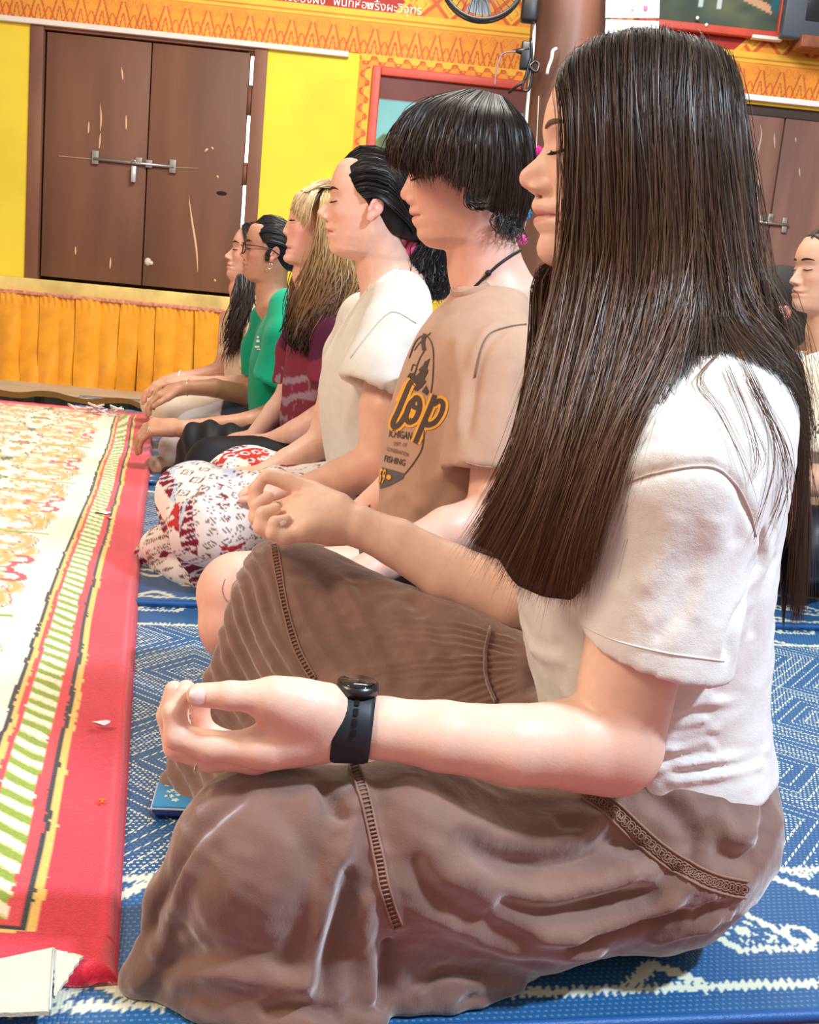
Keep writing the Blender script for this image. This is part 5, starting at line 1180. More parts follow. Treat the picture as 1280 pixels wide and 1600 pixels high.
    def kd(v, n):
        d = np.zeros(len(v))
        for ln, a, w_ in fl2:
            if len(ln) > 1: fold(v, d, ln, a*1.75, w_)
        # gathers fanning from the lace tier seam, on the leg side only
        dd, t = polydist(v, spline(lc, 30)); side = (v[:, 0] < np.interp(t, np.linspace(0, 1, len(lc)), lc[:, 0])+.0) & (v[:, 1] < 1.1)
        ph = t*190+2.6*vnoise(v, 14, 5)
        d += side*np.sin(ph)*.0022*np.clip(dd/.006, 0, 1)*np.exp(-dd/.022)*(t > .02)*(t < .99)
        for ln, a, w_ in gat:
            if len(ln) > 1: fold(v, d, ln, a, w_, t0=.05, t1=.7, valley=.3)
        up = ~side; d += .0012*up*0
        # gathers at the front waist
        if len(wa) > 1:
            dd, t = polydist(v, wa); d += np.sin(t*70+1.5*vnoise(v, 15, 6))*.0034*np.exp(-dd/.055)*(v[:, 0] < .14)
        # pleats left of the far ladder seam
        dd, t = polydist(v, spline(lf, 30)); lft = (v[:, 1] > 1.15) & (v[:, 0] < np.interp(t, np.linspace(0, 1, len(lf)), lf[:, 0]))
        d += lft*np.sin(dd*330+t*14+1.2*vnoise(v, 16, 8))*.0035*np.clip(dd/.01, 0, 1)
        dd, t = polydist(v, spline(ld, 30)); d += .0028*np.exp(-(dd/.008)**4)
        d += .0035*vnoise(v, 9, 3)+wrinkle(v, 26, .0026, (.45,.2,-.85), 5, 5)*np.clip(.5+1.5*vnoise(v, 7, 12), 0, 1)+.0009*vnoise(v, 70, 9)+wrinkle(v, 60, .0009, (.8,.2,-.4), 4, 15)
        return d*np.clip(v[:, 2]/.01, .2, 1)
    MK = newmat('brown_rayon', (.205,.108,.080), rough=.66, spec=.28, sheen=.75, noise=(18, .14, (1,1,1)), bump=[(90, .55, (1,1,.3), 'noise'), (700, .2, (1,1,1), 'noise')])
    sk = cloth('skirt', K, .0033, MK, root, kd)
    bk = bvh_of(sk)
    def onsk(pts, lift=.0008): return [q for q in (hit(bk, a, b, lift) for a, b in pts) if q is not None]
    MLT = newmat('lace_trim', (.30,.165,.125), rough=.8, spec=.2)
    # ladder seam: two cords and rungs
    def ladder(c, wpx, n, nm):
        c = spline(c, n); l = []; r = []; m = MB()
        for i, (x, y) in enumerate(c):
            tx, ty = c[min(i+1, n-1)]-c[max(i-1, 0)]; q = math.hypot(tx, ty); nx, ny = -ty/q*wpx, tx/q*wpx
            a = hit(bk, x-nx, y-ny, .0012); b = hit(bk, x+nx, y+ny, .0012)
            if a is None or b is None or np.linalg.norm(a-b) > .03: continue
            l.append(a); r.append(b); m.tube([a, (a+b)/2+V(0,-.0006,.0003), b], .0009, 5)
        if len(l) > 2: m.tube(l, .0012, 6); m.tube(r, .0012, 6); m.build(nm, MLT, sk)
    ladder([(553,1196),(566,1235),(580,1290),(592,1340),(603,1395),(622,1448)], 7, 42, 'ladder_seam'); ladder([(428,852),(435,890),(442,930),(452,975),(467,1020),(490,1062)], 5, 40, 'ladder_seam')
    # lace band: borders and rings
    c = spline([(915,1236),(960,1268),(1000,1305),(1040,1338),(1080,1362),(1120,1380),(1166,1390)], 60); m = MB(); bd = [[], [], []]
    for i, (x, y) in enumerate(c):
        tx, ty = c[min(i+1, 59)]-c[max(i-1, 0)]; q = math.hypot(tx, ty); nx, ny = -ty/q, tx/q
        for k_, o_ in enumerate((-13, 0, 13)):
            p_ = hit(bk, x-nx*o_, y-ny*o_, .001)
            if p_ is not None: bd[k_].append(p_)
        if i % 2 == 0:
            for rad in (8.0, 4.2):
                rg = [hit(bk, x+rad*math.cos(a), y+rad*math.sin(a)*1.0, .0011) for a in np.linspace(0, 2*math.pi, 11)]
                rg = [g for g in rg if g is not None]
                if len(rg) > 5: m.tube(rg, .0007, 4)
    for b_ in (bd[0], bd[2]):
        if len(b_) > 3: m.tube(b_, .0013, 6)
    m.build('lace_band', MLT, sk)
    q = onsk(spline([(765,985),(758,1020),(760,1060),(776,1100)], 20), .001)
    if len(q) > 3: m = MB(); m.tube(q, .007, 8, True, .3); m.build('waistband', MK, sk)

    # ---- watch and ring
    wt = thing_part('smart_watch', root); wc = at(552, 1132, .892); wa_ = unit(at(600,1138,.893)-at(530,1130,.892))
    MW = newmat('black_rubber', (.012,.018,.024), rough=.5, spec=.4); e1 = unit(np.cross(wa_, V(0,1,0))); e1 = e1 if e1[2] > 0 else -e1; e2 = np.cross(wa_, e1)
    vs = []; fs = []; n = 40
    prof = [(-.0165,.0290),(-.0165,.0338),(-.012,.0345),(.012,.0328),(.0165,.0310),(.0165,.0280)]
    for i in range(n):
        a = 2*math.pi*i/n; ds = e1*math.cos(a)*1.0+e2*math.sin(a)*.97
        for u, rr in prof: vs.append(wc+wa_*u+ds*rr)
    for i in range(n):
        for j in range(6): fs.append((i*6+j, i*6+(j+1)%6, ((i+1)%n)*6+(j+1)%6, ((i+1)%n)*6+j))
    mesh_obj('watch_strap', vs, fs, MW, wt)
    m = MB()
    for j in range(4):
        a = math.radians(-62+15*j-18); d_ = e1*math.cos(a)+e2*math.sin(a)
        if (d_ @ V(0,-1,0)) < 0: d_ = e1*math.cos(-a)+e2*math.sin(-a)
        p_ = wc+wa_*.001+d_*.0340; m.box(p_, (.0020, .0032, .0004), [wa_, np.cross(d_, wa_), d_], .0003)
    m.build('strap_hole', newmat('hole', (.001,.001,.002), rough=.9), wt)
    tp = wc+e1*.0335; m = MB(); m.tube([tp-e1*.003, tp+e1*.0055], [.0185,.0180], 24); m.build('watch_case', newmat('watch_case', (.01,.01,.012), rough=.3, spec=.6), wt)
    m = MB(); m.tube([tp+e1*.0054, tp+e1*.0066], [.0165,.0155], 24); m.build('watch_glass', newmat('watch_glass', (.005,.006,.008), rough=.08, spec=.8), wt)
    rc_ = at(312,1182,.886); rx = unit(at(330,1182,.884)-at(277,1166,.884)); m = MB(); u1 = unit(np.cross(rx, V(0,0,1))); u2 = np.cross(rx, u1)
    m.tube([rc_+(u1*math.cos(a)+u2*math.sin(a))*.0132 for a in np.linspace(0, 2*math.pi, 25)], .0009, 6); m.build('ring', newmat('silver', (.75,.75,.78), rough=.2, metal=1), root)

    # ---- hair: near curtain, far curtain, back fall, stray strands
    def g(*pts): return [at(*p) for p in pts]
    near = [
     g((880,118,1.115),(874,135,1.085),(886,175,1.063),(890,250,1.053),(889,330,1.05),(885,400,1.05),(866,500,1.03),(845,600,.99),(822,690,.96),(790,770,.945),(735,855,.945)),
     g((905,85,1.125),(895,110,1.085),(900,170,1.055),(905,260,1.043),(906,340,1.04),(903,420,1.04),(888,520,1.015),(866,620,.97),(842,710,.945),(812,790,.935),(768,870,.935)),
     g((945,66,1.13),(938,95,1.085),(940,170,1.045),(945,270,1.033),(946,360,1.03),(943,440,1.03),(926,540,.995),(902,640,.955),(872,740,.93),(838,830,.925),(800,920,.925)),
     g((990,57,1.13),(985,85,1.085),(985,170,1.038),(990,280,1.026),(990,370,1.025),(985,460,1.02),(965,560,.98),(938,660,.94),(905,760,.92),(875,850,.915),(845,940,.92)),
     g((1035,54,1.13),(1032,82,1.085),(1035,170,1.036),(1038,290,1.026),(1038,380,1.025),(1030,470,1.015),(1005,570,.965),(970,670,.925),(935,770,.905),(905,860,.905),(890,945,.91)),
     g((1080,58,1.13),(1082,85,1.09),(1085,175,1.045),(1088,290,1.035),(1088,390,1.035),(1075,480,1.015),(1045,560,.96),(1005,640,.925),(965,730,.905),(930,830,.90),(905,930,.91)),
    ]
    back = [
     g((1060,56,1.13),(1062,90,1.08),(1068,180,1.04),(1075,300,1.03),(1082,400,1.03),(1085,470,1.02),(1080,510,1.0),(1062,560,.965),(1030,610,.935)),
     g((1100,62,1.13),(1108,95,1.09),(1118,190,1.05),(1125,300,1.045),(1132,400,1.04),(1140,470,1.03),(1150,540,1.02),(1165,600,1.01),(1185,660,1.0)),
     g((1126,76,1.14),(1134,115,1.11),(1140,200,1.08),(1148,300,1.07),(1155,400,1.06),(1167,490,1.05),(1190,570,1.04),(1210,650,1.03),(1228,730,1.02)),
     g((1140,95,1.15),(1150,140,1.13),(1156,220,1.11),(1166,310,1.10),(1174,400,1.09),(1184,490,1.08),(1202,560,1.07),(1228,640,1.06),(1243,720,1.05),(1249,820,1.05),(1246,920,1.05),(1240,985,1.05)),
     g((1145,110,1.17),(1158,170,1.15),(1166,240,1.14),(1174,320,1.13),(1181,400,1.12),(1190,490,1.11),(1208,570,1.10),(1233,650,1.09),(1247,730,1.08),(1252,830,1.07),(1250,920,1.07),(1244,975,1.07)),
    ]
    far = [
     g((905,300,1.17),(880,400,1.17),(842,430,1.165),(838,520,1.15),(830,610,1.13),(812,700,1.11),(775,780,1.10),(728,860,1.10)),
     g((930,300,1.16),(900,400,1.16),(868,450,1.155),(862,540,1.13),(850,630,1.11),(830,720,1.08),(795,800,1.07),(752,872,1.07)),
     g((960,300,1.14),(935,400,1.14),(905,480,1.13),(890,560,1.10),(872,650,1.07),(850,740,1.05),(820,830,1.04),(790,905,1.04)),
    ]
    rightcap = [[H.wld(.078-.02*k, 0, .085+.034*math.sin(k*.9+.3)) for _ in (0,)]*1 for k in range(1)]
    # scalp cap under the strands and over the far side
    CAP = Field(); ax = np.array([H.f, H.l, H.u]); CAP.ell(H.wld(-.008, 0, .033), np.array([.0965,.082,.088])*H.s, ax, .01)
    CAP.ell(H.wld(-.022, -.002, -.04), np.array([.070,.078,.10])*H.s, ax, .03)
    CAP.half(H.wld(.072, 0, .085), unit(H.f*.88-.45*H.u), H.wld(.12, 0, -.06), .155, .006)
    dk = (.014,.008,.005)
    v, f_ = CAP.mesh(.004); mesh_obj('hair_cap', v, f_, MHAIR, root, True, np.tile(dk, (len(v), 1)))
    sheet('hair_underlayer', [gg[2:15] for gg in near], MHAIR, root, dk, 20, .012, (0.004, .016, 0))
    sheet('hair_underlayer', [gg[2:14] for gg in back[:3]], MHAIR, root, dk, 14, .012, (-.004, .016, 0))
    sheet('hair_underlayer', [gg[4:20] for gg in back[2:4]], MHAIR, root, dk, 14, .006, (-.006, .010, 0))
    near = pushout(T, pushout(CAP, near, .003), .006); back = pushout(T, pushout(CAP, back, .003), .007); far = [np.array(q) for q in far]
    c0, c1 = (.012,.0075,.0055), (.075,.031,.014)
    strands('hair', near, 9000, MHAIR, root, .0009, .0035, seed=11, seg=18, c0=c0, c1=c1, tipfrac=(.84, 1.0), wild=.0035, clump=60)
    strands('hair', near, 900, MHAIR, root, .0006, .010, seed=12, seg=18, c0=c0, c1=(.16,.08,.04), tipfrac=(.7, 1.03), wild=.010)
    strands('hair', back, 4500, MHAIR, root, .0009, .0032, seed=13, seg=16, c0=c0, c1=(.045,.024,.014), tipfrac=(.80, 1.0), wild=.003, clump=40)
    strands('hair', back, 320, MHAIR, root, .0006, .012, seed=14, seg=16, c0=c0, c1=(.12,.06,.03), tipfrac=(.6, 1.0), wild=.010)
    strands('hair', far, 2200, MHAIR, root, .0009, .006, seed=15, seg=14, c0=c0, c1=c1, tipfrac=(.85, 1.0), wild=.004, clump=24)
    # strands lying over the shoulder and sleeve
    st = [[(1090,520),(1060,570),(1010,600),(960,660),(950,740),(940,800)],[(1120,560),(1090,600),(1120,650),(1150,720),(1170,780)],
          [(1150,560),(1185,640),(1200,720),(1185,800),(1160,870)],[(1140,540),(1190,650),(1215,740),(1195,830),(1170,880)],[(1130,580),(1160,660),(1175,720),(1160,760)],[(1160,600),(1210,700),(1222,790),(1205,880)]]
    for i, s_ in enumerate(st):
        q = [hit(bt, *p, .004) for p in spline(s_, 10)]; q = [x for x in q if x is not None]
        if len(q) > 4: strands('stray_hair', [q, [a+V(.004,0,.003) for a in q]], 9, MHAIR, root, .0005, .0035, seed=30+i, seg=14, c0=(.10,.055,.03), c1=(.20,.10,.05), tipfrac=(.8, 1), wild=.003)
    adopt(root)
    return root

def thing_part(name, parent):
    o = bpy.data.objects.new(name, None); COL.objects.link(o); o.parent = parent; o.empty_display_size = .02; return o
class F_lim:
    """a field meshed only inside a box"""
    def __init__(s, F, lo=None, hi=None): s.F = F; s.lo = lo; s.hi = hi
    def mesh(s, h): return s.F.mesh(h, lo=s.lo, hi=s.hi)
person1()
# ---------------------------------------------------------------- the other people
def hand(F, w, d, side, dn, s=1., thumb=1, curl=(22, 34, 26), k=.006, spread=1.):
    """hand from the wrist w along d, fingers bending towards dn, thumb on +side or -side"""
    d = unit(d); side = unit(side-d*np.dot(side, d)); dn = unit(dn-d*np.dot(dn, d)); w = np.asarray(w)
    F.cone(w, w+d*.05*s, .024*s, .023*s, .01)
    rot = lambda v, a: v*math.cos(a)+dn*math.sin(a)
    for i, (ln, r) in enumerate(zip((.93,1.05,1.,.80), (.0095,.0098,.0092,.0082))):
        o = (1.5-i)*.0185*s*thumb; b = w+d*(.088-.004*abs(i-1))*s+side*o
        F.cone(w+d*.03*s+side*o*.55, b, .0165*s, .0125*s, .012)
        a = 0; p = b; fd = unit(d+side*o*2.2*spread)
        pts = [p]
        for L, c in zip((.042,.026,.021), curl):
            a += math.radians(c); v = unit(fd*math.cos(a)+dn*math.sin(a)); p = p+v*L*ln*s; pts.append(p)
        F.chain(pts, [r*1.1*s, r*s, r*.92*s, r*.8*s], .003)
    t0 = w+d*.025*s+side*.018*s*thumb; t1 = t0+unit(d*.75+side*.6*thumb+dn*.3)*.045*s; t2 = t1+unit(d*.95+side*.25*thumb+dn*.25)*.032*s; t3 = t2+unit(d+dn*.35)*.025*s
    F.cone(t0, t1, .019*s, .0135*s, .01); F.chain([t1, t2, t3], [.0125*s, .0108*s, .0088*s], .004)
def tee(F, secs, fwd, sl, k=.02, inner=None, first=True):
    """sleeves (list of (shoulder, mid, hem, r1, r2, hem normal)) cut at the hem, then the body of the shirt"""
    for a, b, c, r1, r2, r3, n in sl:
        F.cone(a, b, r1, r2, .03); F.cone(b, np.asarray(c)+n*.05, r2, r3, .02); F.half(c, n, np.asarray(c)+n*.10, .15, .003); F.cone(np.asarray(c)+n*.03, np.asarray(c)-n*.025, r3*.82, r3*.7, .003, '-')
    F.loft(secs, fwd, k)
def hairfn(name, cap, h, parent, col, mat=None, bump=None):
    v, f = cap.mesh(h); v = relax(v, f, 1); return mesh_obj(name, v, f, mat or MHAIR, parent, True, np.tile(col, (len(v), 1)))
G_ = lambda *p: [at(*q) for q in p]

# ------------------------------------------------ person 2: young man, printed tan shirt
def person2():
    root = thing('person', 'young man with shaggy dark bowl haircut, tan printed t-shirt and bare tattooed knee', 'person', 'people meditating in a row on the mats', (.2, 1.85, 0))
    H = Head(1.80, 4, -6, (638,262), (638.5,273), (664,384), mouth=(645,337.5), ear=1,
       prof=[(648,235),(641,250),(638,262),(638,270),(637,278),(631,290),(626,299),(625,305),(629,312),(641,315.5),(641,322),(639,330),(640,334),(645.5,337.5),(643,343),(645.5,350),(652,358),(651,366),(655,374),(664,382)])
    H.lipc = (.66,.26,.24)
    F = Field(); nb = at(775, 470, 1.84)
    H.add(F, [at(760, 425, 1.84), nb], (.055, .058, .075))
    nE = at(772, 812, 1.60); arm = [at(786,610,1.68), at(785,700,1.62), nE, at(700,830,1.57), at(600,878,1.53)]
    F.chain(arm, [.040,.044,.043,.036,.028], .008); F.ell(at(772,820,1.6), (.04,.04,.04), k=.02)
    far = [at(700,560,2.02), at(650,720,2.02), at(620,765,2.00), at(560,815,1.94), at(500,850,1.90)]; F.chain(far, [.05,.044,.040,.034,.026], .008)
    hand(F, arm[-1], unit(arm[-1]-arm[-2]), V(0,1,0), V(0,0,-1), 1.0, 1); hand(F, far[-1], unit(far[-1]-far[-2]), V(0,1,0), V(0,0,-1), 1.0, -1)
    c = lambda y: at(0, 0, 1)  # unused
    sec = []
    for py, px, a, b in ((850,590,.12,.17),(780,592,.12,.165),(720,593,.115,.165),(650,608,.11,.17),(580,630,.105,.18),(520,655,.095,.18),(480,685,.075,.15)):
        q = at(px, py, 1.84); sec.append((q[2], q[0]+a+.004, 1.84, a-.012, b-.015))
    F.loft(sec, H.f, .03)
    kn = at(374,928,1.62); F.cone(at(800,930,1.72), kn, .095, .066, .02); F.cone(at(366,978,1.60), V(.02,1.75,.055), .054, .045, .012); F.cone(kn+V(0,0,-.01), at(366,972,1.6), .05, .05, .01)
    kf = V(-.14, 2.02, .12); F.cone(V(.22,1.93,.13), kf, .095, .066, .02); F.cone(kf, V(.0,1.80,.05), .052, .045, .02)
    F.ell(V(.19,1.86,.11), (.14,.19,.11), k=.05); F.ell(at(352,985,1.595), (.02,.03,.04), k=.02)
    zc = H.wld(0,0,-.12)[2]; pk = (.85,.36,.30)
    skin_mesh('body', [(F_lim(F, lo=(-9,-9,zc-.01)), .0024, lambda v: v[:, 2] > zc), (F_lim(F, hi=(9,9,zc+.02)), .005, lambda v: v[:, 2] <= zc+.012)], root, (.80,.47,.37), MS,
        [(at(330,990,1.57), .04, pk, .3), (at(320,930,1.58), .03, pk, .2), (at(640,305,1.8), .012, pk, .35), (at(745,370,1.78), .04, (.86,.40,.36), .3)], [H])
    head_details(H, root, MBROW, MLASH)
    # shirt
    T = Field()
    sec = []
    for py, px, a, b in ((880,584,.125,.17),(800,588,.125,.172),(740,590,.122,.172),(690,597,.12,.172),(650,605,.118,.176),(600,620,.112,.182),(560,635,.105,.186),(520,655,.096,.182),(490,678,.083,.15),(465,700,.068,.115),(447,712,.060,.078)):
        q = at(px, py, 1.80); sec.append((q[2], q[0]+a+.0, 1.84, a, b))
    hp = at(758, 735, 1.62); hn = unit(at(757,742,1.62)-at(768,560,1.66))
    tee(T, sec, H.f, [(at(770,520,1.76), at(782,580,1.67), hp, .062,.070,.072, hn), (at(720,520,1.93), at(690,600,2.02), at(660,700,2.03), .06,.066,.066, V(0,0,-1))], .02)
    v0, f0 = T.mesh(.008); tmp = mesh_obj('tmp', v0, f0); bv = bvh_of(tmp); bpy.data.objects.remove(tmp)
    L = lambda pts: [q for q in (hit(bv, a, b) for a, b in pts) if q is not None]
    fl = [(L(a), b, c) for a, b, c in [([(815,505),(775,520),(750,560),(738,620),(728,700)], -.010, .010), ([(722,520),(715,580),(722,660),(735,730)], .006, .016), ([(690,560),(700,620),(700,700)], -.003,.012), ([(650,700),(660,770),(640,810)], .004,.014), ([(700,760),(680,800),(650,820)], -.004,.012),
        ([(800,560),(780,640),(770,720)], .004,.016), ([(740,700),(690,740),(640,760)], .0035,.012), ([(660,480),(690,500),(740,490)], -.002,.01), ([(600,790),(630,770),(660,800)], .004, .01)]]
    def disp(v, n):
        d = .003*vnoise(v, 11, 4)+wrinkle(v, 20, .0015, (.2,.3,1), 3, 3)
        for ln, a, w_ in fl:
            if len(ln) > 1: fold(v, d, ln, a, w_)
        return d
    ts = cloth('t_shirt', T, .0055, jersey('tan_jersey', (.50,.315,.225)), root, disp); bt = bvh_of(ts)
    on = lambda pts, lift: [q for q in (hit(bt, a, b, lift) for a, b in pts) if q is not None]
    q = on(spline([(822,507),(790,512),(765,522),(752,545),(742,590)], 20), .001); m = MB(); m.tube(q, .0012, 5); m.build('shoulder_seam', newmat('tan_seam', (.20,.13,.10)), ts)
    q = on(spline([(702,452),(715,462),(745,455),(790,432),(832,404)], 24), .0015); m = MB()
    if len(q) > 3: m.tube(q, .006, 8, True, .3); m.build('collar', jersey('tan_rib', (.44,.28,.20)), ts)
    q = on(spline([(726,722),(750,728),(770,730)], 12), .0005); m = MB()
    if len(q) > 3: m.tube(q, .0008, 4); m.build('hem_stitch', newmat('tan_stitch', (.40,.26,.20)), ts)
    # flat print on the chest: strokes and letters laid on the cloth
    DK = newmat('print_dark', (.085,.062,.055), rough=.8); OR_ = newmat('print_orange', (.87,.42,.06), rough=.8)
    def lay(m, poly_pts, wpx, lift, n=40):
        c = spline(poly_pts, n); vs = []; fs = []; ok = []
        for i, (x, y) in enumerate(c):
            tx, ty = c[min(i+1, n-1)]-c[max(i-1, 0)]; q_ = math.hypot(tx, ty)+1e-9; ww = wpx[0]+(wpx[1]-wpx[0])*math.sin(math.pi*i/(n-1)) if hasattr(wpx, '__len__') else wpx
            r = [hit(bt, x+s_*(-ty/q_)*ww/2, y+s_*(tx/q_)*ww/2, lift) for s_ in (-1, -.33, .33, 1)]
            ok.append(all(a is not None for a in r)); vs += [a if a is not None else V(0,0,0) for a in r]
        for i in range(n-1):
            if ok[i] and ok[i+1]:
                for j in range(3):
                    a, b = 4*i+j, 4*i+j+1
                    if np.linalg.norm(vs[a]-vs[a+4]) < .03: fs.append((a, b, b+4, a+4))
        if fs: m.add(vs, fs)
    word = [[(646,596),(641,602),(625,640),(616,660),(618,668),(628,660),(640,640)], [(652,622),(642,632),(636,650),(640,660),(650,655),(657,638),(656,624),(651,622),(646,634),(660,640)], [(684,614),(672,632),(660,660),(650,690)], [(678,632),(688,626),(694,632),(690,648),(680,660),(668,664),(664,658)]]
    word[2] = [(681,617),(672,640),(660,668),(650,692)]
    word0 = [[(636,598),(630,612),(622,628)]]
    m = MB(); [lay(m, w_, 16, .0012) for w_ in word]; [lay(m, w_, 8, .0012) for w_ in word0]; m.build('print_outline', OR_, ts)
    m = MB(); [lay(m, w_, 7.5, .0022) for w_ in word]; m.build('print_word', DK, ts)
    m = MB(); lay(m, [(640,560),(650,535),(662,525),(672,530),(678,550),(677,590),(674,614)], 1.8, .0012); lay(m, [(664,672),(660,700),(648,722),(634,740)], 1.8, .0012)
    lay(m, [(665,522),(662,535),(664,548)], 6, .0013); lay(m, [(667,527),(674,520)], 1.5, .0012); lay(m, [(663,530),(655,538),(648,548)], 1.5, .0012); lay(m, [(664,548),(656,562),(650,580),(648,592)], 1.6, .0012); lay(m, [(643,580),(647,570),(652,574),(649,582),(643,586)], 1.6, .0012); lay(m, [(638,590),(643,584),(648,590)], 2.5, .0012); m.build('print_drawing', DK, ts)
    def polyprint(nm, pts, mat, lift, par=ts):
        m_ = MB(); xs = [p[0] for p in pts]; ys = [p[1] for p in pts]; bm = bmesh.new(); bv_ = [bm.verts.new((x, y, 0)) for x, y in pts]; bm.faces.new(bv_)
        bmesh.ops.triangulate(bm, faces=bm.faces[:]); bmesh.ops.subdivide_edges(bm, edges=bm.edges[:], cuts=3, use_grid_fill=True); bm.verts.index_update()
        P_ = [hit(bt, v.co.x, v.co.y, lift) for v in bm.verts]; fs = [[v.index for v in f.verts] for f in bm.faces if all(P_[v.index] is not None for v in f.verts)]
        if fs: m_.add([p if p is not None else V(0,0,0) for p in P_], fs); m_.build(nm, mat, par, False)
        bm.free()
    polyprint('print_tree', [(673,560),(668,575),(670,580),(664,592),(667,596),(660,605),(652,612),(650,600),(654,594),(650,588),(657,582),(655,578),(663,570),(664,566)], DK, .0012); polyprint('print_tree', [(667,602),(671,612),(668,618),(660,612)], DK, .0013); polyprint('print_tree', [(645,585),(654,590),(650,612),(642,600),(638,592)], DK, .0011)
    polyprint('print_band', [(598,730),(634,740),(630,748),(612,758),(595,764),(595,745)], newmat('print_grey', (.12,.105,.105), rough=.8), .0012)
    polyprint('print_dot', [(609.5+3.8*math.cos(a), 745.5+4*math.sin(a)) for a in np.linspace(0, 6.28, 12, endpoint=False)], OR_, .0024)
    def letters(body, x, y, w_, h_, rot, mat, lift, nm='print_text', bold=0):
        cu = bpy.data.curves.new('t', 'FONT'); cu.body = body; cu.size = 1; cu.offset = bold; cu.resolution_u = 2; o = bpy.data.objects.new('t', cu); COL.objects.link(o); bpy.context.view_layer.update()
        me = bpy.data.meshes.new_from_object(o.evaluated_get(bpy.context.evaluated_depsgraph_get())); bpy.data.objects.remove(o)
        co = np.array([tuple(v.co) for v in me.vertices]); lo, hi = co.min(0), co.max(0); u = (co[:, 0]-lo[0])/(hi[0]-lo[0])*w_; v_ = (co[:, 1]-lo[1])/(hi[1]-lo[1])*h_; cr_, sr = math.cos(rot), math.sin(rot)
        P_ = [hit(bt, x+a*cr_+b*(.18), y+a*sr-b, lift) for a, b in zip(u, v_)]; fs = [tuple(p.vertices) for p in me.polygons if all(P_[i] is not None for i in p.vertices)]
        bpy.data.meshes.remove(me)
        if fs: m_ = MB(); m_.add([p if p is not None else V(0,0,0) for p in P_], fs); m_.build(nm, mat, ts, False)
    letters('ICHIGAN', 608.5, 683, 35, 12, .12, DK, .0014, bold=.01); letters('DEPT. OF', 616, 696, 20, 5.5, .10, DK, .0014); letters('CONSERVATION', 605, 704, 35, 6, .28, DK, .0014); letters('FISHING', 601, 721, 33, 10, .22, DK, .0014, bold=.01); letters('59', 592, 756, 10, 24, .05, OR_, .0024, bold=.02)
    # shorts
    K = Field(); K.ell(V(.20,1.86,.10), (.165,.215,.115), k=.05); K.cone(at(820,930,1.72), at(620,930,1.66), .112, .098, .05); K.cone(V(.22,1.95,.13), V(.0,2.03,.13), .11, .095, .05); K.plane(V(0,0,.008), (0,0,-1), .004)
    cloth('shorts', K, .01, jersey('dark_shorts', (.05,.05,.06)), root, lambda v, n: .004*vnoise(v, 12, 1))
    # cord necklace, tattoos
    bb = bvh_of(root.children[0]) if False else None
    body = [o for o in root.children if o.name.startswith('body')][0]; bb = bvh_of(body)
    onb = lambda pts, lift: [q for q in (hit(bb, a, b, lift) for a, b in pts) if q is not None]
    q = onb(spline([(818,388),(800,398),(780,412),(764,427),(748,443),(738,453)], 30), .0025); m = MB()
    if len(q) > 3: m.tube(q, .0024, 6); p_ = hit(bb, 763, 427, .003); m.sphere(p_, .0055, 8); m.build('cord_necklace', newmat('black_cord', (.01,.01,.012), rough=.5), root)
    ink = newmat('tattoo_ink', (.30,.22,.24), rough=.6); m = MB()
    for pts in ([(352,905),(348,920),(352,935),(362,944)], [(372,905),(365,912),(362,925),(366,938)], [(376,912),(370,920),(372,930),(377,934)]):
        c_ = spline(pts, 16)
        for i in range(15):
            q = [hit(bb, *c_[i], .0005), hit(bb, *(c_[i]*.35+c_[i+1]*.65), .0005)]
            if q[0] is not None and q[1] is not None: m.tube(q, .0009, 4)
    m.build('knee_tattoo', ink, root); m = MB(); q = onb(spline([(572,804),(575,793),(578,789),(576,797),(573,806),(580,803)], 16), .0005)
    if len(q) > 2: m.tube(q, .0012, 4); m.build('forearm_tattoo', newmat('red_ink', (.35,.05,.10)), root)
    # hair: bowl of locks from the crown
    ax = np.array([H.f, H.l, H.u]); C = Field(); C.ell(H.wld(-.012,0,.034), np.array([.100,.086,.091])*H.s, ax, .01); C.ell(H.wld(-.045,0,-.02), np.array([.062,.074,.065])*H.s, ax, .03)
    C.half(H.wld(.055,0,-.0), unit(H.f*.55-H.u), H.wld(.09,0,-.05), .105, .01)
    hairfn('hair_cap', C, .0045, root, (.012,.010,.010))
    cr0 = (755,158,1.80)
    side = [G_((700,150,1.80),(650,170,1.765),(620,200,1.75),(608,235,1.745),(612,255,1.75)), G_((710,146,1.80),(660,165,1.75),(632,200,1.73),(622,240,1.725),(628,268,1.735)), G_((720,143,1.80),(675,165,1.74),(650,205,1.715),(642,250,1.71),(650,282,1.72)),
      G_((735,142,1.80),(695,165,1.73),(675,210,1.70),(668,250,1.70),(672,284,1.71)), G_((745,142,1.80),(712,165,1.725),(698,210,1.695),(692,250,1.695),(688,275,1.70)), G_((755,143,1.80),(732,170,1.72),(722,215,1.69),(716,260,1.69),(708,300,1.69)), G_((765,146,1.80),(752,175,1.72),(746,220,1.69),(742,270,1.69),(738,315,1.69)),
      G_((772,148,1.80),(770,180,1.72),(768,230,1.70),(764,280,1.70),(752,318,1.70)), G_((780,150,1.81),(792,185,1.74),(796,235,1.725),(792,290,1.73),(785,340,1.75)), G_((788,154,1.82),(812,190,1.77),(820,240,1.76),(815,300,1.765),(805,355,1.78)), G_((795,160,1.84),(825,200,1.82),(834,250,1.82),(830,310,1.82),(818,350,1.82))]
    strands('hair', pushout(C, side), 3000, MHAIR, root, .0018, .0035, seed=51, seg=10, c0=(.010,.008,.008), c1=(.032,.018,.012), tipfrac=(.78,1.0), wild=.004, clump=34)
    strands('hair', pushout(C, side[:6]), 400, MHAIR, root, .0014, .006, seed=52, seg=10, c0=(.012,.009,.008), c1=(.06,.03,.018), tipfrac=(.9,1.08) if False else (.9,1.0), wild=.007)
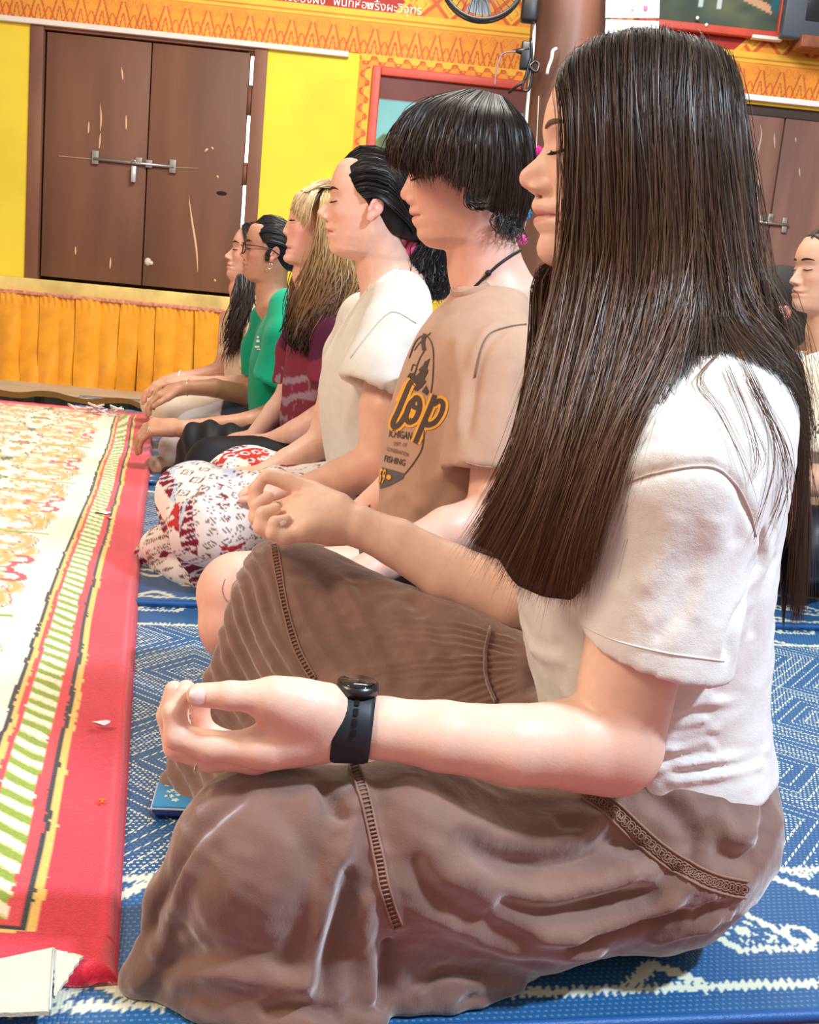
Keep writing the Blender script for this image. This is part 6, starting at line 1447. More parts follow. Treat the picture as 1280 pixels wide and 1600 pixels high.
    strands('hair', [G_((730,300,1.69),(728,312,1.69),(740,322,1.69),(756,318,1.70)), G_((742,300,1.69),(748,318,1.69),(758,322,1.69),(764,308,1.70))], 140, MHAIR, root, .0015, .003, seed=53, seg=8, c0=(.012,.009,.008), c1=(.03,.018,.012))
    strands('nape_hair', [G_((775,330,1.74),(775,350,1.745),(784,362,1.75)), G_((800,340,1.77),(798,358,1.775),(800,372,1.78)), G_((815,340,1.80),(812,362,1.80),(812,375,1.80))], 160, MHAIR, root, .0012, .004, seed=54, seg=6, c0=(.02,.016,.015), c1=(.05,.04,.035), curl=.6)
    adopt(root)
person2()

# ------------------------------------------------ person 3: woman with pulled-back hair, white tee, paisley skirt
def paisley(v, n):
    p = np.array(v); q = p*np.array([1, 1, 1.3]); cell = np.floor(q*9+1.4*np.stack([vnoise(q, 9, k) for k in range(3)], -1)).astype(int)
    hsh = np.abs(_tab[((cell[:, 0]*73856093) ^ (cell[:, 1]*19349663) ^ (cell[:, 2]*83492791)) & 65535])
    W = np.array(srgb(236,228,226)); Mn = np.array(srgb(128,32,56)); Rd = np.array(srgb(190,58,52)); Bn = np.array(srgb(150,120,98)); Bl = np.array(srgb(190,205,228))
    c = np.where((hsh < .62)[:, None], W, np.where((hsh < .76)[:, None], Mn, np.where((hsh < .86)[:, None], Rd, np.where((hsh < .94)[:, None], Bl, Bn))))
    u = (p[:, 0]*.8+p[:, 1]*.6); w_ = p[:, 2]*1.1+p[:, 1]*.3-p[:, 0]*.3; P = .026; a = (u/P) % 1-.5; b = (w_/P) % 1-.5; d = np.abs(np.abs(a)+np.abs(b)-.33)
    ln = (d < .06) | ((np.abs(a)+np.abs(b)) < .09); c = np.where((ln & (hsh < .50))[:, None], Bn*.6, c)
    r_ = np.hypot(a, b*1.3); m = (hsh >= .62) & (np.abs(r_-.30) < .09); c = np.where(m[:, None], W*.9, c); m = (hsh >= .62) & (r_ < .12); c = np.where(m[:, None], np.array(srgb(60,70,120)), c)
    nz = vnoise(p, 60, 9); c = np.where(((np.abs(nz) < .03) & (hsh > .4))[:, None], Mn*.9, c); return c
def person3():
    root = thing('person', 'woman with slicked-back dark ponytail, off-white t-shirt and red paisley skirt', 'person', 'people meditating in a row on the mats', (-.05, 2.4, 0))
    H = Head(2.38, 5, 3, (516,296), (516,309), (524,397), mouth=(512,361), ear=1,
       prof=[(533,252),(527,258),(521,272),(517,286),(516,296),(516,303),(515.5,309),(509,317),(501,324),(495.6,330),(495.6,335),(502,340),(508.5,344),(509,350),(507,355.7),(512,361.5),(510,366),(513.5,373),(515,379),(513.5,386),(517,393)])
    F = Field(); H.add(F, [at(600,420,2.42), at(612,450,2.42)], (.050,.056,.075))
    nE = at(596,722,2.16); arm = [at(612,540,2.24), at(605,640,2.18), nE, at(530,750,2.14), at(468,768,2.10)]; F.chain(arm, [.045,.055,.049,.040,.028], .01); F.ell(at(598,742,2.16), (.045,.045,.045), k=.02)
    far = [at(540,560,2.62), at(520,650,2.62), at(505,690,2.60), at(450,722,2.52), at(405,745,2.46)]; F.chain(far, [.05,.045,.040,.032,.026], .01)
    hand(F, arm[-1], V(-1,.1,.05), V(0,1,0), V(0,0,-1), .9, -1, (30,50,40)); hand(F, far[-1], V(-1,.3,-.1), V(0,1,0), V(0,0,-1), .95, 1, (30,45,35))
    sec = []
    for py, px, a, b in ((720,506,.11,.16),(640,500,.11,.15),(560,508,.10,.15),(500,535,.085,.15),(465,565,.07,.12)):
        q = at(px, py, 2.42); sec.append((q[2], q[0]+a+.012, 2.42, a-.012, b-.015))
    F.loft(sec, H.f, .03); zc = H.wld(0,0,-.12)[2]; pk = (.85,.36,.30)
    skin_mesh('body', [(F_lim(F, lo=(-9,-9,zc-.01)), .0028, lambda v: v[:, 2] > zc), (F_lim(F, hi=(9,9,zc+.02)), .0065, lambda v: v[:, 2] <= zc+.014)], root, (.78,.48,.37), MS, [(at(590,740,2.12), .05, pk, .3), (at(540,350,2.32), .03, pk, .18)], [H])
    head_details(H, root, MBROW, MLASH, thick=1.1)
    T = Field(); sec = []
    for py, px, a, b in ((740,512,.125,.17),(700,506,.125,.168),(650,499,.125,.165),(600,497,.122,.168),(560,503,.115,.172),(520,525,.105,.175),(490,545,.092,.165),(465,562,.074,.125),(447,574,.062,.085),(440,578,.055,.065)):
        q = at(px, py, 2.38); sec.append((q[2], q[0]+a, 2.42, a, b))
    hp = at(584,610,2.17); hn = unit(at(572,616,2.17)-at(612,500,2.22)); hn = unit(hn+V(-.15,0,-.2))
    tee(T, sec, H.f, [(at(625,470,2.33), at(620,520,2.23), hp, .062,.074,.080, hn), (at(570,500,2.52), at(550,560,2.60), at(535,620,2.62), .06,.065,.066, V(0,0,-1))], .02)
    ts = cloth('t_shirt', T, .007, jersey('ivory_jersey', (.72,.71,.67)), root, lambda v, n: .004*vnoise(v, 10, 4)+wrinkle(v, 16, .003, (.3,.3,1), 2.5, 3))
    bt = bvh_of(ts); q = [x for x in (hit(bt, a, b, .001) for a, b in spline([(548,560),(570,530),(600,495),(620,488),(650,505)], 20)) if x is not None]; m = MB()
    if len(q) > 3: m.tube(q, .0015, 5); m.build('shoulder_seam', newmat('ivory_seam', (.6,.58,.55)), ts)
    q = [x for x in (hit(bt, a, b, .002) for a, b in spline([(576,452),(590,444),(612,428),(636,412)], 16)) if x is not None]; m = MB()
    if len(q) > 3: m.tube(q, .008, 8, True, .3); m.build('collar', jersey('ivory_rib', (.78,.77,.73)), ts)
    K = Field(); kn = at(342,812,2.14); K.cone(at(600,800,2.30), kn, .11, .088, .05); kf = V(-.42,2.66,.13); K.cone(V(.02,2.52,.13), kf, .10,.085,.06)
    K.ell(V(.03,2.42,.11), (.17,.21,.125), k=.06); K.cone(kn+V(0,0,-.02), V(-.18,2.5,.06), .07,.07,.08); K.cone(kf, V(-.2,2.35,.06), .07,.07,.08)
    g0 = ground(232,880); g1 = ground(330,930); tri(K, kn+V(-.03,0,.02), g0+V(.01,0,.015), g1+V(0,.02,.015), .02, .05); tri(K, kn+V(-.03,0,.03), g0+V(.01,0,.015), V(-.50,2.6,.02), .02, .05); K.cone(g0+V(.03,-.02,.015), ground(290,912)+V(0,.0,.02), .022, .026, .02); K.ell(V(-.35,2.45,.05), (.16,.26,.08), k=.06)
    K.ell(at(300,770,2.2), (.06,.07,.05), k=.05); K.plane(V(0,0,.0085), (0,0,-1), .004)
    def kd(v, n): return .010*vnoise(v, 8, 3)+wrinkle(v, 11, .010, (.5,.2,-.8), 2.5, 5)+.005*vnoise(v, 24, 7)*np.clip((.15-v[:, 2])/.1, 0, 1)
    cloth('paisley_skirt', K, .0040, newmat('paisley_cotton', attr='Col', rough=.8, spec=.2, bump=[(60, .3, (1,1,1), 'noise')]), root, kd, colfn=paisley)
    ax = np.array([H.f, H.l, H.u]); C = Field(); C.ell(H.wld(-.008,0,.034), np.array([.0985,.0815,.0885])*H.s, ax, .01); C.ell(H.wld(-.058,0,-.012), np.array([.05,.068,.055])*H.s, ax, .02)
    C.half(H.wld(.064,0,.074), unit(H.f*.80-H.u*.60), H.wld(.10,0,-.06), .150*H.s, .006); C.ell(H.wld(-.112,0,-.035), np.array([.03,.03,.03]), ax, .02)
    hairfn('hair_cap', C, .005, root, (.010,.008,.009))
    gg = [[H.wld(*p) for p in ((.070,.012,.082),(.035,.03,.120),(-.04,.045,.112),(-.095,.04,.04),(-.112,.01,-.03))], [H.wld(*p) for p in ((.052,.060,.052),(.015,.078,.068),(-.045,.082,.06),(-.09,.055,.0),(-.112,.012,-.035))], [H.wld(*p) for p in ((.032,.074,.022),(.005,.084,.030),(-.05,.080,.02),(-.09,.05,-.02),(-.112,.012,-.04))], [H.wld(*p) for p in ((.010,.082,.005),(-.02,.083,.012),(-.055,.075,-.01),(-.09,.045,-.03),(-.112,.01,-.045))]]
    strands('hair', pushout(C, gg), 700, MHAIR, root, .002, .002, seed=61, seg=8, c0=(.012,.010,.011), c1=(.018,.013,.012), wild=.001, nout=(0,-1,.6))
    m = MB(); sc = H.wld(-.125,.0,-.045); m.tube([at(644,372,2.44)+V(math.cos(a)*.012, math.sin(a)*.03, math.sin(a)*.02+math.cos(a)*.03) for a in np.linspace(0, 2*math.pi, 14)], .012, 8); m.build('pink_hair_tie', newmat('pink_fabric', (.72,.10,.22), rough=.8, noise=(40,.5,(1,1,1))), root)
    tl = [G_((655,310,2.42),(665,350,2.42),(655,400,2.40),(648,440,2.42),(655,462,2.45)), G_((668,310,2.45),(682,350,2.45),(680,400,2.45),(678,440,2.46),(680,462,2.48)), G_((678,310,2.5),(700,350,2.5),(705,400,2.5),(706,440,2.5),(704,458,2.5))]
    B = Field(); B.cone(at(665,320,2.46), at(674,380,2.47), .04,.05,.02); B.cone(at(674,380,2.47), at(680,440,2.49), .05,.042,.02); hairfn('ponytail_core', B, .006, root, (.008,.007,.008))
    strands('ponytail', tl, 900, MHAIR, root, .0022, .012, seed=62, seg=22, c0=(.008,.007,.008), c1=(.022,.018,.018), curl=3.2, tipfrac=(.8,1.0))
    adopt(root)
person3()

# ------------------------------------------------ person 4: blonde fringe, maroon shirt, black skirt
def person4():
    root = thing('person', 'woman with blonde fringe and long dark-tipped hair, maroon patterned shirt, black pleated skirt', 'person', 'people meditating in a row on the mats', (-.3, 3.1, 0))
    H = Head(3.10, 8, 8, (454,327), (452,338), (446,408), mouth=(449,387), ear=0,
       prof=[(460,305),(456,318),(454,327),(452.5,333),(452,338),(449,346),(445,354),(442,360),(442,364),(446.5,368.5),(449,371),(448.5,377),(446,382.5),(449.5,387),(446.5,391),(446.5,396),(443,400),(442,404),(445,409)])
    F = Field(); H.add(F, [at(488,430,3.14), at(500,455,3.14)], (.048,.052,.07))
    nE = at(520,640,2.92); arm = [at(530,520,2.95), at(525,590,2.93), nE, at(462,675,2.90), at(420,692,2.92)]; F.chain(arm, [.045,.042,.038,.032,.026], .01)
    far = [at(460,560,3.3), at(452,615,3.3), at(430,645,3.25), at(395,685,3.10)]; F.chain(far, [.04,.038,.036,.026], .01); hand(F, arm[-1], V(-1,.2,-.1), V(0,1,0), V(0,0,-1), 1, -1); hand(F, far[-1], V(-1,-.3,-.2), V(0,1,0), V(0,0,-1), 1, 1)
    sec = []
    for py, px, a, b in ((660,442,.10,.15),(560,446,.10,.14),(500,458,.09,.15),(470,470,.07,.12)):
        q = at(px, py, 3.14); sec.append((q[2], q[0]+a+.012, 3.14, a-.012, b-.015))
    F.loft(sec, H.f, .03); zc = H.wld(0,0,-.12)[2]
    skin_mesh('body', [(F_lim(F, lo=(-9,-9,zc-.01)), .0034, lambda v: v[:, 2] > zc), (F_lim(F, hi=(9,9,zc+.02)), .0075, lambda v: v[:, 2] <= zc+.016)], root, (.80,.48,.38), MS, [(H.wld(.05,.05,-.035), .03, (.80,.28,.25), .3)], [H])
    head_details(H, root, newmat('blonde_brow', (.30,.17,.08)), MLASH)
    T = Field(); sec = []
    for py, px, a, b in ((690,438,.125,.165),(640,438,.12,.16),(590,440,.118,.16),(540,446,.11,.165),(500,456,.10,.165),(475,466,.085,.14),(458,474,.065,.09),(450,478,.055,.065)):
        q = at(px, py, 3.10); sec.append((q[2], q[0]+a, 3.14, a, b))
    tee(T, sec, H.f, [(at(520,480,3.05), at(522,520,2.97), at(520,600,2.93), .06,.066,.066, V(-.1,0,-1)), (at(480,500,3.25), at(465,550,3.32), at(455,600,3.32), .06,.06,.06, V(0,0,-1))], .02)
    def mc(v, n):
        Mn = np.array(srgb(128,50,72)); Lt = np.array(srgb(176,150,170)); Dk = np.array(srgb(84,34,62)); c = np.tile(Mn, (len(v), 1))
        ph = np.hypot(v[:, 0]+.22, (v[:, 2]-.02)*1.0)*60+vnoise(v, 12, 3)*1.5; band = (np.sin(ph*6.28*.35) > .35) & (v[:, 2] < .42) & (vnoise(v, 8, 2) > -.35) & (v[:, 2] < .40)
        c = np.where(band[:, None], Lt*.75, c); b2 = (vnoise(v, 9, 7) > .25); c = np.where((b2 & ~band)[:, None], Dk, c); b3 = np.abs(vnoise(v, 30, 8)) < .05; c = np.where((b3 & (v[:, 2] < .4))[:, None], Lt*.6, c); return c
    cloth('maroon_shirt', T, .006, newmat('maroon_jersey', attr='Col', rough=.8, spec=.2, bump=[(500,.2,(1,1,1),'noise')]), root, lambda v, n: .005*vnoise(v, 10, 4)+wrinkle(v, 14, .003, (.3,.3,1), 2.5, 3), colfn=mc)
    st_ = MB()
    bt = bvh_of([o for o in root.children if o.name.startswith('maroon')][0])
    for off in (0, 4):
        q = [x for x in (hit(bt, a, b, .001) for a, b in spline([(531+off,460),(529+off,475),(527+off,492)], 8)) if x is not None]
        if len(q) > 3: st_.tube(q, .0012, 4)
    if st_.v: st_.build('shirt_stripes', newmat('white_piping', (.7,.66,.7)), [o for o in root.children if o.name.startswith('maroon')][0])
    K = Field(); kn = at(335,728,2.88); K.cone(at(520,730,2.98), kn, .098, .078, .05); kf = at(322,702,3.34); K.cone(V(-.22,3.26,.13), kf, .10,.082,.06)
    K.ell(V(-.20,3.14,.11), (.16,.20,.12), k=.05); K.cone(kn+V(.02,0,-.02), V(-.45,3.25,.06), .06,.06,.06); K.cone(kf, V(-.45,3.1,.06), .06,.06,.06)
    g0 = ground(268,775); tri(K, kf+V(-.02,-.02,.0), g0+V(.02,.05,.02), V(-.78,3.4,.02), .016, .03); tri(K, kf+V(0,-.03,.0), kn+V(-.03,0,-.02), g0+V(.03,.02,.02), .02, .05); tri(K, kn+V(-.02,-.0,-.02), g0+V(.02,.0,.015), ground(330,790)+V(0,0,.02), .02, .04); K.plane(V(0,0,.0125), (0,0,-1), .004)
    cloth('black_skirt', K, .007, newmat('black_cotton', (.006,.007,.011), rough=.6, spec=.3), root, lambda v, n: .005*vnoise(v, 9, 3)+np.where((v[:, 1] > 3.0) & (v[:, 0] < -.5), .006*np.sin(v[:, 0]*95+v[:, 2]*28), 0))
    ax = np.array([H.f, H.l, H.u]); C = Field(); C.ell(H.wld(-.014,0,.034), np.array([.098,.084,.088])*H.s, ax, .01); C.ell(H.wld(-.04,0,-.03), np.array([.065,.08,.09])*H.s, ax, .02); C.half(H.wld(.02,0,-.02), unit(H.f-.25*H.u), H.wld(.09,0,-.04), .11, .008)
    hairfn('hair_cap', C, .006, root, (.40,.25,.12))
    top = [G_((470,297,3.04),(490,289,3.06),(515,288,3.10),(540,300,3.14)), G_((480,300,3.0),(500,292,3.02),(525,294,3.05),(545,312,3.10))]; strands('hair', pushout(C, top), 260, MHAIR, root, .003, .003, seed=70, seg=8, c0=(.60,.44,.25), c1=(.45,.30,.15), nout=(0,-.4,1))
    bl = (.56,.38,.19); dk = (.045,.022,.014)
    fr = [G_((500,292,3.12),(478,296,3.04),(462,312,3.02),(455,332,3.02)), G_((505,291,3.10),(486,298,3.02),(472,320,2.99),(464,345,2.99)), G_((510,291,3.08),(494,300,3.0),(484,325,2.97),(480,350,2.97),(478,362,2.98))]
    strands('fringe', pushout(C, fr, .003, 3), 420, MHAIR, root, .0026, .003, seed=71, seg=8, c0=(.62,.46,.27), c1=(.55,.36,.17), clump=10)
    fall = [G_((512,292,3.08),(505,315,3.0),(500,360,2.98),(492,400,2.98),(478,440,2.99),(462,480,3.0),(456,520,3.02),(462,545,3.02)), G_((515,292,3.08),(515,330,3.0),(512,380,2.97),(508,420,2.96),(500,460,2.95),(482,500,2.96),(476,530,2.96),(482,548,2.97)), G_((518,293,3.1),(528,340,3.02),(530,390,2.98),(532,420,2.95),(525,450,2.93),(505,485,2.93),(492,515,2.94),(496,540,2.95)), G_((520,296,3.12),(545,350,3.04),(552,400,3.02),(560,430,3.0),(562,452,2.98),(545,470,2.95),(520,490,2.94),(505,520,2.95))]
    strands('blonde_hair', pushout(C, fall, .003, 5), 1100, MHAIR, root, .0032, .010, seed=72, seg=14, c0=(.60,.40,.16), c1=(.16,.08,.035), tipfrac=(.55,.95), wild=.018, clump=9)
    strands('dark_tips', fall, 1100, MHAIR, root, .0032, .012, seed=73, seg=12, c0=(.12,.06,.03), c1=(.008,.005,.006), start=(.42,.65), tipfrac=(.9,1.0), wild=.016, clump=10)
    farh = [G_((465,410,3.2),(458,440,3.2),(455,480,3.18),(452,520,3.15)), G_((475,410,3.2),(468,450,3.18),(464,490,3.15),(462,530,3.12))]; strands('dark_tips', farh, 300, MHAIR, root, .003, .010, seed=74, seg=8, c0=(.20,.11,.06), c1=(.02,.012,.01), wild=.012)
    adopt(root)
person4()

# ------------------------------------------------ person 5: glasses, green shirt
def person5():
    root = thing('person', 'woman with black tied hair and glasses in a bright green t-shirt', 'person', 'people meditating in a row on the mats', (-.5, 3.75, 0))
    H = Head(3.75, 10, 4, (385.8,374), (385,384), (388,438), mouth=(379.5,414), ear=1,
       prof=[(391,353),(388,360),(386,368),(385.8,374),(385,380),(384.6,384),(380,390),(375,395),(374,398),(378,402),(381,405),(379.5,408),(378,411),(380,414),(378.8,417),(381.5,421),(381,427),(381,431),(386,436)])
    H.lipc = (.50,.19,.15)
    F = Field(); H.add(F, [at(424,455,3.78), at(430,475,3.78)], (.047,.050,.07))
    br = (.52,.265,.165)
    nE = at(448,640,3.58); arm = [at(455,530,3.58), at(452,590,3.57), nE, at(385,662,3.52), at(284,670,3.44)]; F.chain(arm, [.045,.043,.042,.036,.026], .01)
    far = [at(400,560,3.95), at(398,600,3.93), at(388,618,3.92), at(335,606,3.84), at(288,606,3.78)]; F.chain(far, [.04,.038,.038,.032,.024], .01)
    hand(F, arm[-1], V(-1,-.05,-.02), V(0,.9,.45), V(-.2,0,-1), 1.12, 1, (42,30,22)); hand(F, far[-1], V(-1,-.1,-.35), V(.0,1,.1), V(-.1,0,-1), 1.0, -1, (28,25,20))
    sec = []
    for py, px, a, b in ((640,390,.10,.15),(560,392,.095,.14),(510,402,.085,.145),(485,412,.07,.12)):
        q = at(px, py, 3.78); sec.append((q[2], q[0]+a+.01, 3.78, a-.012, b-.015))
    F.loft(sec, H.f, .03); zc = H.wld(0,0,-.12)[2]
    skin_mesh('body', [(F_lim(F, lo=(-9,-9,zc-.01)), .0036, lambda v: v[:, 2] > zc), (F_lim(F, hi=(9,9,zc+.02)), .006, lambda v: v[:, 2] <= zc+.013)], root, br, MS, [(arm[-1]+V(-.09,0,-.02), .03, (.62,.32,.22), .3)], [H])
    head_details(H, root, newmat('black_brow', (.012,.009,.008)), MLASH, thick=1.3)
    T = Field(); sec = []
    for py, px, a, b in ((655,392,.115,.155),(640,388,.118,.16),(600,384,.118,.16),(560,388,.112,.16),(520,398,.10,.16),(492,410,.082,.135),(475,420,.06,.085),(466,424,.052,.065)):
        q = at(px, py, 3.75); sec.append((q[2], q[0]+a, 3.78, a, b))
    tee(T, sec, H.f, [(at(450,480,3.66), at(448,530,3.60), at(432,604,3.57), .062,.070,.078, unit(V(-.35,0,-1))), (at(420,500,3.88), at(405,540,3.93), at(400,590,3.93), .06,.06,.06, V(0,0,-1))], .02)
    ts = cloth('green_t_shirt', T, .008, jersey('green_jersey', (.0,.34,.19)), root, lambda v, n: .006*vnoise(v, 9, 4)+wrinkle(v, 12, .005, (.4,.3,1), 2.5, 3)); bt = bvh_of(ts)
    m = MB()
    for x, y, w_, h_ in ((404,527,3,3),(404,533,5,4),(403,542,7,3),(405,546,6,2)):
        P4 = [hit(bt, x+a*w_/2, y+b*h_/2, .002) for a, b in ((-1,-1),(1,-1),(1,1),(-1,1))]
        if all(p is not None for p in P4): m.add(P4, [(0,1,2,3)])
    if m.v: m.build('chest_print', newmat('print_white', (.75,.88,.82)), ts, False)
    K = Field(); kn = at(276,702,3.54); K.cone(at(430,690,3.68), at(330,690,3.56), .085,.075,.05); K.cone(at(330,690,3.56), kn, .070,.048,.04); K.ell(V(-.40,3.78,.11), (.15,.19,.12), k=.05); K.cone(V(-.45,3.9,.13), V(-.90,4.02,.14), .09,.07,.05)
    K.cone(kn, V(-.65,3.75,.05), .05,.05,.05); K.cone(V(-.90,4.02,.12), V(-.65,3.7,.05), .06,.05,.05); K.plane(V(0,0,.0125), (0,0,-1), .004)
    def pc(v, n): return np.where((v[:, 0] < -.71)[:, None], np.array((.62,.60,.60)), np.array((.045,.06,.09)))
    cloth('dark_trousers', K, .009, newmat('slate_cotton', attr='Col', rough=.8), root, lambda v, n: .004*vnoise(v, 10, 3), colfn=pc)
    # bare foot beside the carpet
    fo = Field(); fo.chain([V(-.70,3.60,.045), at(240,728,3.5), at(246,744,3.46)], [.035,.028,.018], .01)
    for i in range(4): fo.cone(at(243+3*i,742,3.45+.02*i), at(240+3.5*i,750,3.43+.02*i), .011, .009, .006)
    v, f = fo.mesh(.006); mesh_obj('foot', v, f, MS, root, True, np.tile((.60,.36,.26), (len(v), 1)))
    ax = np.array([H.f, H.l, H.u]); C = Field(); C.ell(H.wld(-.008,0,.034), np.array([.0985,.0815,.0885])*H.s, ax, .01); C.ell(H.wld(-.055,0,-.01), np.array([.05,.068,.055])*H.s, ax, .02); C.half(H.wld(.064,0,.074), unit(H.f*.80-H.u*.60), H.wld(.10,0,-.06), .150*H.s, .006); C.ell(H.wld(-.11,0,-.03), np.array([.03,.035,.035]), ax, .02)
    hairfn('hair_cap', C, .006, root, (.008,.009,.014))
    gg = [[H.wld(*p) for p in ((.070,.012,.082),(.035,.03,.120),(-.04,.045,.112),(-.095,.04,.04),(-.112,.01,-.03))], [H.wld(*p) for p in ((.052,.060,.052),(.015,.078,.068),(-.045,.082,.06),(-.09,.055,.0),(-.112,.012,-.035))], [H.wld(*p) for p in ((.030,.078,.022),(.005,.085,.026),(-.05,.080,.02),(-.09,.05,-.02),(-.112,.012,-.04))]]
    strands('hair', pushout(C, gg), 350, MHAIR, root, .003, .002, seed=81, seg=8, c0=(.010,.011,.016), c1=(.03,.022,.018), wild=.001, nout=(0,-1,.6))
    m = MB(); strands('sideburn', [[H.wld(.012,.080,.0), H.wld(.016,.079,-.02), H.wld(.010,.076,-.042)], [H.wld(.0,.082,.0), H.wld(.004,.080,-.02), H.wld(.004,.076,-.04)]], 80, MHAIR, root, .002, .002, seed=82, seg=5, c0=(.01,.01,.012), c1=(.02,.015,.012))
    # glasses
    gl = thing_part('glasses', root); GB = newmat('black_frame', (.008,.008,.008), rough=.25, spec=.6)
    for sd in (1, -1):
        c = H.wld(.102, .034*sd, -.004); m = MB()
        m.tube([c+(H.l*math.cos(a)*.026+H.u*(math.sin(a)*.020-.004))*H.s+H.f*(-.012*abs(math.cos(a)))*(1 if math.cos(a)*sd > 0 else .2) for a in np.linspace(0, 2*math.pi, 24)], .0022, 6); m.build('lens_rim', GB, gl)
        m = MB(); m.tube([H.wld(.092,.061*sd,.004), H.wld(.055,.076*sd,.006), H.wld(.0,.083*sd,.004), H.wld(-.03,.084*sd,-.012)], .0019, 6); m.build('temple_arm', GB, gl)
    m = MB(); m.tube([H.wld(.104,.010,.0), H.wld(.107,0,.003), H.wld(.104,-.010,.0)], .0018, 6); m.build('bridge', GB, gl)
    SV = newmat('silver2', (.8,.8,.8), rough=.2, metal=1)
    for k_ in (0, 1):
        m = MB(); c = arm[-1]+V(-.098-.008*k_, -.030+.035*k_, -.010-.012*k_); m.tube([c+V(.2*math.sin(a), math.cos(a), math.sin(a))*.0098 for a in np.linspace(0, 6.28, 14)], .0022, 6); m.build('ring', SV, root)
    m = MB(); c = far[-1]+V(-.10,-.015,-.045); m.tube([c+V(.3*math.sin(a), math.cos(a), math.sin(a))*.0105 for a in np.linspace(0, 6.28, 14)], .0028, 6); m.build('ring', SV, root)
    m = MB(); c = far[-2]*.12+far[-1]*.88; m.tube([c+V(0,math.cos(a),math.sin(a))*.0285 for a in np.linspace(0, 6.28, 18)], .0014, 5); m.build('bracelet', newmat('silver3', (.85,.78,.7), rough=.25, metal=.8), root)
    er_ = H.wld(-.004,.082,-.050); m = MB(); m.tube([er_+V(math.sin(a)*.008, 0, math.cos(a)*.009-.006) for a in np.linspace(0, 6.28, 12)], .0014, 5); m.build('earring', newmat('silver4', (.85,.8,.7), rough=.2, metal=1), root)
    adopt(root)
person5()

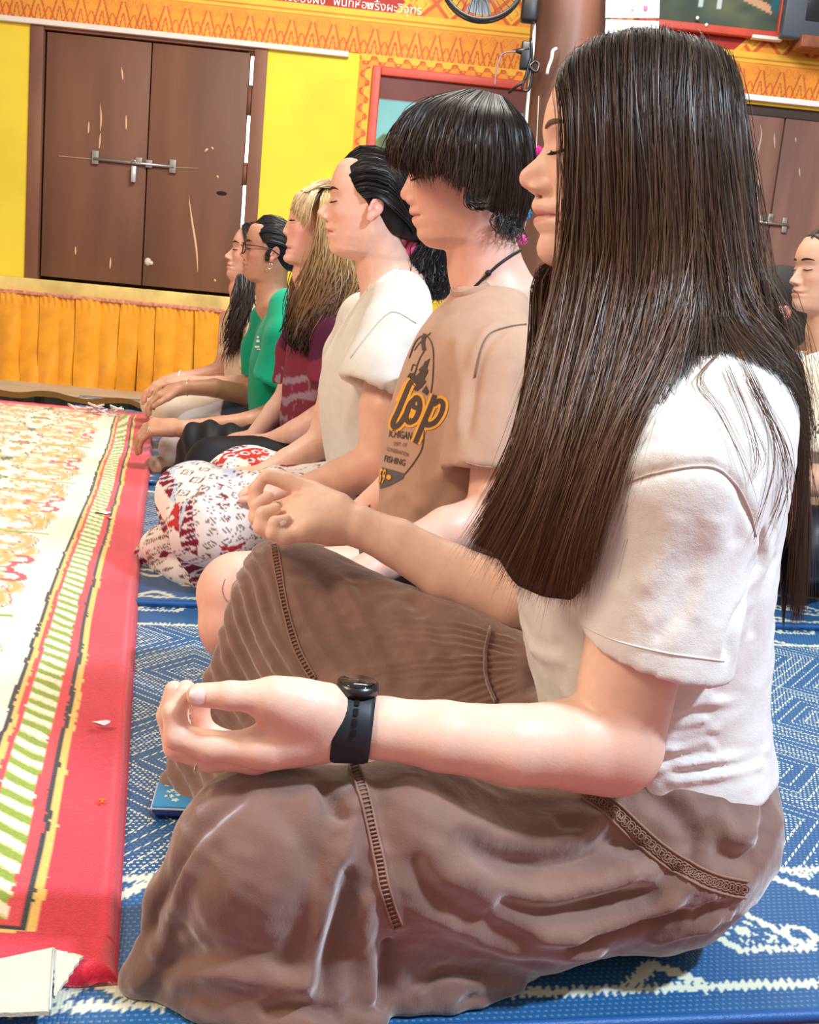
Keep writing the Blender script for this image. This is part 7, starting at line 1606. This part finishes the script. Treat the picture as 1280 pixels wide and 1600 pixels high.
# ------------------------------------------------ person 6: farthest, cream shirt and trousers
def person6():
    root = thing('person', 'farthest woman of the row, long loose black hair, cream shirt and cream trousers', 'person', 'people meditating in a row on the mats', (-.75, 4.2, 0))
    H = Head(4.22, 16, 10, (364,378), (363,385), (351,434), ear=0)
    H.lipc = (.58,.24,.18)
    F = Field(); H.add(F, [at(380,452,4.24), at(386,468,4.24)], (.046,.050,.07))
    nE = at(408,600,4.02); arm = [at(415,520,4.05), at(412,570,4.03), nE, at(340,602,3.98), at(300,598,3.98)]; F.chain(arm, [.042,.040,.037,.033,.024], .01)
    far = [at(358,500,4.4), at(354,560,4.4), at(345,578,4.38), at(310,588,4.33), at(276,592,4.28)]; F.chain(far, [.04,.038,.036,.030,.024], .01)
    hand(F, arm[-1], V(-1,-.1,-.05), V(0,1,.1), V(0,0,-1), 1, 1, (20,25,20)); hand(F, far[-1], V(-1,-.1,-.35), V(0,1,.1), V(-.1,0,-1), 1, -1, (25,25,20))
    sec = []
    for py, px, a, b in ((590,358,.095,.14),(540,358,.09,.14),(490,368,.08,.14),(472,378,.065,.11)):
        q = at(px, py, 4.24); sec.append((q[2], q[0]+a+.01, 4.24, a-.012, b-.015))
    F.loft(sec, H.f, .03); zc = H.wld(0,0,-.12)[2]
    skin_mesh('body', [(F_lim(F, lo=(-9,-9,zc-.01)), .004, lambda v: v[:, 2] > zc), (F_lim(F, hi=(9,9,zc+.02)), .0065, lambda v: v[:, 2] <= zc+.014)], root, (.68,.38,.27), MS, [], [H])
    head_details(H, root, newmat('black_brow2', (.02,.013,.01)), MLASH, thick=1.2)
    T = Field(); sec = []
    for py, px, a, b in ((610,355,.115,.16),(580,350,.118,.16),(540,352,.112,.16),(505,360,.10,.16),(482,370,.08,.13),(468,378,.06,.085),(460,382,.052,.065)):
        q = at(px, py, 4.22); sec.append((q[2], q[0]+a, 4.24, a, b))
    tee(T, sec, H.f, [(at(408,478,4.12), at(412,520,4.07), at(405,585,4.03), .06,.066,.075, unit(V(-.2,0,-1))), (at(380,490,4.34), at(370,520,4.40), at(362,555,4.40), .06,.06,.06, V(0,0,-1))], .02)
    cloth('cream_shirt', T, .009, jersey('cream_linen', (.76,.60,.44)), root, lambda v, n: .005*vnoise(v, 9, 4)+wrinkle(v, 12, .005, (.4,.3,1), 2.5, 3))
    K = Field(); kn = at(262,640,3.96); K.cone(at(400,635,4.05), kn, .085,.066,.05); K.cone(kn, V(-.9,4.2,.06), .05,.05,.05); K.ell(V(-.68,4.22,.11), (.15,.19,.12), k=.05); K.cone(V(-.7,4.35,.13), V(-1.08,4.5,.12), .08,.066,.05); K.cone(V(-1.08,4.5,.1), V(-.9,4.2,.06), .05,.05,.05); K.plane(V(0,0,.017), (0,0,-1), .004)
    cloth('cream_trousers', K, .010, jersey('cream_cotton', (.72,.62,.50)), root, lambda v, n: .005*vnoise(v, 10, 3)+wrinkle(v, 14, .007, (1,.2,-.3), 3, 4))
    ax = np.array([H.f, H.l, H.u]); C = Field(); C.ell(H.wld(-.008,0,.034), np.array([.0985,.0825,.0885])*H.s, ax, .01); C.ell(H.wld(-.045,0,-.03), np.array([.06,.078,.08])*H.s, ax, .02); C.half(H.wld(.066,0,.078), unit(H.f*.85-H.u*.50), H.wld(.11,0,-.05), .135*H.s, .006)
    hairfn('hair_cap', C, .007, root, (.014,.011,.015))
    gg = [[H.wld(*p) for p in ((.072,.02,.088),(.065,.055,.062),(.045,.078,.02),(.03,.082,-.03),(.02,.08,-.09))]]+[[H.wld(.06,.03,.10), H.wld(.03,.07,.08), H.wld(.01,.088,.03), H.wld(0,.088,-.05), H.wld(-.01,.085,-.13)]]
    strands('hair', pushout(C, gg), 260, MHAIR, root, .0035, .003, seed=91, seg=8, c0=(.014,.012,.016), c1=(.03,.02,.016))
    fr = [G_((372,430,4.16),(368,460,4.12),(362,490,4.10),(357,520,4.12),(352,545,4.16)), G_((385,430,4.12),(384,465,4.08),(378,500,4.06),(366,540,4.08),(352,580,4.12)), G_((395,430,4.10),(396,460,4.06),(392,490,4.04),(380,520,4.04),(365,550,4.08))]
    strands('hair', fr, 420, MHAIR, root, .0035, .010, seed=92, seg=10, c0=(.014,.010,.012), c1=(.035,.022,.018), wild=.02, clump=6, tipfrac=(.6,1))
    m = MB(); m.sphere(at(368,450,4.18), .010, 8); m.build('earring', newmat('pearl', (.9,.92,.95), rough=.2), root)
    m = MB(); c = far[-1]*.85+far[-2]*.15; m.tube([c+V(0,math.cos(a),math.sin(a))*.029 for a in np.linspace(0, 6.28, 18)], .004, 6); m.build('bracelet', newmat('lilac_band', (.75,.68,.78), rough=.5), root)
    adopt(root)
person6()

# ------------------------------------------------ two people at the right edge
def person7():
    root = thing('person', 'short-haired man seen from behind her hair at the right, pale collar', 'person', None, (1.02, 3.4, 0))
    root['label'] = 'man with short dark hair and reddened ear, farther back at the right edge'
    H = Head(3.36, -6, 0, (1160,466), (1160,478), (1167,548), ear=1)
    F = Field(); nb = at(1214,585,3.40); H.add(F, [at(1206,556,3.39), nb], (.055,.058,.08)); F.loft([(.12,1.140,3.40,.11,.16),(.35,1.140,3.40,.10,.15),(.48,1.130,3.40,.09,.16),(.56,1.120,3.40,.06,.10)], H.f, .03)
    F.chain([V(1.140,3.200,.48), V(1.120,3.180,.28), V(0.920,3.130,.22)], [.05,.043,.03], .01); F.chain([V(1.120,3.580,.48), V(1.100,3.620,.28), V(0.920,3.600,.22)], [.05,.043,.03], .01); hand(F, V(0.920,3.130,.22), V(-1,0,-.1), V(0,1,0), V(0,0,-1), 1, 1); hand(F, V(0.920,3.600,.22), V(-1,0,-.1), V(0,1,0), V(0,0,-1), 1, -1)
    skin_mesh('body', [(F, .005, None)], root, (.74,.42,.33), MS, [(H.wld(-.014,.08,-.012), .03, (.85,.22,.2), .5)], [H])
    T = Field(); tee(T, [(.13,1.140,3.40,.135,.19),(.30,1.140,3.40,.13,.18),(.42,1.140,3.40,.12,.185),(.50,1.140,3.40,.10,.175),(.545,1.140,3.40,.08,.13),(.575,1.140,3.40,.062,.085)], H.f, [(V(1.140,3.260,.50), V(1.140,3.200,.46), V(1.130,3.180,.34), .06,.066,.07, V(0,0,-1)), (V(1.140,3.540,.50), V(1.120,3.600,.46), V(1.120,3.610,.34), .06,.066,.07, V(0,0,-1))])
    cloth('white_shirt', T, .009, jersey('cool_white', (.74,.80,.86)), root, lambda v, n: .005*vnoise(v, 9, 4))
    K = Field(); K.ell(V(1.140,3.400,.10), (.16,.21,.12), k=.05); K.cone(V(1.140,3.280,.12), V(0.840,3.100,.12), .10,.075,.05); K.cone(V(1.140,3.520,.12), V(0.840,3.700,.12), .10,.075,.05); K.cone(V(0.840,3.100,.1), V(0.990,3.480,.06), .06,.05,.05); K.cone(V(0.840,3.700,.1), V(1.070,3.380,.06), .06,.05,.05); K.plane(V(0,0,.0125), (0,0,-1), .004)
    cloth('dark_trousers', K, .012, jersey('navy_cotton', (.02,.025,.04)), root, lambda v, n: .005*vnoise(v, 9, 4))
    ax = np.array([H.f, H.l, H.u]); C = Field(); C.ell(H.wld(-.012,0,.036), np.array([.100,.084,.088])*H.s, ax, .01); C.ell(H.wld(-.055,0,-.03), np.array([.052,.070,.07])*H.s, ax, .02); C.half(H.wld(.03,0,.0), unit(H.f-.30*H.u), H.wld(.10,0,-.04), .115, .008); C.ell(H.wld(-.004,.085,-.02), np.array([.028,.022,.042]), ax, .004, '-')
    hairfn('hair', C, .006, root, (.022,.018,.017), newmat('short_hair', attr='Col', rough=.75, bump=[(300,.8,(1,1,1),'noise')])); adopt(root)
person7()
def person8():
    root = thing('person', 'woman with tied brown hair and cream V-neck blouse, cut by the right edge', 'person', None, (1.1, 2.7, 0))
    H = Head(2.70, 16, 0, (1249,404), (1250,416), (1262,487), ear=1)
    H.lipc = (.60,.24,.18)
    F = Field(); H.add(F, [at(1296,520,2.74), at(1304,545,2.74)], (.048,.052,.07)); bx = at(1306,560,2.74)[0]
    F.loft([(.15,bx+.0,2.74,.10,.15),(.32,bx-.01,2.74,.095,.14),(.45,bx-.0,2.74,.09,.15),(.52,bx+.01,2.74,.065,.11)], H.f, .03)
    arm = [V(bx+.04,2.56,.47), at(1345,690,2.54), at(1350,760,2.5), at(1270,750,2.45), at(1215,735,2.42)]; F.chain(arm, [.045,.042,.040,.036,.026], .01); far = [V(bx-.04,2.92,.47), V(bx-.08,2.98,.28), V(bx-.35,2.98,.24)]; F.chain(far, [.045,.04,.026], .01)
    hand(F, arm[-1], V(-1,0,-.1), V(0,1,0), V(0,0,-1), .95, 1); hand(F, far[-1], V(-1,0,-.1), V(0,1,0), V(0,0,-1), .95, -1); zc = H.wld(0,0,-.12)[2]
    skin_mesh('body', [(F_lim(F, lo=(-9,-9,zc-.01)), .003, lambda v: v[:, 2] > zc), (F_lim(F, hi=(9,9,zc+.03)), .008, lambda v: v[:, 2] <= zc+.017)], root, (.74,.43,.29), MS, [], [H])
    head_details(H, root, MBROW, MLASH, thick=1.1)
    T = Field(); tee(T, [(.16,bx+.02,2.74,.125,.175),(.30,bx+.01,2.74,.125,.17),(.42,bx,2.74,.12,.175),(.48,bx+.01,2.74,.10,.165),(.52,bx+.015,2.74,.082,.13),(.55,bx+.02,2.74,.06,.085)], H.f, [(V(bx+.03,2.62,.48), at(1290,610,2.55), at(1285,700,2.50), .062,.085,.098, unit(V(.1,0,-1))), (V(bx,2.88,.48), V(bx-.05,2.95,.42), V(bx-.07,2.97,.32), .06,.07,.08, V(0,0,-1))])
    c = H.wld(0,0,0); T.cone(at(1283,560,2.62), at(1292,520,2.70), .022, .05, .004, '-')
    ts = cloth('v_neck_blouse', T, .006, newmat('cream_blouse', (.80,.69,.53), rough=.9, bump=[(120,.6,(1,1,1),'noise')]), root, lambda v, n: .004*vnoise(v, 10, 4)+wrinkle(v, 20, .003, (.4,.3,1), 2, 3))
    K = Field(); K.ell(V(bx+.02,2.74,.11), (.16,.21,.12), k=.05); K.cone(V(bx,2.62,.13), at(1262,850,2.45), .10,.08,.05); K.cone(at(1262,850,2.45), V(bx-.2,2.9,.05), .06,.05,.05); K.cone(V(bx,2.86,.13), V(bx-.36,3.05,.12), .10,.075,.05); K.cone(V(bx-.36,3.05,.11), V(bx-.15,2.7,.05), .06,.05,.05); K.plane(V(0,0,.0105), (0,0,-1), .004)
    cloth('dark_trousers', K, .009, newmat('black_satin', (.012,.018,.028), rough=.4, spec=.5), root, lambda v, n: .006*vnoise(v, 9, 4)+wrinkle(v, 12, .006, (1,.2,-.3), 3, 4))
    ax = np.array([H.f, H.l, H.u]); C = Field(); C.ell(H.wld(-.008,0,.034), np.array([.0985,.0815,.0885])*H.s, ax, .01); C.ell(H.wld(-.055,0,-.01), np.array([.05,.068,.055])*H.s, ax, .02); C.half(H.wld(.064,0,.074), unit(H.f*.80-H.u*.60), H.wld(.10,0,-.06), .150*H.s, .006); C.ell(H.wld(-.11,0,-.02), np.array([.035,.035,.035]), ax, .02)
    hairfn('hair_cap', C, .005, root, (.06,.035,.022))
    gg = [[H.wld(*p) for p in ((.070,.012,.082),(.035,.03,.120),(-.04,.045,.112),(-.095,.04,.04),(-.112,.01,-.03))], [H.wld(*p) for p in ((.052,.060,.052),(.015,.078,.068),(-.045,.082,.06),(-.09,.055,.0),(-.112,.012,-.035))], [H.wld(*p) for p in ((.030,.078,.022),(.005,.085,.026),(-.05,.080,.02),(-.09,.05,-.02),(-.112,.012,-.04))]]
    strands('hair', pushout(C, gg), 350, MHAIR, root, .002, .002, seed=101, seg=8, c0=(.07,.04,.025), c1=(.05,.03,.02), wild=.001, nout=(0,-1,.6)); adopt(root)
person8()
